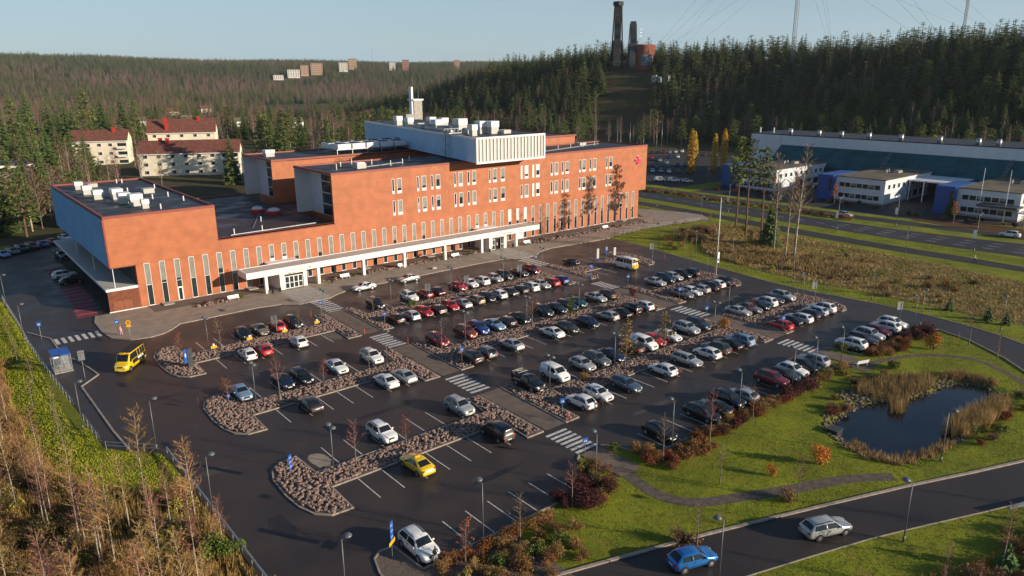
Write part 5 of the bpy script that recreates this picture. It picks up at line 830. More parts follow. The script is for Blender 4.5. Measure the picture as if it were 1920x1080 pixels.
m = MB(); m.lathe([(0.05,-0.13),(0.22,-0.09),(0.28,-0.05)], (0,0,0), 14); LENS = m.mesh('lamp_lens', ('lamp_clear',), True)
def lamp(x, y, rz, double, label, sc=1.0, z=0.0, group='lamp posts of the car park'):
    t = thing('street_lamp', label, 'street lamp', (x,y,z), rz, group); inst('post', POST, t, sc=(1,1,sc))
    for s in ((1,-1) if double else (1,)):
        inst('arm', ARM, t, (0,0,5.45*(sc-1)), (0,0,0 if s > 0 else math.pi)); h = inst('lamp_head', HEAD, t, (0.5*s,0,5.62+5.45*(sc-1))); inst('lens', LENS, h)
LD = [(28.3,84.8,'second bed, left section'),(28.1,63.1,'third bed, left section'),(47.1,85.1,'second bed, left section'),(61.0,107.5,'first bed, middle section'),(60.3,84.6,'second bed, middle section'),(73.7,107.5,'first bed, middle section'),(72.4,84.5,'second bed, middle section'),(57.8,63.0,'third bed, middle section'),(70.1,63.3,'third bed, middle section'),(97.6,109.0,'first bed, middle section'),(97.0,121.8,'kerb before the right entrance'),(118.6,115.9,'turning area by the right entrance'),(119.7,84.4,'second bed, right section'),(103.9,68.4,'third bed, right section'),(92.7,63.3,'third bed, middle section'),(119.0,63.4,'third bed, right section'),(103.6,88.9,'second bed, right section'),(29.7,107.0,'first bed, left section'),(49.4,109.5,'first bed, left section'),(86.0,107.3,'first bed, middle section'),(84.0,84.4,'second bed, middle section')]
for p, l in lab_sorted(LD, 'two-headed grey lamp post, {n} from left, {place}'): lamp(p[0], p[1], R(90), True, l)
LS = [(10.4,91.7,0,'left footway'),(15.7,81.1,0,'left footway'),(16.4,64.5,0,'left footway'),(9.4,132.0,0,'left footway'),(9.4,155.2,0,'left footway'),(20.2,45.0,0,'bottom edge of the left aisle'),(33.1,44.5,90,'hedge row, left section'),(47.1,44.5,90,'hedge row, left section'),(58.8,44.4,90,'hedge row, middle section'),(71.3,44.4,90,'hedge row, middle section'),(83.1,44.4,90,'hedge row, middle section'),(88.6,44.4,90,'hedge row, middle section'),(95.3,44.2,90,'hedge row, middle section'),(118.6,44.2,90,'hedge row, right section'),(78.4,24.6,-60,'pond bank by the access road'),(61.2,21.0,110,'near side of the access road'),(44.2,28.0,110,'near side of the access road'),(134.3,98.0,180,'ring road verge'),(133.0,87.6,180,'ring road verge'),(135.0,109.3,180,'ring road verge'),(131.6,56.9,180,'ring road verge'),(130.6,72.0,180,'ring road verge'),(122.6,44.8,0,'hedge row, right section'),(129.4,35.4,180,'ring road verge'),(144.0,126.4,-90,'ramp beside the right wing'),(154.0,126.6,-90,'ramp beside the right wing'),(137.0,125.2,-90,'ramp beside the right wing'),(173.0,68.7,0,'field edge of the footpath'),(176.8,128.0,0,'field edge of the footpath')]
for p, l in lab_sorted([(a,b,c,d) for a,b,c,d in LS], 'one-headed grey lamp post, {n} from left, {place}'): lamp(p[0], p[1], R(p[2]), False, l, 1.05)
for i, (x, y) in enumerate(((186.2,59.1),(203.6,84.2),(186.6,92.0),(187.4,126.0),(202.6,118.0),(186.0,30.0))):
    l = f'tall main road lamp with white banner, {nth(i)} of the row'; t = thing('road_lamp', l, 'street lamp', (x,y,0), 0, 'tall lamps along the main road'); inst('post', POST, t, sc=(1.3,1.3,1.55)); b = MB(); b.bar((0,0,8.4),(1.5 if x < 195 else -1.5,0,8.8),0.09); b.build('arm', 'galvanised', t, local=True); b = MB(); b.box((1.3 if x < 195 else -2.0),(2.0 if x < 195 else -1.3),-0.15,0.15,8.74,8.9); b.build('lamp_head', 'lamp_grey', t, local=True)
    b = MB(); b.box(-0.05,0.05,0.1,0.7,3.2,5.0); b.build('banner', 'sign_white', t, local=True)
for i, (x, y, z) in enumerate(((222,300,0),(240,330,0),(262,352,0),(285,372,0),(300,340,0),(236,300,0),(250,215,0),(272,236,0),(318,262,0),(222,188,0))): lamp(x, y, R(40), False, f'distant lamp post in the shaded lots at the hill foot, {nth(i)}', 1.7, H(x,y), 'lamp posts of the far lots')
# railings
def railing(name, P, label, h=1.05, rails=(1.0,0.55), step=2.0, m='galvanised', wide=0.05, cat='railing'):
    t = thing(name, label, cat, (P[0][0],P[0][1],0)); 
    for zr in rails: b = MB(); [b.bar((*p,zr),(*q,zr),wide) for p, q in zip(P, P[1:])]; b.build('rail', m, t)
    for p, q in zip(P, P[1:]):
        L_ = math.hypot(q[0]-p[0], q[1]-p[1]); n = max(1, round(L_/step))
        for k in range(n): u = k/n; x, y = p[0]+(q[0]-p[0])*u, p[1]+(q[1]-p[1])*u; b = MB(); b.bar((x,y,-0.3),(x,y,h),0.06); b.build('post', m, t)
    return t
railing('railing', [(9.4,161.0),(9.5,150.0),(9.7,137.0),(9.6,128.8),(10.1,112.4),(10.7,99.0)], 'galvanised pipe railing along the left footway'); railing('railing', [(10.9,94.0),(11.2,86.0)], 'short galvanised railing before the gate at left'); railing('barrier_gate', [(11.4,84.4),(13.3,82.4),(15.7,79.9)], 'galvanised pipe gate closing the footway end', cat='gate')
railing('guardrail', [(16.35,79.4),(16.4,66.0),(16.4,50.0),(16.4,40.0)], 'steel guardrail along the left edge of the car park', 0.75, (0.65,), 2.4, wide=0.16, cat='guardrail'); railing('guardrail', [(72.9,16.7),(79.5,14.0),(88.0,10.8)], 'short steel guardrail on the near side of the access road', 0.75, (0.62,), 2.2, wide=0.22, cat='guardrail')
railing('railing', [(138.8,125.2),(151.0,125.8),(170.4,123.4)], 'pale steel railing beside the ramp right of the hospital'); railing('wooden_fence', [(177.4,152.6),(176.8,140.1),(177.2,135.7)], 'low wooden fence beside the paved yard', 0.9, (0.8,0.45), 2.2, 'bark_grey', 0.08, 'fence')
# bus shelter
t = thing('bus_shelter', 'glass bus shelter with blue roof on the left footway', 'bus shelter', (11.9,114.4,0)); bx(t, 'roof', 'sign_blue', 10.7, 13.0, 112.9, 116.3, 2.5, 2.65); bx(t, 'bench', 'bark_brown', 11.0, 11.4, 113.4, 115.8, 0.42, 0.5); bx(t, 'base', 'concrete', 10.7, 13.0, 112.9, 116.3, 0.0, 0.1)
for x, y in ((10.8,113.0),(10.8,116.2),(12.9,113.0),(12.9,116.2)): bx(t, 'post', 'galvanised', x-0.04, x+0.04, y-0.04, y+0.04, 0.1, 2.5)
gl = mat('shelter_glass', (0.55,0.6,0.6), 0.1, var=0, spec=0.6); gl.node_tree.nodes['Principled BSDF'].inputs['Alpha'].default_value = 0.12
bx(t, 'pane', gl, 10.77, 10.80, 113.1, 116.1, 0.2, 2.4); bx(t, 'pane', gl, 10.9, 12.8, 112.96, 112.99, 0.2, 2.4); bx(t, 'pane', gl, 10.9, 12.8, 116.2, 116.23, 0.2, 2.4)
bx(t, 'timetable', 'sign_white', 11.2, 11.8, 116.16, 116.19, 1.2, 2.0)
# signs
def sign(lab, x, y, face, plates, h=2.6, name='traffic_sign', cat='sign', r=0.03):
    t = thing(name, lab, cat, (x,y,0), face, 'signs of the car park'); b = MB(); b.tube((0,0,0),(0,0,h),r,r,6); b.build('pole', 'galvanised', t, local=True)
    for (m, w, z0, z1, shape) in plates:
        b = MB()
        if shape == 'box': b.box(-w/2, w/2, -0.06, -0.035, z0, z1)
        elif shape == 'tri': b.add([(-w*0.32,-0.075,z0+0.1),(w*0.32,-0.075,z0+0.1),(0,-0.075,z1-0.1)], [(0,1,2)])
        elif shape == 'slot': [b.box(-w/2+q*w*0.4, -w/2+q*w*0.4+w*0.18, -0.075, -0.062, z0, z1) for q in (0.2,1.0,1.8)]
        elif shape == 'disc': b.tube((0,-0.06,(z0+z1)/2),(0,-0.035,(z0+z1)/2),w/2,w/2,14)
        elif shape == 'walk': b.box(-w*0.08,w*0.05,-0.08,-0.07,z0+0.2,z1-0.12); b.box(-w*0.2,-w*0.05,-0.08,-0.07,z0+0.08,z0+0.24); b.box(0,w*0.16,-0.08,-0.07,z0+0.08,z0+0.24); b.box(-w*0.06,w*0.04,-0.08,-0.07,z1-0.11,z1-0.03)
        b.build('plate', m, t, local=True)
CW = [('sign_blue',0.62,2.05,2.67,'box'),('sign_white',0.62,2.1,2.62,'tri'),('sign_black',0.3,2.12,2.56,'walk')]
for p, l in lab_sorted([(a,b,c) for a,b,c in ((55.8,100.8,'left walkway'),(55.9,79.4,'left walkway'),(50.0,48.9,'left walkway'),(100.6,114.4,'right walkway'),(98.0,68.6,'right walkway'),(103.7,78.6,'right walkway'),(102.9,57.6,'right walkway'),(103.6,100.8,'right walkway'),(54.9,57.6,'left walkway'),(103.3,90.6,'right walkway'),(50.6,113.4,'left walkway'))], 'blue pedestrian crossing sign, {n} from left, {place}'): sign(l, p[0], p[1], R(-20), CW)
sign('blue crossing sign on the pavement corner beside the person in pink', 21.3, 124.9, R(-10), CW); sign('blue crossing sign by the railing on the left footway', 11.6, 131.6, R(-10), CW); sign('yellow round sign on the pavement corner', 22.6, 123.2, R(-20), [('sign_yellow',0.75,2.0,2.75,'disc'),('sign_red',0.4,2.2,2.55,'disc'),('sign_yellow',0.7,1.65,1.95,'box')], 2.6)
sign('pair of grey sign backs on a pole near the bus shelter', 13.7, 109.1, R(170), [('galvanised',0.8,2.5,3.5,'box'),('galvanised',0.8,3.55,3.9,'box')], 4.0)
for p, l in lab_sorted([(40.7,108.5,'first bed, left section'),(69.4,108.3,'first bed, middle section'),(78.1,108.3,'first bed, middle section'),(91.1,108.2,'first bed, middle section'),(126.2,103.7,'island by the minibus, right section'),(122.6,48.0,'end of the hedge row'),(123.6,63.5,'third bed, right section')], 'tall grey parking sign pair on a pole, {n} from left, {place}'): sign(l, p[0], p[1], R(150), [('galvanised',0.42,1.9,3.3,'box')], 3.4); b = MB(); b.box(0.3,0.72,-0.06,-0.035,1.9,3.3); b.build('plate', 'galvanised', bpy.data.objects[-1] if False else [o for o in COL.objects if o.get('label') == l][0], local=True)
sign('tall blue direction sign in the third bed, left end', 24.2, 64.6, R(35), [('sign_blue',0.55,1.6,3.2,'box'),('sign_white',0.42,1.86,1.93,'slot'),('sign_white',0.42,2.36,2.43,'slot'),('sign_white',0.42,2.86,2.93,'slot')], 3.2); sign('blue direction sign with orange panel in the gravel bed at bottom', 25.8, 47.6, R(35), [('sign_blue',0.55,1.9,3.6,'box'),('sign_white',0.42,2.15,2.22,'slot'),('sign_white',0.42,2.68,2.75,'slot'),('sign_white',0.42,3.2,3.27,'slot'),('sign_yellow',1.1,1.45,1.8,'box')], 3.6); sign('short blue parking sign in the second bed, left end', 25.0, 84.6, R(20), [('sign_blue',0.4,2.2,2.6,'box'),('sign_white',0.2,2.28,2.52,'box')])
sign('blue and white information sign at the minibus stop', 116.0, 108.3, R(-30), [('sign_blue',0.5,1.6,3.4,'box'),('sign_white',0.4,2.5,3.2,'slot')], 3.4); sign('white slim information board left of the minibus', 113.4, 108.4, R(-30), [('sign_white',0.5,1.0,3.2,'box'),('sign_blue',0.5,0.55,0.98,'box')], 3.2); sign('white slim information board behind the minibus', 118.8, 108.4, R(-30), [('sign_white',0.5,0.9,2.7,'box')], 2.7)
t = thing('ticket_pylon', 'dark slate pylon with blue face at the left end of the first bed', 'pylon', (26.0,103.2,0), R(30), None); b = MB(); b.box(-0.45,0.45,0.0,0.35,0,2.9); b.build('case', 'steel_dark', t, local=True); b = MB(); b.box(-1.1,-0.55,-0.02,0.06,1.0,3.0); b.build('blue_face', 'sign_blue', t, local=True); b = MB(); b.box(-0.92,-0.72,-0.035,-0.021,1.9,2.4); b.build('print', 'sign_white', t, local=True)
for i, (x, y) in enumerate(((30.3,106.6),(35.7,106.8),(41.3,106.8),(47.0,107.4))): t = thing('heating_post', f'yellow car heater post with white lamp, {nth(i)} from left in first bed', 'post', (x,y,0.1), 0, 'yellow heater posts in the first bed'); b = MB(); b.tube((0,0,0),(0,0,0.9),0.06,0.06,8); b.build('stem', 'galvanised', t, local=True); b = MB(); b.box(-0.42,0.42,-0.16,0.16,0.85,1.2); b.build('socket_box', 'sign_yellow', t, local=True); b = MB(); b.lathe([(0.16,0),(0.18,0.2),(0.08,0.34)], (0,0,1.2), 10); b.build('lamp', 'sign_white', t, local=True)
for i, (x, y) in enumerate(((22.9,90.0),(27.4,86.9),(48.9,113.9),(51.5,99.8),(54.9,98.9),(55.3,57.0),(54.5,91.6),(98.5,91.2),(102.3,56.8),(120.4,38.2),(116.8,31.8),(127.4,101.2),(103.2,77.8),(97.0,49.0),(98.7,69.9))): o = MB(); o.tube((x,y,0.02),(x,y,1.05),0.045,0.035,6); o = o.build('marker_post', 'orange_post'); tag(o, f'short orange snow marker post on a kerb, {nth(i)} in the car park', 'marker post', 'orange marker posts')
# poles with banners
def pole(lab, x, y, h, m='white_metal', r=0.11, banner=None):
    t = thing('flagpole', lab, 'flagpole', (x,y,0)); b = MB(); b.tube((x,y,0),(x,y,h),r,r*0.6,10); b.build('pole', m, t, smooth=True); b = MB(); b.lathe([(0.02,0),(0.12,0.08),(0.02,0.2)], (x,y,h), 8); b.build('finial', m, t)
    if banner: bx(t, 'banner', 'sign_white', x-0.3, x+0.3, y-0.35, y-0.3, 3.0, 5.2); bx(t, 'banner_mark', 'sign_blue', x-0.2, x+0.2, y-0.365, y-0.351, 3.4, 3.9)
pole('tall white flagpole with narrow banner in the second bed, right section', 123.0, 84.5, 16.0, banner=True); pole('white flagpole before the right pavilion, left of two', 231.2, 74.0, 14.1); pole('white flagpole before the right pavilion, right of two', 230.0, 67.2, 14.2)
for i, (x, y) in enumerate(((300,62),(302,54),(300,46),(296,262),(322,262))): pole(f'pale pole beyond the offices at the hill foot, {nth(i)} from right', x, y, 24 if i < 3 else 16, 'galvanised')
# benches, boards, planters
def bench(lab, x, y, rz=0, m='white_metal'):
    t = thing('bench', lab, 'bench', (x,y,0.11), rz, 'white benches'); b = MB(); b.box(-1.0,1.0,-0.25,0.25,0.42,0.48); b.build('seat', m, t, local=True); b = MB(); b.add([(-1.0,0.25,0.5),(1.0,0.25,0.5),(1.0,0.38,0.95),(-1.0,0.38,0.95),(-1.0,0.31,0.5),(1.0,0.31,0.5),(1.0,0.44,0.95),(-1.0,0.44,0.95)],[(0,1,2,3),(7,6,5,4),(0,4,5,1),(1,5,6,2),(2,6,7,3),(3,7,4,0)]); b.build('backrest', m, t, local=True)
    for s in (-0.8,0.8): b = MB(); b.box(s-0.05,s+0.05,-0.22,0.3,0,0.42); b.build('leg', 'galvanised', t, local=True)
for i, (x, y) in enumerate(((42.1,131.9),(64.9,132.4),(78.4,132.4),(92.4,132.4),(113.6,132.2),(141.6,132.6))): bench(f'white bench at the hospital front, {nth(i)} from left', x, y)
bench('white bench on the gravel pad above the pond', 98.0, 42.6, R(160))
t = thing('notice_board', 'white notice board beside the right entrance', 'notice board', (113.0,134.6,0.1)); bx(t, 'board', 'sign_white', 111.9, 114.2, 134.6, 134.7, 1.2, 3.3); [bx(t, 'post', 'galvanised', q, q+0.08, 134.62, 134.7, 0.1, 3.3) for q in (111.8,114.22)]
for i, (x, y) in enumerate(((51.0,132.0),(49.4,131.6),(61.5,131.4),(101.6,131.8),(108.9,132.2))): b = MB(); b.lathe([(0.2,0),(0.22,0.75),(0.16,0.8)], (x,y,0.11), 10); o = b.build('litter_bin', 'black_plastic'); tag(o, f'black litter bin at the hospital front, {nth(i)} from left', 'litter bin', 'black litter bins')
t = thing('sign_stand', 'small sign on a tan block by the kerb under the canopy middle', 'sign', (83.0,127.4,0.11)); bx(t, 'block', 'concrete', 82.5, 83.5, 127.0, 127.7, 0.11, 0.5); b = MB(); b.tube((83,127.3,0.5),(83,127.3,3.2),0.03,0.03,6); b.build('pole', 'galvanised', t)
for i, (x, y) in enumerate(((32.2,137.6),(47.6,137.4),(72.0,137.4),(88.5,137.4),(153.5,137.8))): o = MB(); o.box(x-0.9,x+0.9,y-0.9,y+0.85,0.1,0.3); o = o.build('door_step', 'concrete'); tag(o, f'concrete doorstep at the hospital foot, {nth(i)} from left', 'doorstep', 'doorsteps at the facade')
t = thing('culvert_box', 'black culvert box at the left end of the pond', 'culvert', (76.4,35.0,-0.4)); bx(t, 'box', 'black_plastic', 75.9, 77.2, 34.6, 35.8, -0.45, 0.3); bx(t, 'lid', 'steel_dark', 75.8, 77.3, 34.5, 35.9, 0.301, 0.36)
t = thing('bike_rack', 'bicycles parked at the right corner of the hospital', 'bicycle', (163.0,140.6,0.11))
for k in range(3):
    for s in (-0.5,0.5): b = MB(); [b.bar((162.6+k*0.6+s*0+0.33*math.cos(q*0.5236), 141+s+0*q, 0.45+0.33*math.sin(q*0.5236)) if False else (162.6+k*0.6, 141+s+0.33*math.cos(q*0.5236), 0.45+0.33*math.sin(q*0.5236)), (162.6+k*0.6, 141+s+0.33*math.cos((q+1)*0.5236), 0.45+0.33*math.sin((q+1)*0.5236)), 0.04) for q in range(12)]; b.build('wheel', 'rubber', t)
    b = MB(); x = 162.6+k*0.6; b.bar((x,140.5,0.45),(x,140.85,0.95),0.04); b.bar((x,140.85,0.95),(x,141.35,1.0),0.04); b.bar((x,141.35,1.0),(x,141.5,0.45),0.04); b.bar((x,140.85,0.95),(x,141.05,0.4),0.04); b.bar((x,141.05,0.4),(x,141.35,1.0),0.04); b.build('frame', 'sign_red', t)
# ------------------------------------------------------------------ vegetation prototypes: (trunk mesh, crown mesh)
def leaf(mb, c, s, rr, flat=0.0, mi=0):
    a = Vector((rr.uniform(-1,1), rr.uniform(-1,1), rr.uniform(-1,1)*(1-flat))).normalized(); b = a.cross(Vector((rr.uniform(-1,1),rr.uniform(-1,1),rr.uniform(-1,1)))).normalized()
    c = Vector(c); mb.add([c-a*s, c+b*s*0.6, c+a*s, c-b*s*0.6], [(0,1,2,3)], mi)
def spruce(h, Rb, seed, levels=24, per=9, mt='needle_spruce'):
    rr = random.Random(seed); T = MB(); T.tube((0,0,-0.6),(0,0,h*0.97),h*0.014+0.05,0.02,6); C_ = MB()
    for i in range(levels):
        u = i/(levels-1); z = h*(0.07+0.90*u); r = Rb*(1-u)**0.85+0.12; n = max(4, int(per*(1-0.45*u)))
        for k in range(n):
            a = 6.283*k/n+rr.uniform(-0.35,0.35)+i; L_ = r*rr.uniform(0.72,1.12); dz = -L_*rr.uniform(0.18,0.42); ca, sa = math.cos(a), math.sin(a); w = L_*rr.uniform(0.24,0.34)+0.05; m = 0.58; zz = z+rr.uniform(-0.2,0.2)
            C_.add([(0.05*ca,0.05*sa,zz),(L_*m*ca-w*sa,L_*m*sa+w*ca,zz+dz*0.62-0.08),(L_*ca,L_*sa,zz+dz*0.75),(L_*m*ca+w*sa,L_*m*sa-w*ca,zz+dz*0.62-0.08),(L_*m*ca,L_*m*sa,zz+dz*0.35+0.08)], [(0,1,4),(1,2,4),(2,3,4),(3,0,4)])
    C_.tube((0,0,h*0.9),(0,0,h*1.01),0.14,0.01,5)
    return T.mesh('spruce_trunk', ('bark_brown',)), C_.mesh('spruce_crown', (mt,))
def pine(h, seed, clumps=15, leaves=46, base=0.5, spread=0.17, mt='needle_pine', bark='bark_pine'):
    rr = random.Random(seed); T = MB(); bend = rr.uniform(-0.02,0.02)*h; pts = [(bend*math.sin(q*1.5), bend*0.5*math.sin(q*2.2), h*q-0.6*(q == 0)) for q in (0,0.25,0.5,0.75,0.96)]
    r0 = h*0.011+0.06
    for i in range(4): T.tube(pts[i], pts[i+1], r0*(1-i*0.21), r0*(1-(i+1)*0.21), 6, cap=False)
    C_ = MB()
    for k in range(clumps):
        u = base+(1-base)*(k+rr.uniform(0,0.8))/clumps; a = k*2.4+rr.uniform(-0.4,0.4); q = (u-base)/(1-base); rad = h*spread*((min(1,0.55+q*1.6))*(1-q)**0.7+0.06)*rr.uniform(0.5,1.0); c = Vector((rad*math.cos(a)+bend*math.sin(u*1.5), rad*math.sin(a), h*u)); s = (h*0.06*rr.uniform(0.7,1.25)+0.25)*(1-0.42*q)
        T.tube((bend*math.sin(u*1.5),0,h*u-s*0.8),tuple(c),0.05,0.02,4,cap=False)
        for _ in range(leaves):
            d = Vector((rr.gauss(0,1),rr.gauss(0,1),rr.gauss(0,0.55))); d = d.normalized()*rr.uniform(0.35,1.0); leaf(C_, c+Vector((d.x*s*1.25,d.y*s*1.25,d.z*s*0.75)), s*rr.uniform(0.20,0.36), rr, 0.3)
    return T.mesh('pine_trunk', (bark,)), C_.mesh('pine_crown', (mt,))
def bare(h, seed, nb=26, tw=7, bark='bark_birch', twig='twig_brown', base=0.32, spread=0.22, leafm=None, nl=0, ls=0.16, thick=1.0, up=0.9):
    rr = random.Random(seed); T = MB(); dx, dy = rr.uniform(-0.04,0.04)*h, rr.uniform(-0.04,0.04)*h; P = lambda u: Vector((dx*u*u, dy*u*u, h*u-(0.6 if u == 0 else 0))); r0 = (h*0.008+0.03)*thick
    for i in range(5): T.tube(P(i/5), P((i+1)/5), r0*(1-i*0.19), r0*(1-(i+1)*0.19)+0.008, 6, cap=False)
    C_ = MB(); tips = []
    for k in range(nb):
        u = base+(0.97-base)*(k+rr.random())/nb; a = k*2.4+rr.uniform(-0.5,0.5); q = (u-base)/(1-base); L_ = h*spread*(1-0.72*q)*rr.uniform(0.6,1.1)+0.25; s = P(u); d = Vector((math.cos(a),math.sin(a),up*rr.uniform(0.7,1.5))).normalized(); e = s+d*L_; rb = (r0*(1-u)*0.42+0.012); mid = s+d*L_*0.55+Vector((0,0,-0.04*L_))
        C_.tube(s, mid, rb, rb*0.65, 4, cap=False); C_.tube(mid, e, rb*0.65, 0.008, 3, cap=False)
        for _ in range(tw):
            v = rr.uniform(0.25,1.0); p = s+(e-s)*v; dd = (d+Vector((rr.uniform(-1,1),rr.uniform(-1,1),rr.uniform(-0.4,0.9)))*0.95).normalized(); l2 = L_*rr.uniform(0.18,0.42)+0.12; w = (0.010+0.0009*h)*thick; sd = dd.cross(Vector((rr.uniform(-1,1),rr.uniform(-1,1),rr.uniform(-1,1)))).normalized()*w
            C_.add([p-sd, p+sd, p+dd*l2], [(0,1,2)]); tips.append(p+dd*l2*rr.uniform(0.4,1))
    if leafm:
        for _ in range(nl): leaf(C_, rr.choice(tips)+Vector((rr.gauss(0,0.12),rr.gauss(0,0.12),rr.gauss(0,0.12))), ls*rr.uniform(0.6,1.3), rr, 0, 1)
    return T.mesh('bare_trunk', (bark,), True), C_.mesh('bare_crown', (twig, leafm) if leafm else (twig,))
def bush(seed, n, leafm, twig='twig_brown', r=1.0, hh=1.0, ls=0.12, nt=34):
    rr = random.Random(seed); T = MB(); C_ = MB(); lob = [(Vector((rr.uniform(-0.55,0.55)*r, rr.uniform(-0.55,0.55)*r, hh*rr.uniform(0.35,0.62))), rr.uniform(0.4,0.6)) for _ in range(5)]
    for _ in range(nt):
        c, q = rr.choice(lob); d = Vector((rr.gauss(0,1),rr.gauss(0,1),abs(rr.gauss(0,1))+0.2)).normalized(); e = c+Vector((d.x*r*q,d.y*r*q,d.z*hh*q*1.15)); s = Vector((c.x*0.3,c.y*0.3,-0.05)); sd = Vector((rr.uniform(-1,1),rr.uniform(-1,1),0)).normalized()*0.018; T.add([s-sd,s+sd,e],[(0,1,2)])
    for _ in range(n):
        c, q = rr.choice(lob); d = Vector((rr.gauss(0,1),rr.gauss(0,1),rr.gauss(0.25,0.9))).normalized()*(rr.random()**0.35); p = c+Vector((d.x*r*q,d.y*r*q,d.z*hh*q)); p.z = max(0.04, p.z); leaf(C_, p, ls*rr.uniform(0.6,1.4), rr)
    return T.mesh('bush_stems', (twig,)), C_.mesh('bush_leaves', (leafm,))
PR = dict(
 spruce=[spruce(18,4.1,1,32,12), spruce(16,3.6,2,30,12), spruce(20,4.4,3,34,12)], pine=[pine(18,4,26,58,0.26,0.185), pine(16,5,24,58,0.3,0.195), pine(19,6,28,58,0.24,0.17)], bigpine=[pine(24,7,20,34,0.5,0.11), pine(25,8,16,30,0.6,0.10)],
 birch=[bare(17,9,40,14,thick=1.3,spread=0.19), bare(15,10,36,14,'bark_birch','twig_pink',thick=1.3,spread=0.2), bare(19,11,42,14,thick=1.3,spread=0.18), bare(16,12,40,13,'bark_grey','twig_tan',0.2,0.25,thick=1.3)], youngbirch=[bare(8,13,32,16,'bark_birch','twig_gold',0.34,0.17,'leaf_brown',150,0.06,0.75), bare(10,14,36,16,'bark_birch','twig_gold',0.4,0.15,'leaf_ochre',130,0.06,0.75), bare(7,15,30,16,'bark_birch','twig_pink',0.3,0.19,None,0,0,0.75), bare(9,16,32,16,'bark_birch','twig_pink',0.42,0.16,'leaf_brown',110,0.06,0.75)],
 yellowbirch=[bare(11,17,34,8,'bark_birch','twig_brown',0.28,0.24,'leaf_yellow',900,0.22,1.2), bare(10,18,32,8,'bark_birch','twig_brown',0.3,0.22,'leaf_orange',560,0.2,1.2)],
 tallbare=[bare(24,19,46,11,'bark_grey','twig_tan',0.42,0.17,thick=1.35), bare(22,20,44,11,'bark_birch','twig_tan',0.38,0.17,thick=1.25), bare(25,21,50,11,'bark_birch','twig_tan',0.36,0.19,thick=1.35)],
 sapling=[bare(4.6,22,22,7,'bark_grey','twig_brown',0.4,0.2,thick=1.0), bare(5.4,23,24,7,'bark_grey','twig_pink',0.38,0.22,thick=1.0), bare(4.0,24,20,7,'bark_grey','twig_pink',0.35,0.24,'leaf_red',60,0.09,1.0)], leafysapling=[bare(5.6,25,30,8,'bark_grey','twig_brown',0.22,0.24,'leaf_ochre',330,0.11,1.1), bare(5.2,26,30,8,'bark_grey','twig_brown',0.2,0.26,'leaf_olive',300,0.11,1.1)],
 orangeshrub=[bush(27,1100,'leaf_orange',r=0.8,hh=1.7,ls=0.07), bush(28,800,'leaf_red',r=0.8,hh=1.3,ls=0.06)], rust=[bush(29,1100,'leaf_rust',r=1.15,hh=1.0,ls=0.065,nt=120), bush(30,1100,'leaf_rust',r=1.2,hh=0.9,ls=0.065,nt=120), bush(31,1000,'leaf_russet',r=1.1,hh=0.9,ls=0.065,nt=120)], purple=[bush(32,1200,'leaf_purple','twig_pink',1.2,1.3,0.065,160), bush(33,1200,'leaf_purple','twig_pink',1.1,1.2,0.065,160)], brownb=[bush(34,700,'leaf_brown','twig_gold',1.1,1.0,0.06,260), bush(35,700,'leaf_russet','twig_brown',1.1,1.0,0.06,240), bush(36,700,'leaf_ochre','twig_gold',1.0,1.0,0.06,240)], greenb=[bush(37,900,'leaf_green',r=1.0,hh=1.0,ls=0.07), bush(38,900,'leaf_olive',r=1.0,hh=0.9,ls=0.07)], greyb=[bush(39,260,'leaf_brown','twig_brown',1.1,1.1,0.06,420)], thicketb=[bush(46,520,'leaf_ochre','twig_gold',1.2,1.3,0.06,520), bush(47,420,'leaf_brown','twig_gold',1.2,1.4,0.06,560), bush(48,520,'leaf_olive','twig_brown',1.2,1.2,0.06,460)],
 poplar=[None], youngspruce=[spruce(2.6,1.0,40,14,8,'needle_young'), spruce(2.2,0.9,41,13,8,'needle_young')], darkspruce=[spruce(10.8,3.3,42,30,13)], youngpine=[pine(4.6,43,14,40,0.2,0.24,'leaf_green','bark_brown')])
def poplar(h, seed):
    rr = random.Random(seed); T = MB(); T.tube((0,0,-0.5),(0,0,h*0.9),0.28,0.04,6); C_ = MB()
    for _ in range(1500): u = rr.random(); z = h*(0.06+0.94*u); r = 1.7*math.sin(math.pi*min(1,(0.12+0.86*u)))**0.7*(rr.random()**0.5)+0.1; a = rr.uniform(0,6.28); leaf(C_, (r*math.cos(a),r*math.sin(a),z), rr.uniform(0.2,0.42), rr)
    return T.mesh('poplar_trunk', ('bark_brown',)), C_.mesh('poplar_crown', ('leaf_yellow',))
PR['poplar'] = [poplar(19,44), poplar(17.5,45)]
rv = random.Random(21)
PARTS = dict(bush=('stems','foliage'))
def plant(name, kind, x, y, label, cat='tree', group=None, sc=None, z=None, var=None, rz=None, wide=1.0):
    T, C_ = PR[kind][var if var is not None else rv.randrange(len(PR[kind]))]; s = sc if sc is not None else rv.uniform(0.85,1.15)
    t = thing(name, label, cat, (x,y,H(x,y)+GZ if z is None else z), rz if rz is not None else rv.uniform(0,6.28), group); t.scale = (s*wide,s*wide,s)
    a, b = ('stems','foliage') if cat in ('shrub','hedge shrub') else ('trunk','crown'); inst(a, T, t); inst(b, C_, t); return t
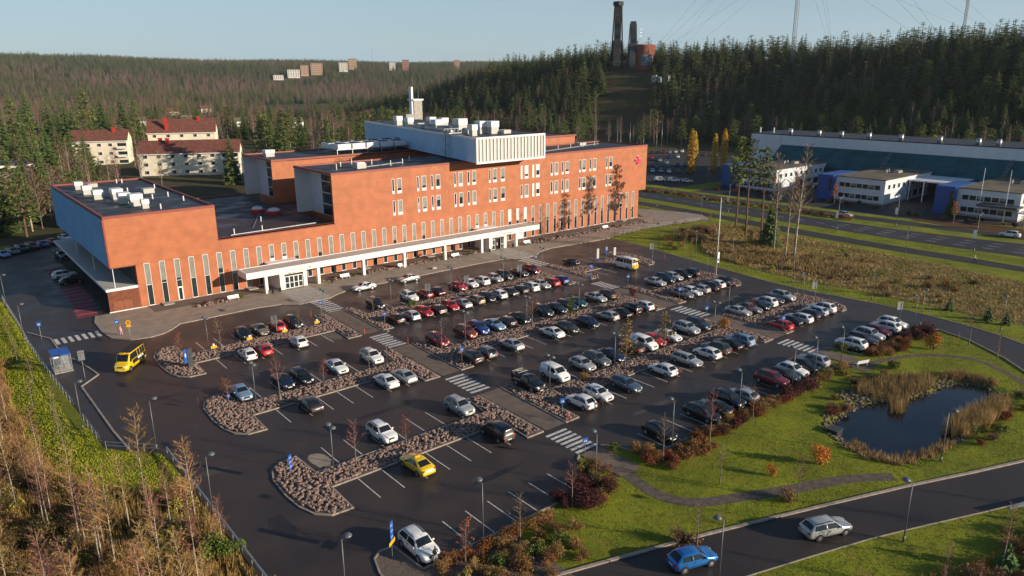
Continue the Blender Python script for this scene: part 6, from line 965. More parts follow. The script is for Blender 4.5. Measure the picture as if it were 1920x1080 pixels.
# --- trees named one by one
plant('pine_tree','bigpine',169.0,111.0,'tall pine with bare trunk in the field, leftmost beside the flagpole',sc=1.02,var=0); plant('pine_tree','bigpine',162.5,103.6,'tall bare-trunked tree with thin crown, second from left in the field',sc=0.98,var=1)
plant('bare_tree','tallbare',150.2,85.2,'tall thin bare birch in the field, left of the pair by the flagpole',sc=0.92,var=1); plant('bare_tree','tallbare',149.9,82.9,'tall spreading bare tree in the field, right of the pair',sc=1.02,var=2); plant('bare_tree','tallbare',154.0,90.5,'tall straight bare tree behind the small spruce in the field',sc=0.95,var=0); plant('pine_tree','bigpine',158.0,96.5,'slim tall pine behind the small spruce in the field',sc=0.92,var=1)
plant('spruce_tree','darkspruce',156.9,93.4,'dark dense spruce standing in the dry field grass',sc=1.0)
for i, (x, y) in enumerate(((134.8,45.0),(133.9,38.7),(133.6,36.0))): plant('young_spruce','youngspruce',x,y,f'small young spruce on the ring road verge, {nth(i)} from left',group='young spruces on the verge',sc=0.95)
for i, (x, y, v, s) in enumerate(((249.3,187.3,0,1.0),(256.3,191.0,1,1.0),(268.0,189.0,1,0.92),(272.5,187.5,0,0.95))): plant('poplar_tree','poplar',x,y,f'columnar yellow poplar beyond the main road, {nth(i)} from left',group='yellow poplars',var=v,sc=s)
SAP = [(31.4,106.7,'sapling',0,'first bed, left section'),(43.7,106.8,'sapling',0,'first bed, left section'),(31.3,84.6,'sapling',1,'second bed, left section'),(37.3,84.6,'sapling',2,'second bed, left section'),(44.0,84.6,'sapling',0,'second bed, left section'),(25.4,86.0,'sapling',2,'second bed, left section'),(30.8,63.5,'sapling',1,'third bed, left section'),(36.9,63.4,'sapling',2,'third bed, left section'),(58.7,110.0,'sapling',2,'first bed, middle section'),(76.0,108.0,'sapling',2,'first bed, middle section'),(56.4,85.2,'sapling',0,'second bed, middle section'),(73.8,84.8,'sapling',1,'second bed, middle section'),(25.0,105.0,'sapling',2,'first bed, left section'),(35.7,42.6,'sapling',0,'hedge, left section'),(29.8,42.6,'sapling',2,'hedge, left section'),(42.8,43.4,'sapling',1,'hedge, left section'),(63.4,42.8,'sapling',1,'hedge, middle section'),(71.8,42.8,'sapling',0,'hedge, middle section'),(56.1,43.4,'sapling',0,'hedge, middle section'),(118.6,36.2,'sapling',1,'lawn by the ring road'),(115.0,31.2,'sapling',0,'lawn by the ring road'),(119.8,88.6,'sapling',0,'second bed, right section'),(121.5,84.0,'sapling',0,'second bed, right section'),(121.6,66.0,'sapling',1,'third bed, right section'),(132.2,55.0,'sapling',0,'ring road verge'),(131.6,66.0,'sapling',0,'ring road verge'),(131.4,47.0,'sapling',1,'ring road verge'),(133.0,76.0,'sapling',0,'ring road verge'),(56.8,36.8,'sapling',0,'pond lawn'),(60.2,30.4,'sapling',1,'pond lawn'),(47.0,32.2,'sapling',0,'pond lawn'),(103.9,64.0,'sapling',2,'third bed, right section')]
for p, l in lab_sorted(SAP, 'slender leafless young tree, {n} from left, {place}'): plant('young_tree', p[2], p[0], p[1], l, group='young trees of the car park', var=p[3], z=0.05)
plant('young_tree','leafysapling',72.3,63.3,'young tree with brown leaves in third bed, left of two, middle section',var=0,sc=1.15,z=0.05); plant('young_tree','leafysapling',80.6,63.3,'young tree with brown leaves in third bed, right of two, middle section',var=0,sc=1.1,z=0.05); plant('young_pine','youngpine',82.7,85.0,'yellow-green young conifer in second bed, middle section',sc=0.9,z=0.05); plant('shrub','greenb',65.4,107.4,'olive shrub in first bed, middle section','shrub',sc=1.1,z=0.05); plant('shrub','brownb',65.2,63.8,'tawny shrub beside the white van in third bed','shrub',sc=1.0,z=0.05,var=2)
plant('shrub','orangeshrub',96.8,64.2,'orange pointed shrub at the right end of third bed, middle section','shrub',var=0,sc=1.1,z=0.05); plant('shrub','orangeshrub',99.9,86.4,'red leafless-looking shrub at the right walkway, second bed','shrub',var=1,sc=1.2,z=0.05); plant('shrub','orangeshrub',112.6,38.9,'bright orange shrub on the lawn by the ring road','shrub',var=0,sc=1.5); plant('shrub','orangeshrub',68.2,32.6,'bright orange shrub on the lawn left of the pond','shrub',var=0,sc=1.3); plant('shrub','orangeshrub',62.4,34.6,'small orange shrub on the pond lawn','shrub',var=0,sc=0.75)
plant('shrub','greyb',59.6,30.9,'low leafless shrub on the lawn above the access road','shrub',sc=1.3); plant('shrub','greyb',46.6,33.4,'low leafless shrub on the lawn near the blue car','shrub',sc=1.4)
# --- hedges along the parking edge
HED = []
def hedge(x0, x1, y0, y1, step, kinds, place):
    x = x0
    while x < x1: HED.append((x+rv.uniform(-0.3,0.3), rv.uniform(y0,y1), rv.choice(kinds), place)); x += step
hedge(28.5,40.5,42.4,44.0,1.0,['rust','brownb','brownb'],'rusty hedge below the left section'); hedge(29,41.0,39.6,42.0,0.95,['brownb','greenb','brownb'],'rusty hedge below the left section'); hedge(30,39.0,37.2,39.4,1.1,['greenb','brownb','brownb'],'rusty hedge below the left section'); hedge(42,48.8,43.0,45.4,0.8,['purple'],'purple hedge at the left crossing'); hedge(43.6,47.6,42.0,43.2,0.9,['purple','brownb'],'purple hedge at the left crossing')
hedge(55.0,65.0,42.9,44.3,0.9,['rust'],'rust-red hedge, left part, middle section'); hedge(56.0,63.0,41.8,43.0,1.1,['rust','rust','brownb'],'rust-red hedge, left part, middle section'); hedge(65.5,71.0,43.0,44.3,1.0,['purple','brownb'],'purple-brown hedge, middle section'); hedge(71.5,80.5,43.0,44.3,0.95,['rust','brownb'],'rust-red hedge, right part, middle section'); hedge(80.8,86.5,43.0,44.2,0.9,['purple'],'purple hedge before the red suv'); hedge(87.0,96.0,42.6,44.2,1.0,['brownb','greenb','brownb'],'brown hedge by the bench')
hedge(101.8,105.5,43.2,47.5,0.9,['brownb','greenb'],'green and brown bushes right of the bench'); hedge(103.0,113.5,41.4,43.9,0.62,['rust','rust','brownb'],'rust-red hedge, right section'); hedge(114.6,120.6,41.0,43.8,0.62,['purple'],'purple bush mass at the hedge end'); hedge(48.3,50.0,45.5,48.6,0.4,['brownb','greenb'],'green bushes at the left crossing ramp'); hedge(54.2,57.2,43.5,48.8,0.5,['greenb','brownb'],'green bushes right of the left crossing ramp')
for p, l in lab_sorted([h for h in HED], 'shrub, {n} from left, {place}'): plant('hedge_shrub', p[2], p[0], p[1], l, 'hedge shrub', p[3], rv.uniform(0.8,1.15))
# --- left woods beside the railing
WOOD = [(-6,48),(13.4,48),(13.8,66),(11.0,72),(6.0,78),(5.2,90),(4.4,104),(4.6,116),(4.0,126),(3.0,126),(-2,100),(-6,70)]
n = 0; k = 0; WT = []
while n < 70 and k < 4000:
    k += 1; x, y = rv.uniform(-6,13.6), rv.uniform(48,126)
    if inside(x, y, WOOD) and all((x-a)**2+(y-b)**2 > 1.1 for a, b in WT): WT.append((x,y)); n += 1
WT.sort(key=lambda p: -p[1])
for i, (x, y) in enumerate(WT): plant('young_birch','youngbirch',x,y,('slim young birch near the guardrail in the bottom left thicket' if x > 8 and y < 72 else 'slim young birch at the left edge beside the green slope' if y > 84 else 'slim young birch in the middle of the bottom left thicket'),group='young birches of the left thicket',sc=rv.uniform(0.75,1.1))
plant('young_birch','youngbirch',14.6,63.6,'single birch with pinkish twigs leaning beside the guardrail',var=0,sc=1.1); plant('young_birch','youngbirch',15.2,58.0,'thin birch right beside the guardrail lower down',var=3,sc=0.6)
n = 0; k = 0
while n < 230 and k < 8000:
    k += 1; x, y = rv.uniform(-6,15.7), rv.uniform(48,158)
    if inside(x, y, [(-6,48),(15.8,48),(15.8,68),(12.5,71.5),(7.0,77),(5.6,86),(4.6,98),(4.4,108),(5.0,120),(5.0,150),(7,160),(3,160),(-2,100),(-6,70)]): n += 1; plant('thicket_shrub', rv.choice(['thicketb','thicketb','thicketb','brownb'] if n % 6 else ['greenb','greenb']), x, y, ('tangled shrub beside the guardrail in the bottom left thicket' if x > 11 else 'tangled shrub bordering the green slope in the left thicket' if x > 3 and y > 76 else 'tangled shrub deep in the thicket at the lower left edge' if y > 62 else 'tangled shrub in the bottom corner of the left thicket'), 'shrub', 'shrubs of the left thicket', rv.uniform(1.0,1.9))
for i, (x, y) in enumerate(((7.2,120.0),(6.8,103.0),(8.6,98.0),(7.8,87.5),(7.6,133.0),(6.9,140.0),(8.0,92.0),(7.9,111.0))): plant('young_tree','sapling',x,y,f'thin pale sapling on the grass slope left of the railing, {nth(i)}',group='saplings on the left slope',var=0,sc=0.9)
# --- bottom right thicket
n = 0; k = 0
while n < 62 and k < 5000:
    k += 1; x, y = rv.uniform(46,82), rv.uniform(6,24)
    if y < interp(x, [(46,21.5),(55,18.6),(60,17.0),(66,15.0),(72,13.4),(80,11)]) and y > 6: n += 1; plant('thicket_shrub', rv.choice(['brownb','greenb','greyb','brownb']), x, y, 'mixed shrub in the thicket at the bottom right corner', 'shrub', 'shrubs of the bottom right thicket', rv.uniform(0.9,1.5))
for i in range(14): x = rv.uniform(48,80); y = interp(x, [(46,20.5),(60,16.0),(80,10)])-rv.uniform(0.5,3); plant('young_birch','youngbirch' if i % 3 else 'youngspruce', x, y, 'slender young tree in the thicket at the bottom right corner', group='young trees of the bottom right thicket', sc=rv.uniform(0.4,0.7) if i % 3 else 1.2)
# --- field shrubs and saplings
for i in range(46): x = rv.uniform(135,160); y = rv.uniform(46,116); plant('field_shrub', rv.choice(['brownb','greyb','greyb','greenb']), x, y, 'low autumn shrub in the rough field', 'shrub', 'shrubs of the field', rv.uniform(0.7,1.25))
for i in range(18): u = i/17; plant('field_shrub','greyb', 146+14*u+rv.uniform(-2,2), 108+8*u+rv.uniform(-3,3), 'dense grey-brown shrub by the lawn at the right wing', 'shrub', 'grey shrubs by the right lawn', rv.uniform(1.2,2.0))
for i, (x, y) in enumerate(((150,116),(139,104.5),(136.5,101),(137.5,62),(140,50),(168,118.5),(144,112),(137.2,55.0))): plant('young_tree','leafysapling',x,y,f'small leafy young tree at the edge of the field, {nth(i)} counted',group='young trees of the field',var=1,sc=rv.uniform(0.5,0.8))
# --- hedge strip and trees by the offices
for i in range(60): y = 200-i*1.75; x = 203.4+rv.uniform(-0.8,1.0)+(0 if y > 100 else 0); plant('strip_shrub', rv.choice(['rust','greyb','brownb']), x, y, 'dull brown shrub in the long strip beyond the main road', 'hedge shrub', 'shrubs of the roadside strip', rv.uniform(0.95,1.25))
for i in range(34): x, y = rv.uniform(222,231), rv.choice((rv.uniform(100,124),rv.uniform(62,92),rv.uniform(136,160))); plant('strip_shrub', rv.choice(['purple','greyb']), x, y, 'dark low shrub before the office pavilions', 'hedge shrub', 'dark shrubs before the offices', rv.uniform(0.9,1.2))
for i, (x, y, v, s) in enumerate(((226.5,113.5,1,0.62),(229.0,128.0,1,0.75),(220.0,76.0,1,0.6),(222.0,60.0,1,0.6),(228.0,136.0,1,0.7),(238.0,170.0,1,0.55))): plant('autumn_tree','yellowbirch',x,y,f'small orange-leaved tree before the offices, {nth(i)} counted from the middle pavilion',group='orange trees by the offices',var=v,sc=s)
plant('spruce_tree','darkspruce',229.4,80.6,'small dark spruce against the blue stair block at right',sc=0.62)
plant('yellow_birch','yellowbirch',312,118,'golden yellow birch behind the long office',var=0,sc=1.5); plant('yellow_birch','yellowbirch',318,110,'smaller orange birch right of the golden one',var=1,sc=1.3)
for i, (x, y) in enumerate(((268,300),(276,296),(256,272),(284,290))): plant('autumn_tree','yellowbirch',x,y,f'orange bush-like tree behind the right wing, {nth(i)} counted',group='orange trees behind the right wing',var=i % 2,sc=0.7)
# ------------------------------------------------------------------ forests
rf_ = random.Random(99)
BLOCK = [(40,116,224,302),(20,130,170,225),(60,150,296,372),(75,160,380,440),(50,110,380,440),(5,42,280,306),(160,180,262,282),(215,345,170,270),(213,316,288,394)]
def blocked(x, y):
    for a, b, c, d in BLOCK:
        if a < x < b and c < y < d: return True
    return False
def clearing(x, y):
    # the ski slope below the towers
    ax, ay, bx_, by_ = 350, 322, 452, 402; dx, dy = bx_-ax, by_-ay; t = ((x-ax)*dx+(y-ay)*dy)/(dx*dx+dy*dy); px_, py_ = ax+t*dx, ay+t*dy
    return -0.1 < t < 1.12 and math.hypot(x-px_, y-py_) < 17
def hides(x, y):
    # keep the view of the far houses open
    for fx, fy, w, dep in FARSPOT:
        d_ = math.hypot(fx, fy); ux, uy = fx/d_, fy/d_; t = (x-fx)*ux+(y-fy)*uy; q = abs((x-fx)*uy-(y-fy)*ux)
        if -dep < t < w*1.2 and q < w: return True
    return False
def view(x, y, m=2.5):
    a = math.degrees(math.atan2(x, y)); return 39.39-35.0-m < a < 39.39+35.0+m
hill = []; flat = []
y = -40.0
while y < 720:
    x = interp(y, FOOT)-6
    while x < interp(y, FOOT)+(205 if y < 600 else 160):
        xx, yy = x+rf_.uniform(-3,3), y+rf_.uniform(-3,3)
        if view(xx, yy) and not clearing(xx, yy) and not blocked(xx, yy):
            u = xx-interp(yy, FOOT); k = 'birch' if rf_.random() < (0.34 if u < 25 else (0.22 if wob(xx*4,yy*4) > 0.25 else 0.05) if u < 110 else 0.02) else ('pine' if rf_.random() < 0.34 else 'spruce'); hill.append((xx, yy, k, u))
        x += 6.6
    y += 6.6
d = 232.0
while d < 1350:
    st_ = 6.5+d*0.006; a = R(2.0)
    while a < R(58):
        x, y = d*math.sin(a)+rf_.uniform(-0.45,0.45)*st_, d*math.cos(a)+rf_.uniform(-0.45,0.45)*st_
        if view(x, y) and not blocked(x, y) and y > 222 and x < interp(y, FOOT)-8 and (x < 60 or y > 296 or x > 190) and not (x > 120 and y < 240) and not (188 < x < 214 and y < 340):
            dens = 0.92 if (y > 440 or x < 62) else 0.55
            if x > 185 and y < 290: dens = 0.12
            if rf_.random() < dens and not hides(x, y): q = rf_.random(); pw = wob(x*2.2, y*2.2); q = min(1, max(0, q-pw*0.45)); nearleft = x < 75 and y < 420; k = ('spruce' if q < 0.38 else 'pine' if q < 0.62 else 'birch') if nearleft else ('birch' if q < 0.62 else 'pine' if q < 0.82 else 'spruce'); flat.append((x, y, k, d))
        a += st_/d
    d += st_*1.15
# thin wood strip beyond the left lot
for i in range(60): x = rf_.uniform(-2, 60); y = rf_.uniform(222, 285); flat.append((x, y, rf_.choice(['birch','birch','spruce','pine']), math.hypot(x,y))) if (view(x,y) and not blocked(x,y) and not (x > 42 and y < 232)) else None
NL = [(44,442,1.7),(52,452,1.8),(60,446,1.9),(69,455,1.9),(78,450,1.8),(87,458,1.75),(96,452,1.6),(38,430,1.7),(104,460,1.5),(31,300,1.25),(27,268,1.2),(36,330,1.4),(42,360,1.5),(24,246,1.0),(33,284,1.2),(40,312,1.25)]
for i, (x, y, s) in enumerate(NL): plant('spruce_tree' if i % 4 else 'pine_tree', 'spruce' if i % 4 else 'pine', x, y, f'huge dark evergreen left of the cream houses, {nth(i)} of that clump', group='tall evergreens left of the houses', sc=s)
for i, (x, y) in enumerate(((98,292),(113,296),(118,286),(126,290),(134,280),(142,284),(128,268),(150,276),(158,270),(112,272),(166,262),(140,262))): plant('pine_tree' if i % 3 else 'spruce_tree', 'pine' if i % 3 else 'spruce', x, y, f'green conifer between the nearest cream house and the hospital, {nth(i)} counted', group='conifers behind the hospital wing', sc=rf_.uniform(1.25,1.5))
for i, (x, y) in enumerate(((48,300),(54,288),(60,304),(66,296),(70,312),(62,318),(74,300),(52,312),(30,238),(36,244),(44,246),(26,236),(33,256),(52,262),(120,300),(134,296),(146,290),(154,284))): plant('bare_tree', 'birch', x, y, f'leafless tan tree before the cream houses, {nth(i)} counted', group='bare trees before the houses', sc=rf_.uniform(0.8,1.1))
def where(x, y):
    if x-interp(y, FOOT) > -9 and y < 720 and x > 280: return ', left of the ski slope' if y > 400 else ', right beside the ski slope' if y > 300 else ', above the far car park' if y > 190 else ', behind the long office'
    if x < 75: return ', at the far left'
    return ', behind the cream houses' if x < 150 else ', behind the hospital roof' if x < 215 else ', near the hill foot'
def grow(L_, limit, lab, grp):
    """nearest trees of each kind are objects of their own; the rest is returned"""
    L_.sort(key=lambda t: t[0]**2+t[1]**2); cnt = {}; rest = []
    for x, y, k, u in L_:
        c = cnt.get(k, 0)
        if c >= limit[k]: rest.append((x, y, k)); continue
        cnt[k] = c+1; plant({'spruce':'spruce_tree','pine':'pine_tree','birch':'birch_tree'}[k], k, x, y, lab[k]+where(x, y), group=grp+{'spruce':', spruces','pine':', pines','birch':', birches'}[k], sc=rf_.uniform(0.58,1.1), wide=rf_.uniform(1.1,1.4))
    return rest
rest1 = grow(hill, dict(spruce=110, pine=100, birch=70), dict(spruce='dark spruce in the hill wood', pine='green-crowned pine in the hill wood', birch='leafless pale birch in the hill wood'), 'trees of the ski jump hill')
rest2 = grow(flat, dict(spruce=110, pine=110, birch=140), dict(spruce='dark spruce in the back woods', pine='green pine in the back woods', birch='leafless brown-twigged birch in the back woods'), 'trees of the back woods')
far = []
for _ in range(32000):
    a = R(rf_.uniform(2.5, 42)); d = 1300+2100*rf_.random()**0.8; x, y = d*math.sin(a), d*math.cos(a)
    if not hides(x, y): far.append((x, y, 'birch' if rf_.random()-0.4*wob(x*0.8, y*0.8) < (0.55 if d < 2000 else 0.25) else ('pine' if rf_.random() < 0.35 else 'spruce')))
# low-detail far trees, instanced over one object of each wood
pc = bpy.data.collections.new('far_tree_kinds')
def proto(name, T, C_):
    bm = bmesh.new(); bm.from_mesh(T); nT = len(bm.faces); bm.from_mesh(C_); bm.faces.ensure_lookup_table(); nm = len(T.materials)
    for i, f in enumerate(bm.faces): f.material_index = 0 if i < nT else 1
    me = bpy.data.meshes.new(name); bm.to_mesh(me); bm.free(); me.materials.append(T.materials[0]); me.materials.append(C_.materials[0]); o = bpy.data.objects.new(name, me); pc.objects.link(o)
KIX = {}
for i, k in enumerate(('birch','pine','spruce')):
    KIX[k] = (2*i, 2*i+1)
proto('tree_0', *bare(15,60,26,12,'bark_grey','twig_pink',0.25,0.2,thick=1.9)); proto('tree_1', *bare(14,61,26,12,'bark_grey','twig_brown',0.15,0.25,thick=2.0)); proto('tree_2', *pine(17,62,15,30,0.2,0.19)); proto('tree_3', *pine(15,63,15,30,0.22,0.2)); proto('tree_4', *spruce(17,4.2,64,16,9)); proto('tree_5', *spruce(15,3.8,65,15,9))
def wood(name, pts, label, smin=0.6, smax=1.25):
    me = bpy.data.meshes.new(name); me.from_pydata([(x, y, H(x,y)+GZ-0.3) for x, y, k in pts], [], []); n = len(pts)
    for an, ty, vals in (('sc','FLOAT',[rf_.uniform(smin,smax) for _ in pts]),('ro','FLOAT',[rf_.uniform(0,6.28) for _ in pts]),('ix','INT',[rf_.choice(KIX[k]) for x, y, k in pts])): at_ = me.attributes.new(an, ty, 'POINT'); at_.data.foreach_set('value', vals)
    o = bpy.data.objects.new(name, me); COL.objects.link(o); tag(o, label, kind='stuff')
    ng = bpy.data.node_groups.new(name+'_scatter', 'GeometryNodeTree'); ng.interface.new_socket('Geometry', in_out='INPUT', socket_type='NodeSocketGeometry'); ng.interface.new_socket('Geometry', in_out='OUTPUT', socket_type='NodeSocketGeometry'); N = ng.nodes
    gi, go = N.new('NodeGroupInput'), N.new('NodeGroupOutput'); ip = N.new('GeometryNodeInstanceOnPoints'); ci = N.new('GeometryNodeCollectionInfo'); ci.inputs[0].default_value = pc; ci.inputs['Separate Children'].default_value = True; ci.inputs['Reset Children'].default_value = True
    def na(nm, ty): q = N.new('GeometryNodeInputNamedAttribute'); q.data_type = ty; q.inputs[0].default_value = nm; return q.outputs['Attribute']
    cx = N.new('ShaderNodeCombineXYZ'); e2 = N.new('FunctionNodeEulerToRotation'); L = ng.links.new; L(na('ro','FLOAT'), cx.inputs[2]); L(cx.outputs[0], e2.inputs[0])
    ip.inputs['Pick Instance'].default_value = True; L(gi.outputs[0], ip.inputs['Points']); L(ci.outputs[0], ip.inputs['Instance']); L(na('ix','INT'), ip.inputs['Instance Index']); L(e2.outputs[0], ip.inputs['Rotation']); vmx = N.new('ShaderNodeVectorMath'); vmx.operation = 'SCALE'; vmx.inputs[0].default_value = (1.3,1.3,0.95); L(na('sc','FLOAT'), vmx.inputs['Scale']); L(vmx.outputs[0], ip.inputs['Scale']); L(ip.outputs[0], go.inputs[0])
    md = o.modifiers.new('scatter', 'NODES'); md.node_group = ng
wood('hill_forest', rest1, 'dense dark conifer forest covering the ski jump hill'); wood('valley_woods', rest2, 'mixed bare and evergreen woods stretching behind the town'); wood('ridge_forest', far, 'distant forest covering the low ridge on the horizon', 0.7, 1.35)
# ------------------------------------------------------------------ ground cover (nobody could count it)
def tufts(name, n, area, inside_fn, m, label, h0, h1, w, blades=4, lean=0.5, zf=None):
    rr = random.Random(len(name)*7+n); b = MB(); k = 0; x0, x1, y0, y1 = area; V = b.v; F = b.f
    while k < n:
        x, y = rr.uniform(x0,x1), rr.uniform(y0,y1)
        if not inside_fn(x, y): n -= 0.25; continue
        k += 1; z = (zf(x,y) if zf else H(x,y)+GZ)-0.02
        for _ in range(blades):
            a = rr.uniform(0,6.28); h = rr.uniform(h0,h1); l = lean*h*rr.random(); ca, sa = math.cos(a), math.sin(a); px_, py_ = x+rr.uniform(-0.12,0.12), y+rr.uniform(-0.12,0.12); o = len(V); V.append((px_-sa*w,py_+ca*w,z)); V.append((px_+sa*w,py_-ca*w,z)); V.append((px_+ca*l,py_+sa*l,z+h)); F.append((o,o+1,o+2))
    b.m = [0]*len(F); o = b.build(name, m, kind='stuff'); tag(o, label); return o
def ring_out_x(y): return interp(y, sorted([(q[1],q[0]) for q in RING_OUT]))
def on_lawn(x, y):
    yu = interp(x, ROAD_UP)
    if y < yu+0.25 or pond_dist(x,y) < 1.2: return False
    if y > 44.4 or (x < 41): return False
    if x > 109 and y > 22 and x > interp(y, [(24,109.8),(27.3,112.9),(30.8,116.4),(36.9,120.7),(42,122.4)]): return False
    if inside(x, y, [(96,45),(101,45),(101.2,42),(98.6,40.8),(96,41.2)]): return False
    if 27 < y < 44 and min((x-p[0])**2+(y-p[1])**2 for p in P1) < 0.75: return False
    if x > 97 and min((x-p[0])**2+(y-p[1])**2 for p in P2) < 0.35: return False
    return True
tufts('lawn_grass', 26000, (41,122,17,44.4), on_lawn, 'lawn_blade', 'short bright green grass of the pond lawn', 0.03, 0.11, 0.04, 3)
tufts('verge_grass', 14000, (127,187,26,124), lambda x, y: (ring_out_x(y)+0.3 < x < ring_out_x(y)+5.2) or (180.8 < x-interp(-y,[(-p[1],p[0]-179.4) for p in PATH_F])*1.0 < 186.4 and y < 124 and x > 181) or (134.8 < x < 150 and 112 < y < 124 and y > 122.6-0.75*(x-134) and not inside(x,y,FIELD)), 'lawn_blade', 'short green grass of the road verges', 0.04, 0.14, 0.06, 3)
tufts('slope_grass', 16000, (4,16,66,160), lambda x, y: x < (9.4 if y > 92 else 10.8 if y > 84 else 15.8) and y < (95.2-x if x > 10.8 else 999) and not inside(x, y, THICK), 'lawn_blade', 'green grass on the slope left of the railing', 0.06, 0.2, 0.05, 4)
tufts('thicket_grass', 16000, (-6,16,46,165), lambda x, y: inside(x, y, THICK) and x > -6 and not (x > 9 and y > 150), 'dry_gold', 'golden dry grass and stems filling the thicket at bottom left', 0.3, 1.3, 0.03, 5, 0.4)
tufts('corner_grass', 6000, (42,84,2,22), lambda x, y: y < interp(x,[(42,22.0),(55,18.6),(66,15.0),(80,11)]), 'dry_gold', 'dry golden stems in the thicket at the bottom right corner', 0.25, 0.9, 0.025, 5, 0.4)
tufts('near_verge_grass', 5000, (42,84,8,28), lambda x, y: interp(x,[(42,22.0),(55,18.2),(66,14.6),(80,10.5)]) < y < interp(x, ROAD_LO)-0.2, 'lawn_blade', 'yellow-green grass on the near side of the access road', 0.04, 0.13, 0.04, 3)
tufts('field_grass', 20000, (134,174,20,119), lambda x, y: inside(x, y, FIELD), 'field_blade', 'rough yellow-brown grass of the field', 0.12, 0.5, 0.06, 4)
tufts('tall_dry_grass', 7000, (134,172,46,118), lambda x, y: inside(x, y, FIELD) and (x < 152 or y > 92) and wob(x*9, y*9) > -0.05, 'straw', 'pale tall dry grass clumps in the field', 0.5, 1.1, 0.06, 5, 0.35)
def reed(name, poly, n, lab, h0=0.7, h1=1.6, m='straw'): tufts(name, n, (min(p[0] for p in poly),max(p[0] for p in poly),min(p[1] for p in poly),max(p[1] for p in poly)), lambda x, y: inside(x, y, poly), m, lab, h0, h1, 0.028, 7, 0.4, lambda x, y: max(-0.45, H(x,y)+GZ))
reed('reeds', [(88.0,38.6),(91.5,39.4),(97.0,38.0),(100.0,36.2),(101.0,33.6),(97.0,33.2),(93.5,34.0),(90.5,33.0),(87.6,32.4),(86.6,33.6),(90.0,35.2),(88.2,36.4)], 700, 'tall straw-coloured reeds at the top bank of the pond'); reed('reeds', [(86.0,27.4),(90.0,27.6),(95.0,27.2),(99.5,26.6),(100.5,25.0),(96.0,24.2),(90.0,24.4),(86.0,25.2)], 950, 'dense golden reed bed at the right end of the pond', 1.2, 2.1); reed('reeds', [(74.2,33.0),(76.2,32.6),(75.6,28.8),(79.0,27.0),(84.0,26.4),(84.0,24.9),(79.0,25.4),(74.4,26.9),(72.6,30.0)], 520, 'short pale reeds along the near bank of the pond', 0.4, 1.0); reed('reeds', [(101.5,34.0),(105.5,33.0),(106.0,28.0),(104.6,28.0),(104.2,31.0)], 350, 'thin reeds at the far right bank of the pond', 0.6, 1.3)
m = MB(); rocks_in(m, [(72,24),(108,24),(108,41),(72,41)], 11, 0.08, 0.22, lambda x, y: H(x,y)+GZ-0.02, random.Random(77), keep=lambda x, y: -0.7 < pond_dist(x,y) < (1.3 if y > 30 else 0.7)); o = m.build('bank_stones', 'rock_grey', kind='stuff'); tag(o, 'grey stones lining the pond bank')
m = MB(); rocks_in(m, [(84,36.5),(97,36.5),(97,40.5),(86,40.0)], 4.5, 0.15, 0.34, lambda x, y: H(x,y)+GZ-0.02, random.Random(78)); o = m.build('bank_stones', 'rock_grey', kind='stuff'); tag(o, 'scree of grey stones above the pond')
for i in range(26): a = rv.uniform(0,6.28); x, y = (rv.uniform(80,104), rv.uniform(36.5,40.5)) if i < 14 else (rv.uniform(85,106), rv.uniform(22.6,25.2)); plant('bank_shrub', rv.choice(['brownb','greyb','greenb','rust'] if i % 4 else ['greenb']), x, y, 'low autumn shrub on the pond bank', 'shrub', 'shrubs of the pond bank', rv.uniform(0.6,1.1))
for i, (x, y) in enumerate(((37.0,132.6),(43.6,132.4),(67.0,133.0),(69.8,132.6),(96.0,132.8),(119.0,132.6),(124.0,132.6),(130.5,132.6),(137.0,132.6),(144.5,132.8),(147.5,132.8),(151.0,132.8))): plant('rockery_shrub','greenb' if i % 3 else 'purple',x,y,f'low shrub in the rockeries at the hospital front, {nth(i)} from left','shrub','rockery shrubs',0.6,z=0.12)
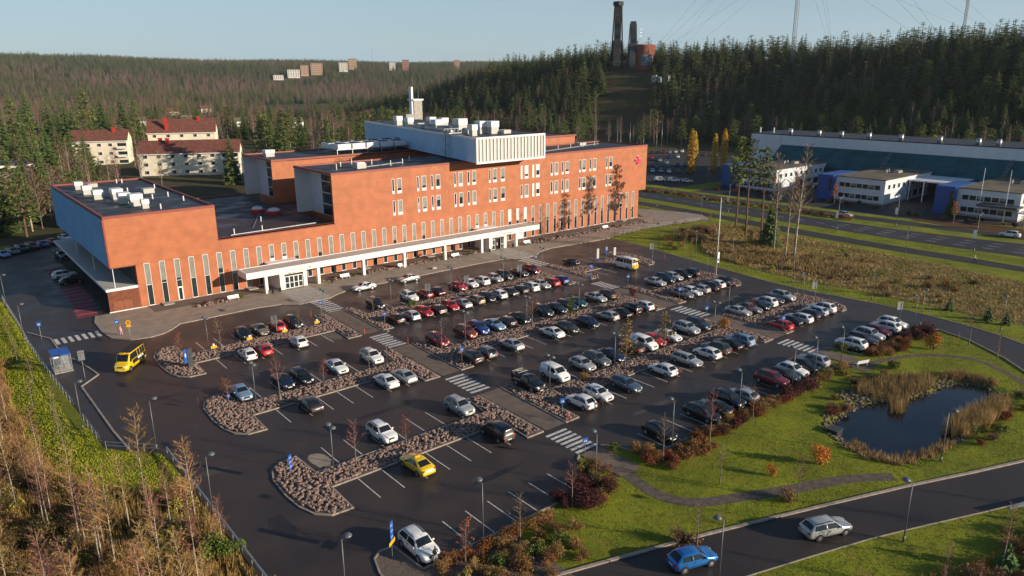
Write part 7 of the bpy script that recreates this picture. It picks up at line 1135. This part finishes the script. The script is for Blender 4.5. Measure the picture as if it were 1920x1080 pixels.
# ------------------------------------------------------------------ people
for nm, c in dict(cloth_pink=(0.75,0.35,0.42), cloth_black=(0.012,0.012,0.014), cloth_blue=(0.02,0.13,0.55), cloth_grey=(0.16,0.15,0.14), cloth_denim=(0.05,0.08,0.16), cloth_white=(0.75,0.73,0.7), skin=(0.55,0.32,0.23), hair_dark=(0.03,0.02,0.015), cloth_lightgrey=(0.42,0.42,0.43)).items(): mat(nm, c, 0.85, var=0.1, scale=6, coords='obj')
def person(label, x, y, rz, top, legs, hair='hair_dark', stride=0.25, bend=0.0, arm=0.1, z=0.02, sc=1.0):
    S = [(0,0,0.95),(0,-bend*0.25,1.2),(0,-bend*0.6,1.42),(0,-bend*0.72,1.52),(0,-bend*0.82-0.01,1.62),(0,-bend*0.86,1.72)]
    vs = list(S); es = [(0,1),(1,2),(2,3),(3,4),(4,5)]; rad = [0.15,0.145,0.14,0.06,0.095,0.08]
    for s in (-1,1):
        o = len(vs); vs += [(0.10*s,0,0.90),(0.10*s,-stride*s*0.5+(-0.03),0.50),(0.10*s,-stride*s,0.09),(0.10*s,-stride*s-0.16,0.04)]; rad += [0.10,0.075,0.05,0.04]; es += [(0,o),(o,o+1),(o+1,o+2),(o+2,o+3)]
        o = len(vs); vs += [(0.19*s,-bend*0.55,1.40),(0.26*s,-bend*0.6+stride*s*0.4,1.13),(0.25*s,-bend*0.7-arm+stride*s*0.7,0.90),(0.25*s,-bend*0.7-arm*1.3+stride*s*0.75,0.80)]; rad += [0.07,0.05,0.036,0.034]; es += [(2,o),(o,o+1),(o+1,o+2),(o+2,o+3)]
        w = vs[-1]
        for q in range(5): vs.append((w[0]+(q-2)*0.018*(1 if q else 1.6), w[1]-0.012, w[2]-(0.05 if q == 0 else 0.085-0.008*abs(q-2)))); rad.append(0.010); es.append((o+3, len(vs)-1))
    me = bpy.data.meshes.new('person'); me.from_pydata(vs, es, []); tmp = bpy.data.objects.new('person_tmp', me); COL.objects.link(tmp); md = tmp.modifiers.new('skin','SKIN'); md.branch_smoothing = 0.4
    for v, r in zip(me.skin_vertices[0].data, rad): v.radius = (r,r*0.8)
    me.skin_vertices[0].data[0].use_root = True; sb = tmp.modifiers.new('sub','SUBSURF'); sb.levels = 1; sb.render_levels = 1
    dg = bpy.context.evaluated_depsgraph_get(); out = bpy.data.meshes.new_from_object(tmp.evaluated_get(dg)); bpy.data.objects.remove(tmp)
    out.materials.clear()
    for m_ in (top, legs, 'skin', hair): out.materials.append(MATS[m_])
    for p in out.polygons:
        c = p.center; p.use_smooth = True; hy = c.y+bend*0.84
        if c.z > 1.53: p.material_index = 3 if (c.z > 1.67 or hy > 0.02) else 2
        elif c.z > 0.90 and not (abs(c.x) > 0.17 and c.z < 0.92): p.material_index = 0
        elif abs(c.x) > 0.19 and c.z < 0.93: p.material_index = 2
        else: p.material_index = 1
        if c.z < 0.11: p.material_index = 3
    o = bpy.data.objects.new('person', out); COL.objects.link(o); o.location = (x,y,z); o.rotation_euler = (0,0,rz); o.scale = (sc,)*3; tag(o, label, 'person', 'people around the car park'); return o
person('person in pink clothes standing at the pavement corner by the crossing sign', 21.6, 124.3, R(40), 'cloth_pink', 'cloth_pink', z=0.11, stride=0.12)
person('person in bright blue jacket walking over the right crossing', 101.2, 98.6, R(10), 'cloth_blue', 'cloth_denim'); person('person in grey coat walking beside the blue jacket', 101.9, 97.4, R(20), 'cloth_grey', 'cloth_black')
person('person in black at the rockery, left of the pair before the right wing', 116.4, 131.0, R(80), 'cloth_black', 'cloth_black', z=0.11); person('person in black with light trousers, right of the pair before the right wing', 117.3, 131.2, R(100), 'cloth_black', 'cloth_lightgrey', z=0.11)
person('person in dark clothes bending at the rear of the white hatchback', 60.0, 56.0, R(160), 'cloth_black', 'cloth_black', bend=0.5, arm=0.35); person('person in black jacket and grey trousers before the white suv at bottom', 28.1, 44.5, R(180), 'cloth_black', 'cloth_lightgrey', stride=0.1, z=0.12)
person('person in pale top jogging on the footpath by the main road', 175.4, 55.2, R(15), 'cloth_white', 'cloth_black', stride=0.4); person('person in black walking out before the right entrance', 104.4, 130.6, R(5), 'cloth_black', 'cloth_grey', z=0.12); person('person in pink inside the open right entrance door', 104.9, 133.3, R(0), 'cloth_pink', 'cloth_black', z=0.12); person('seated-height person waiting at the bus shelter bench', 12.1, 114.6, R(90), 'cloth_lightgrey', 'cloth_black', stride=0.05, z=0.1)

# ------------------------------------------------------------------ haze
b = MB(); b.box(-2550,4650,-550,6050,-4.0,186.0); hz_ = b.build('haze', (), kind='stuff'); tag(hz_, 'thin bluish autumn haze over the whole town')
hm = bpy.data.materials.new('haze_air'); hm.use_nodes = True; hn = hm.node_tree; hn.nodes.remove(hn.nodes['Principled BSDF']); pv = hn.nodes.new('ShaderNodeVolumePrincipled'); pv.inputs['Color'].default_value = (0.72,0.83,0.95,1); pv.inputs['Density'].default_value = 0.00005; pv.inputs['Anisotropy'].default_value = 0.1
hn.links.new(pv.outputs[0], hn.nodes['Material Output'].inputs['Volume']); hz_.data.materials.append(hm)
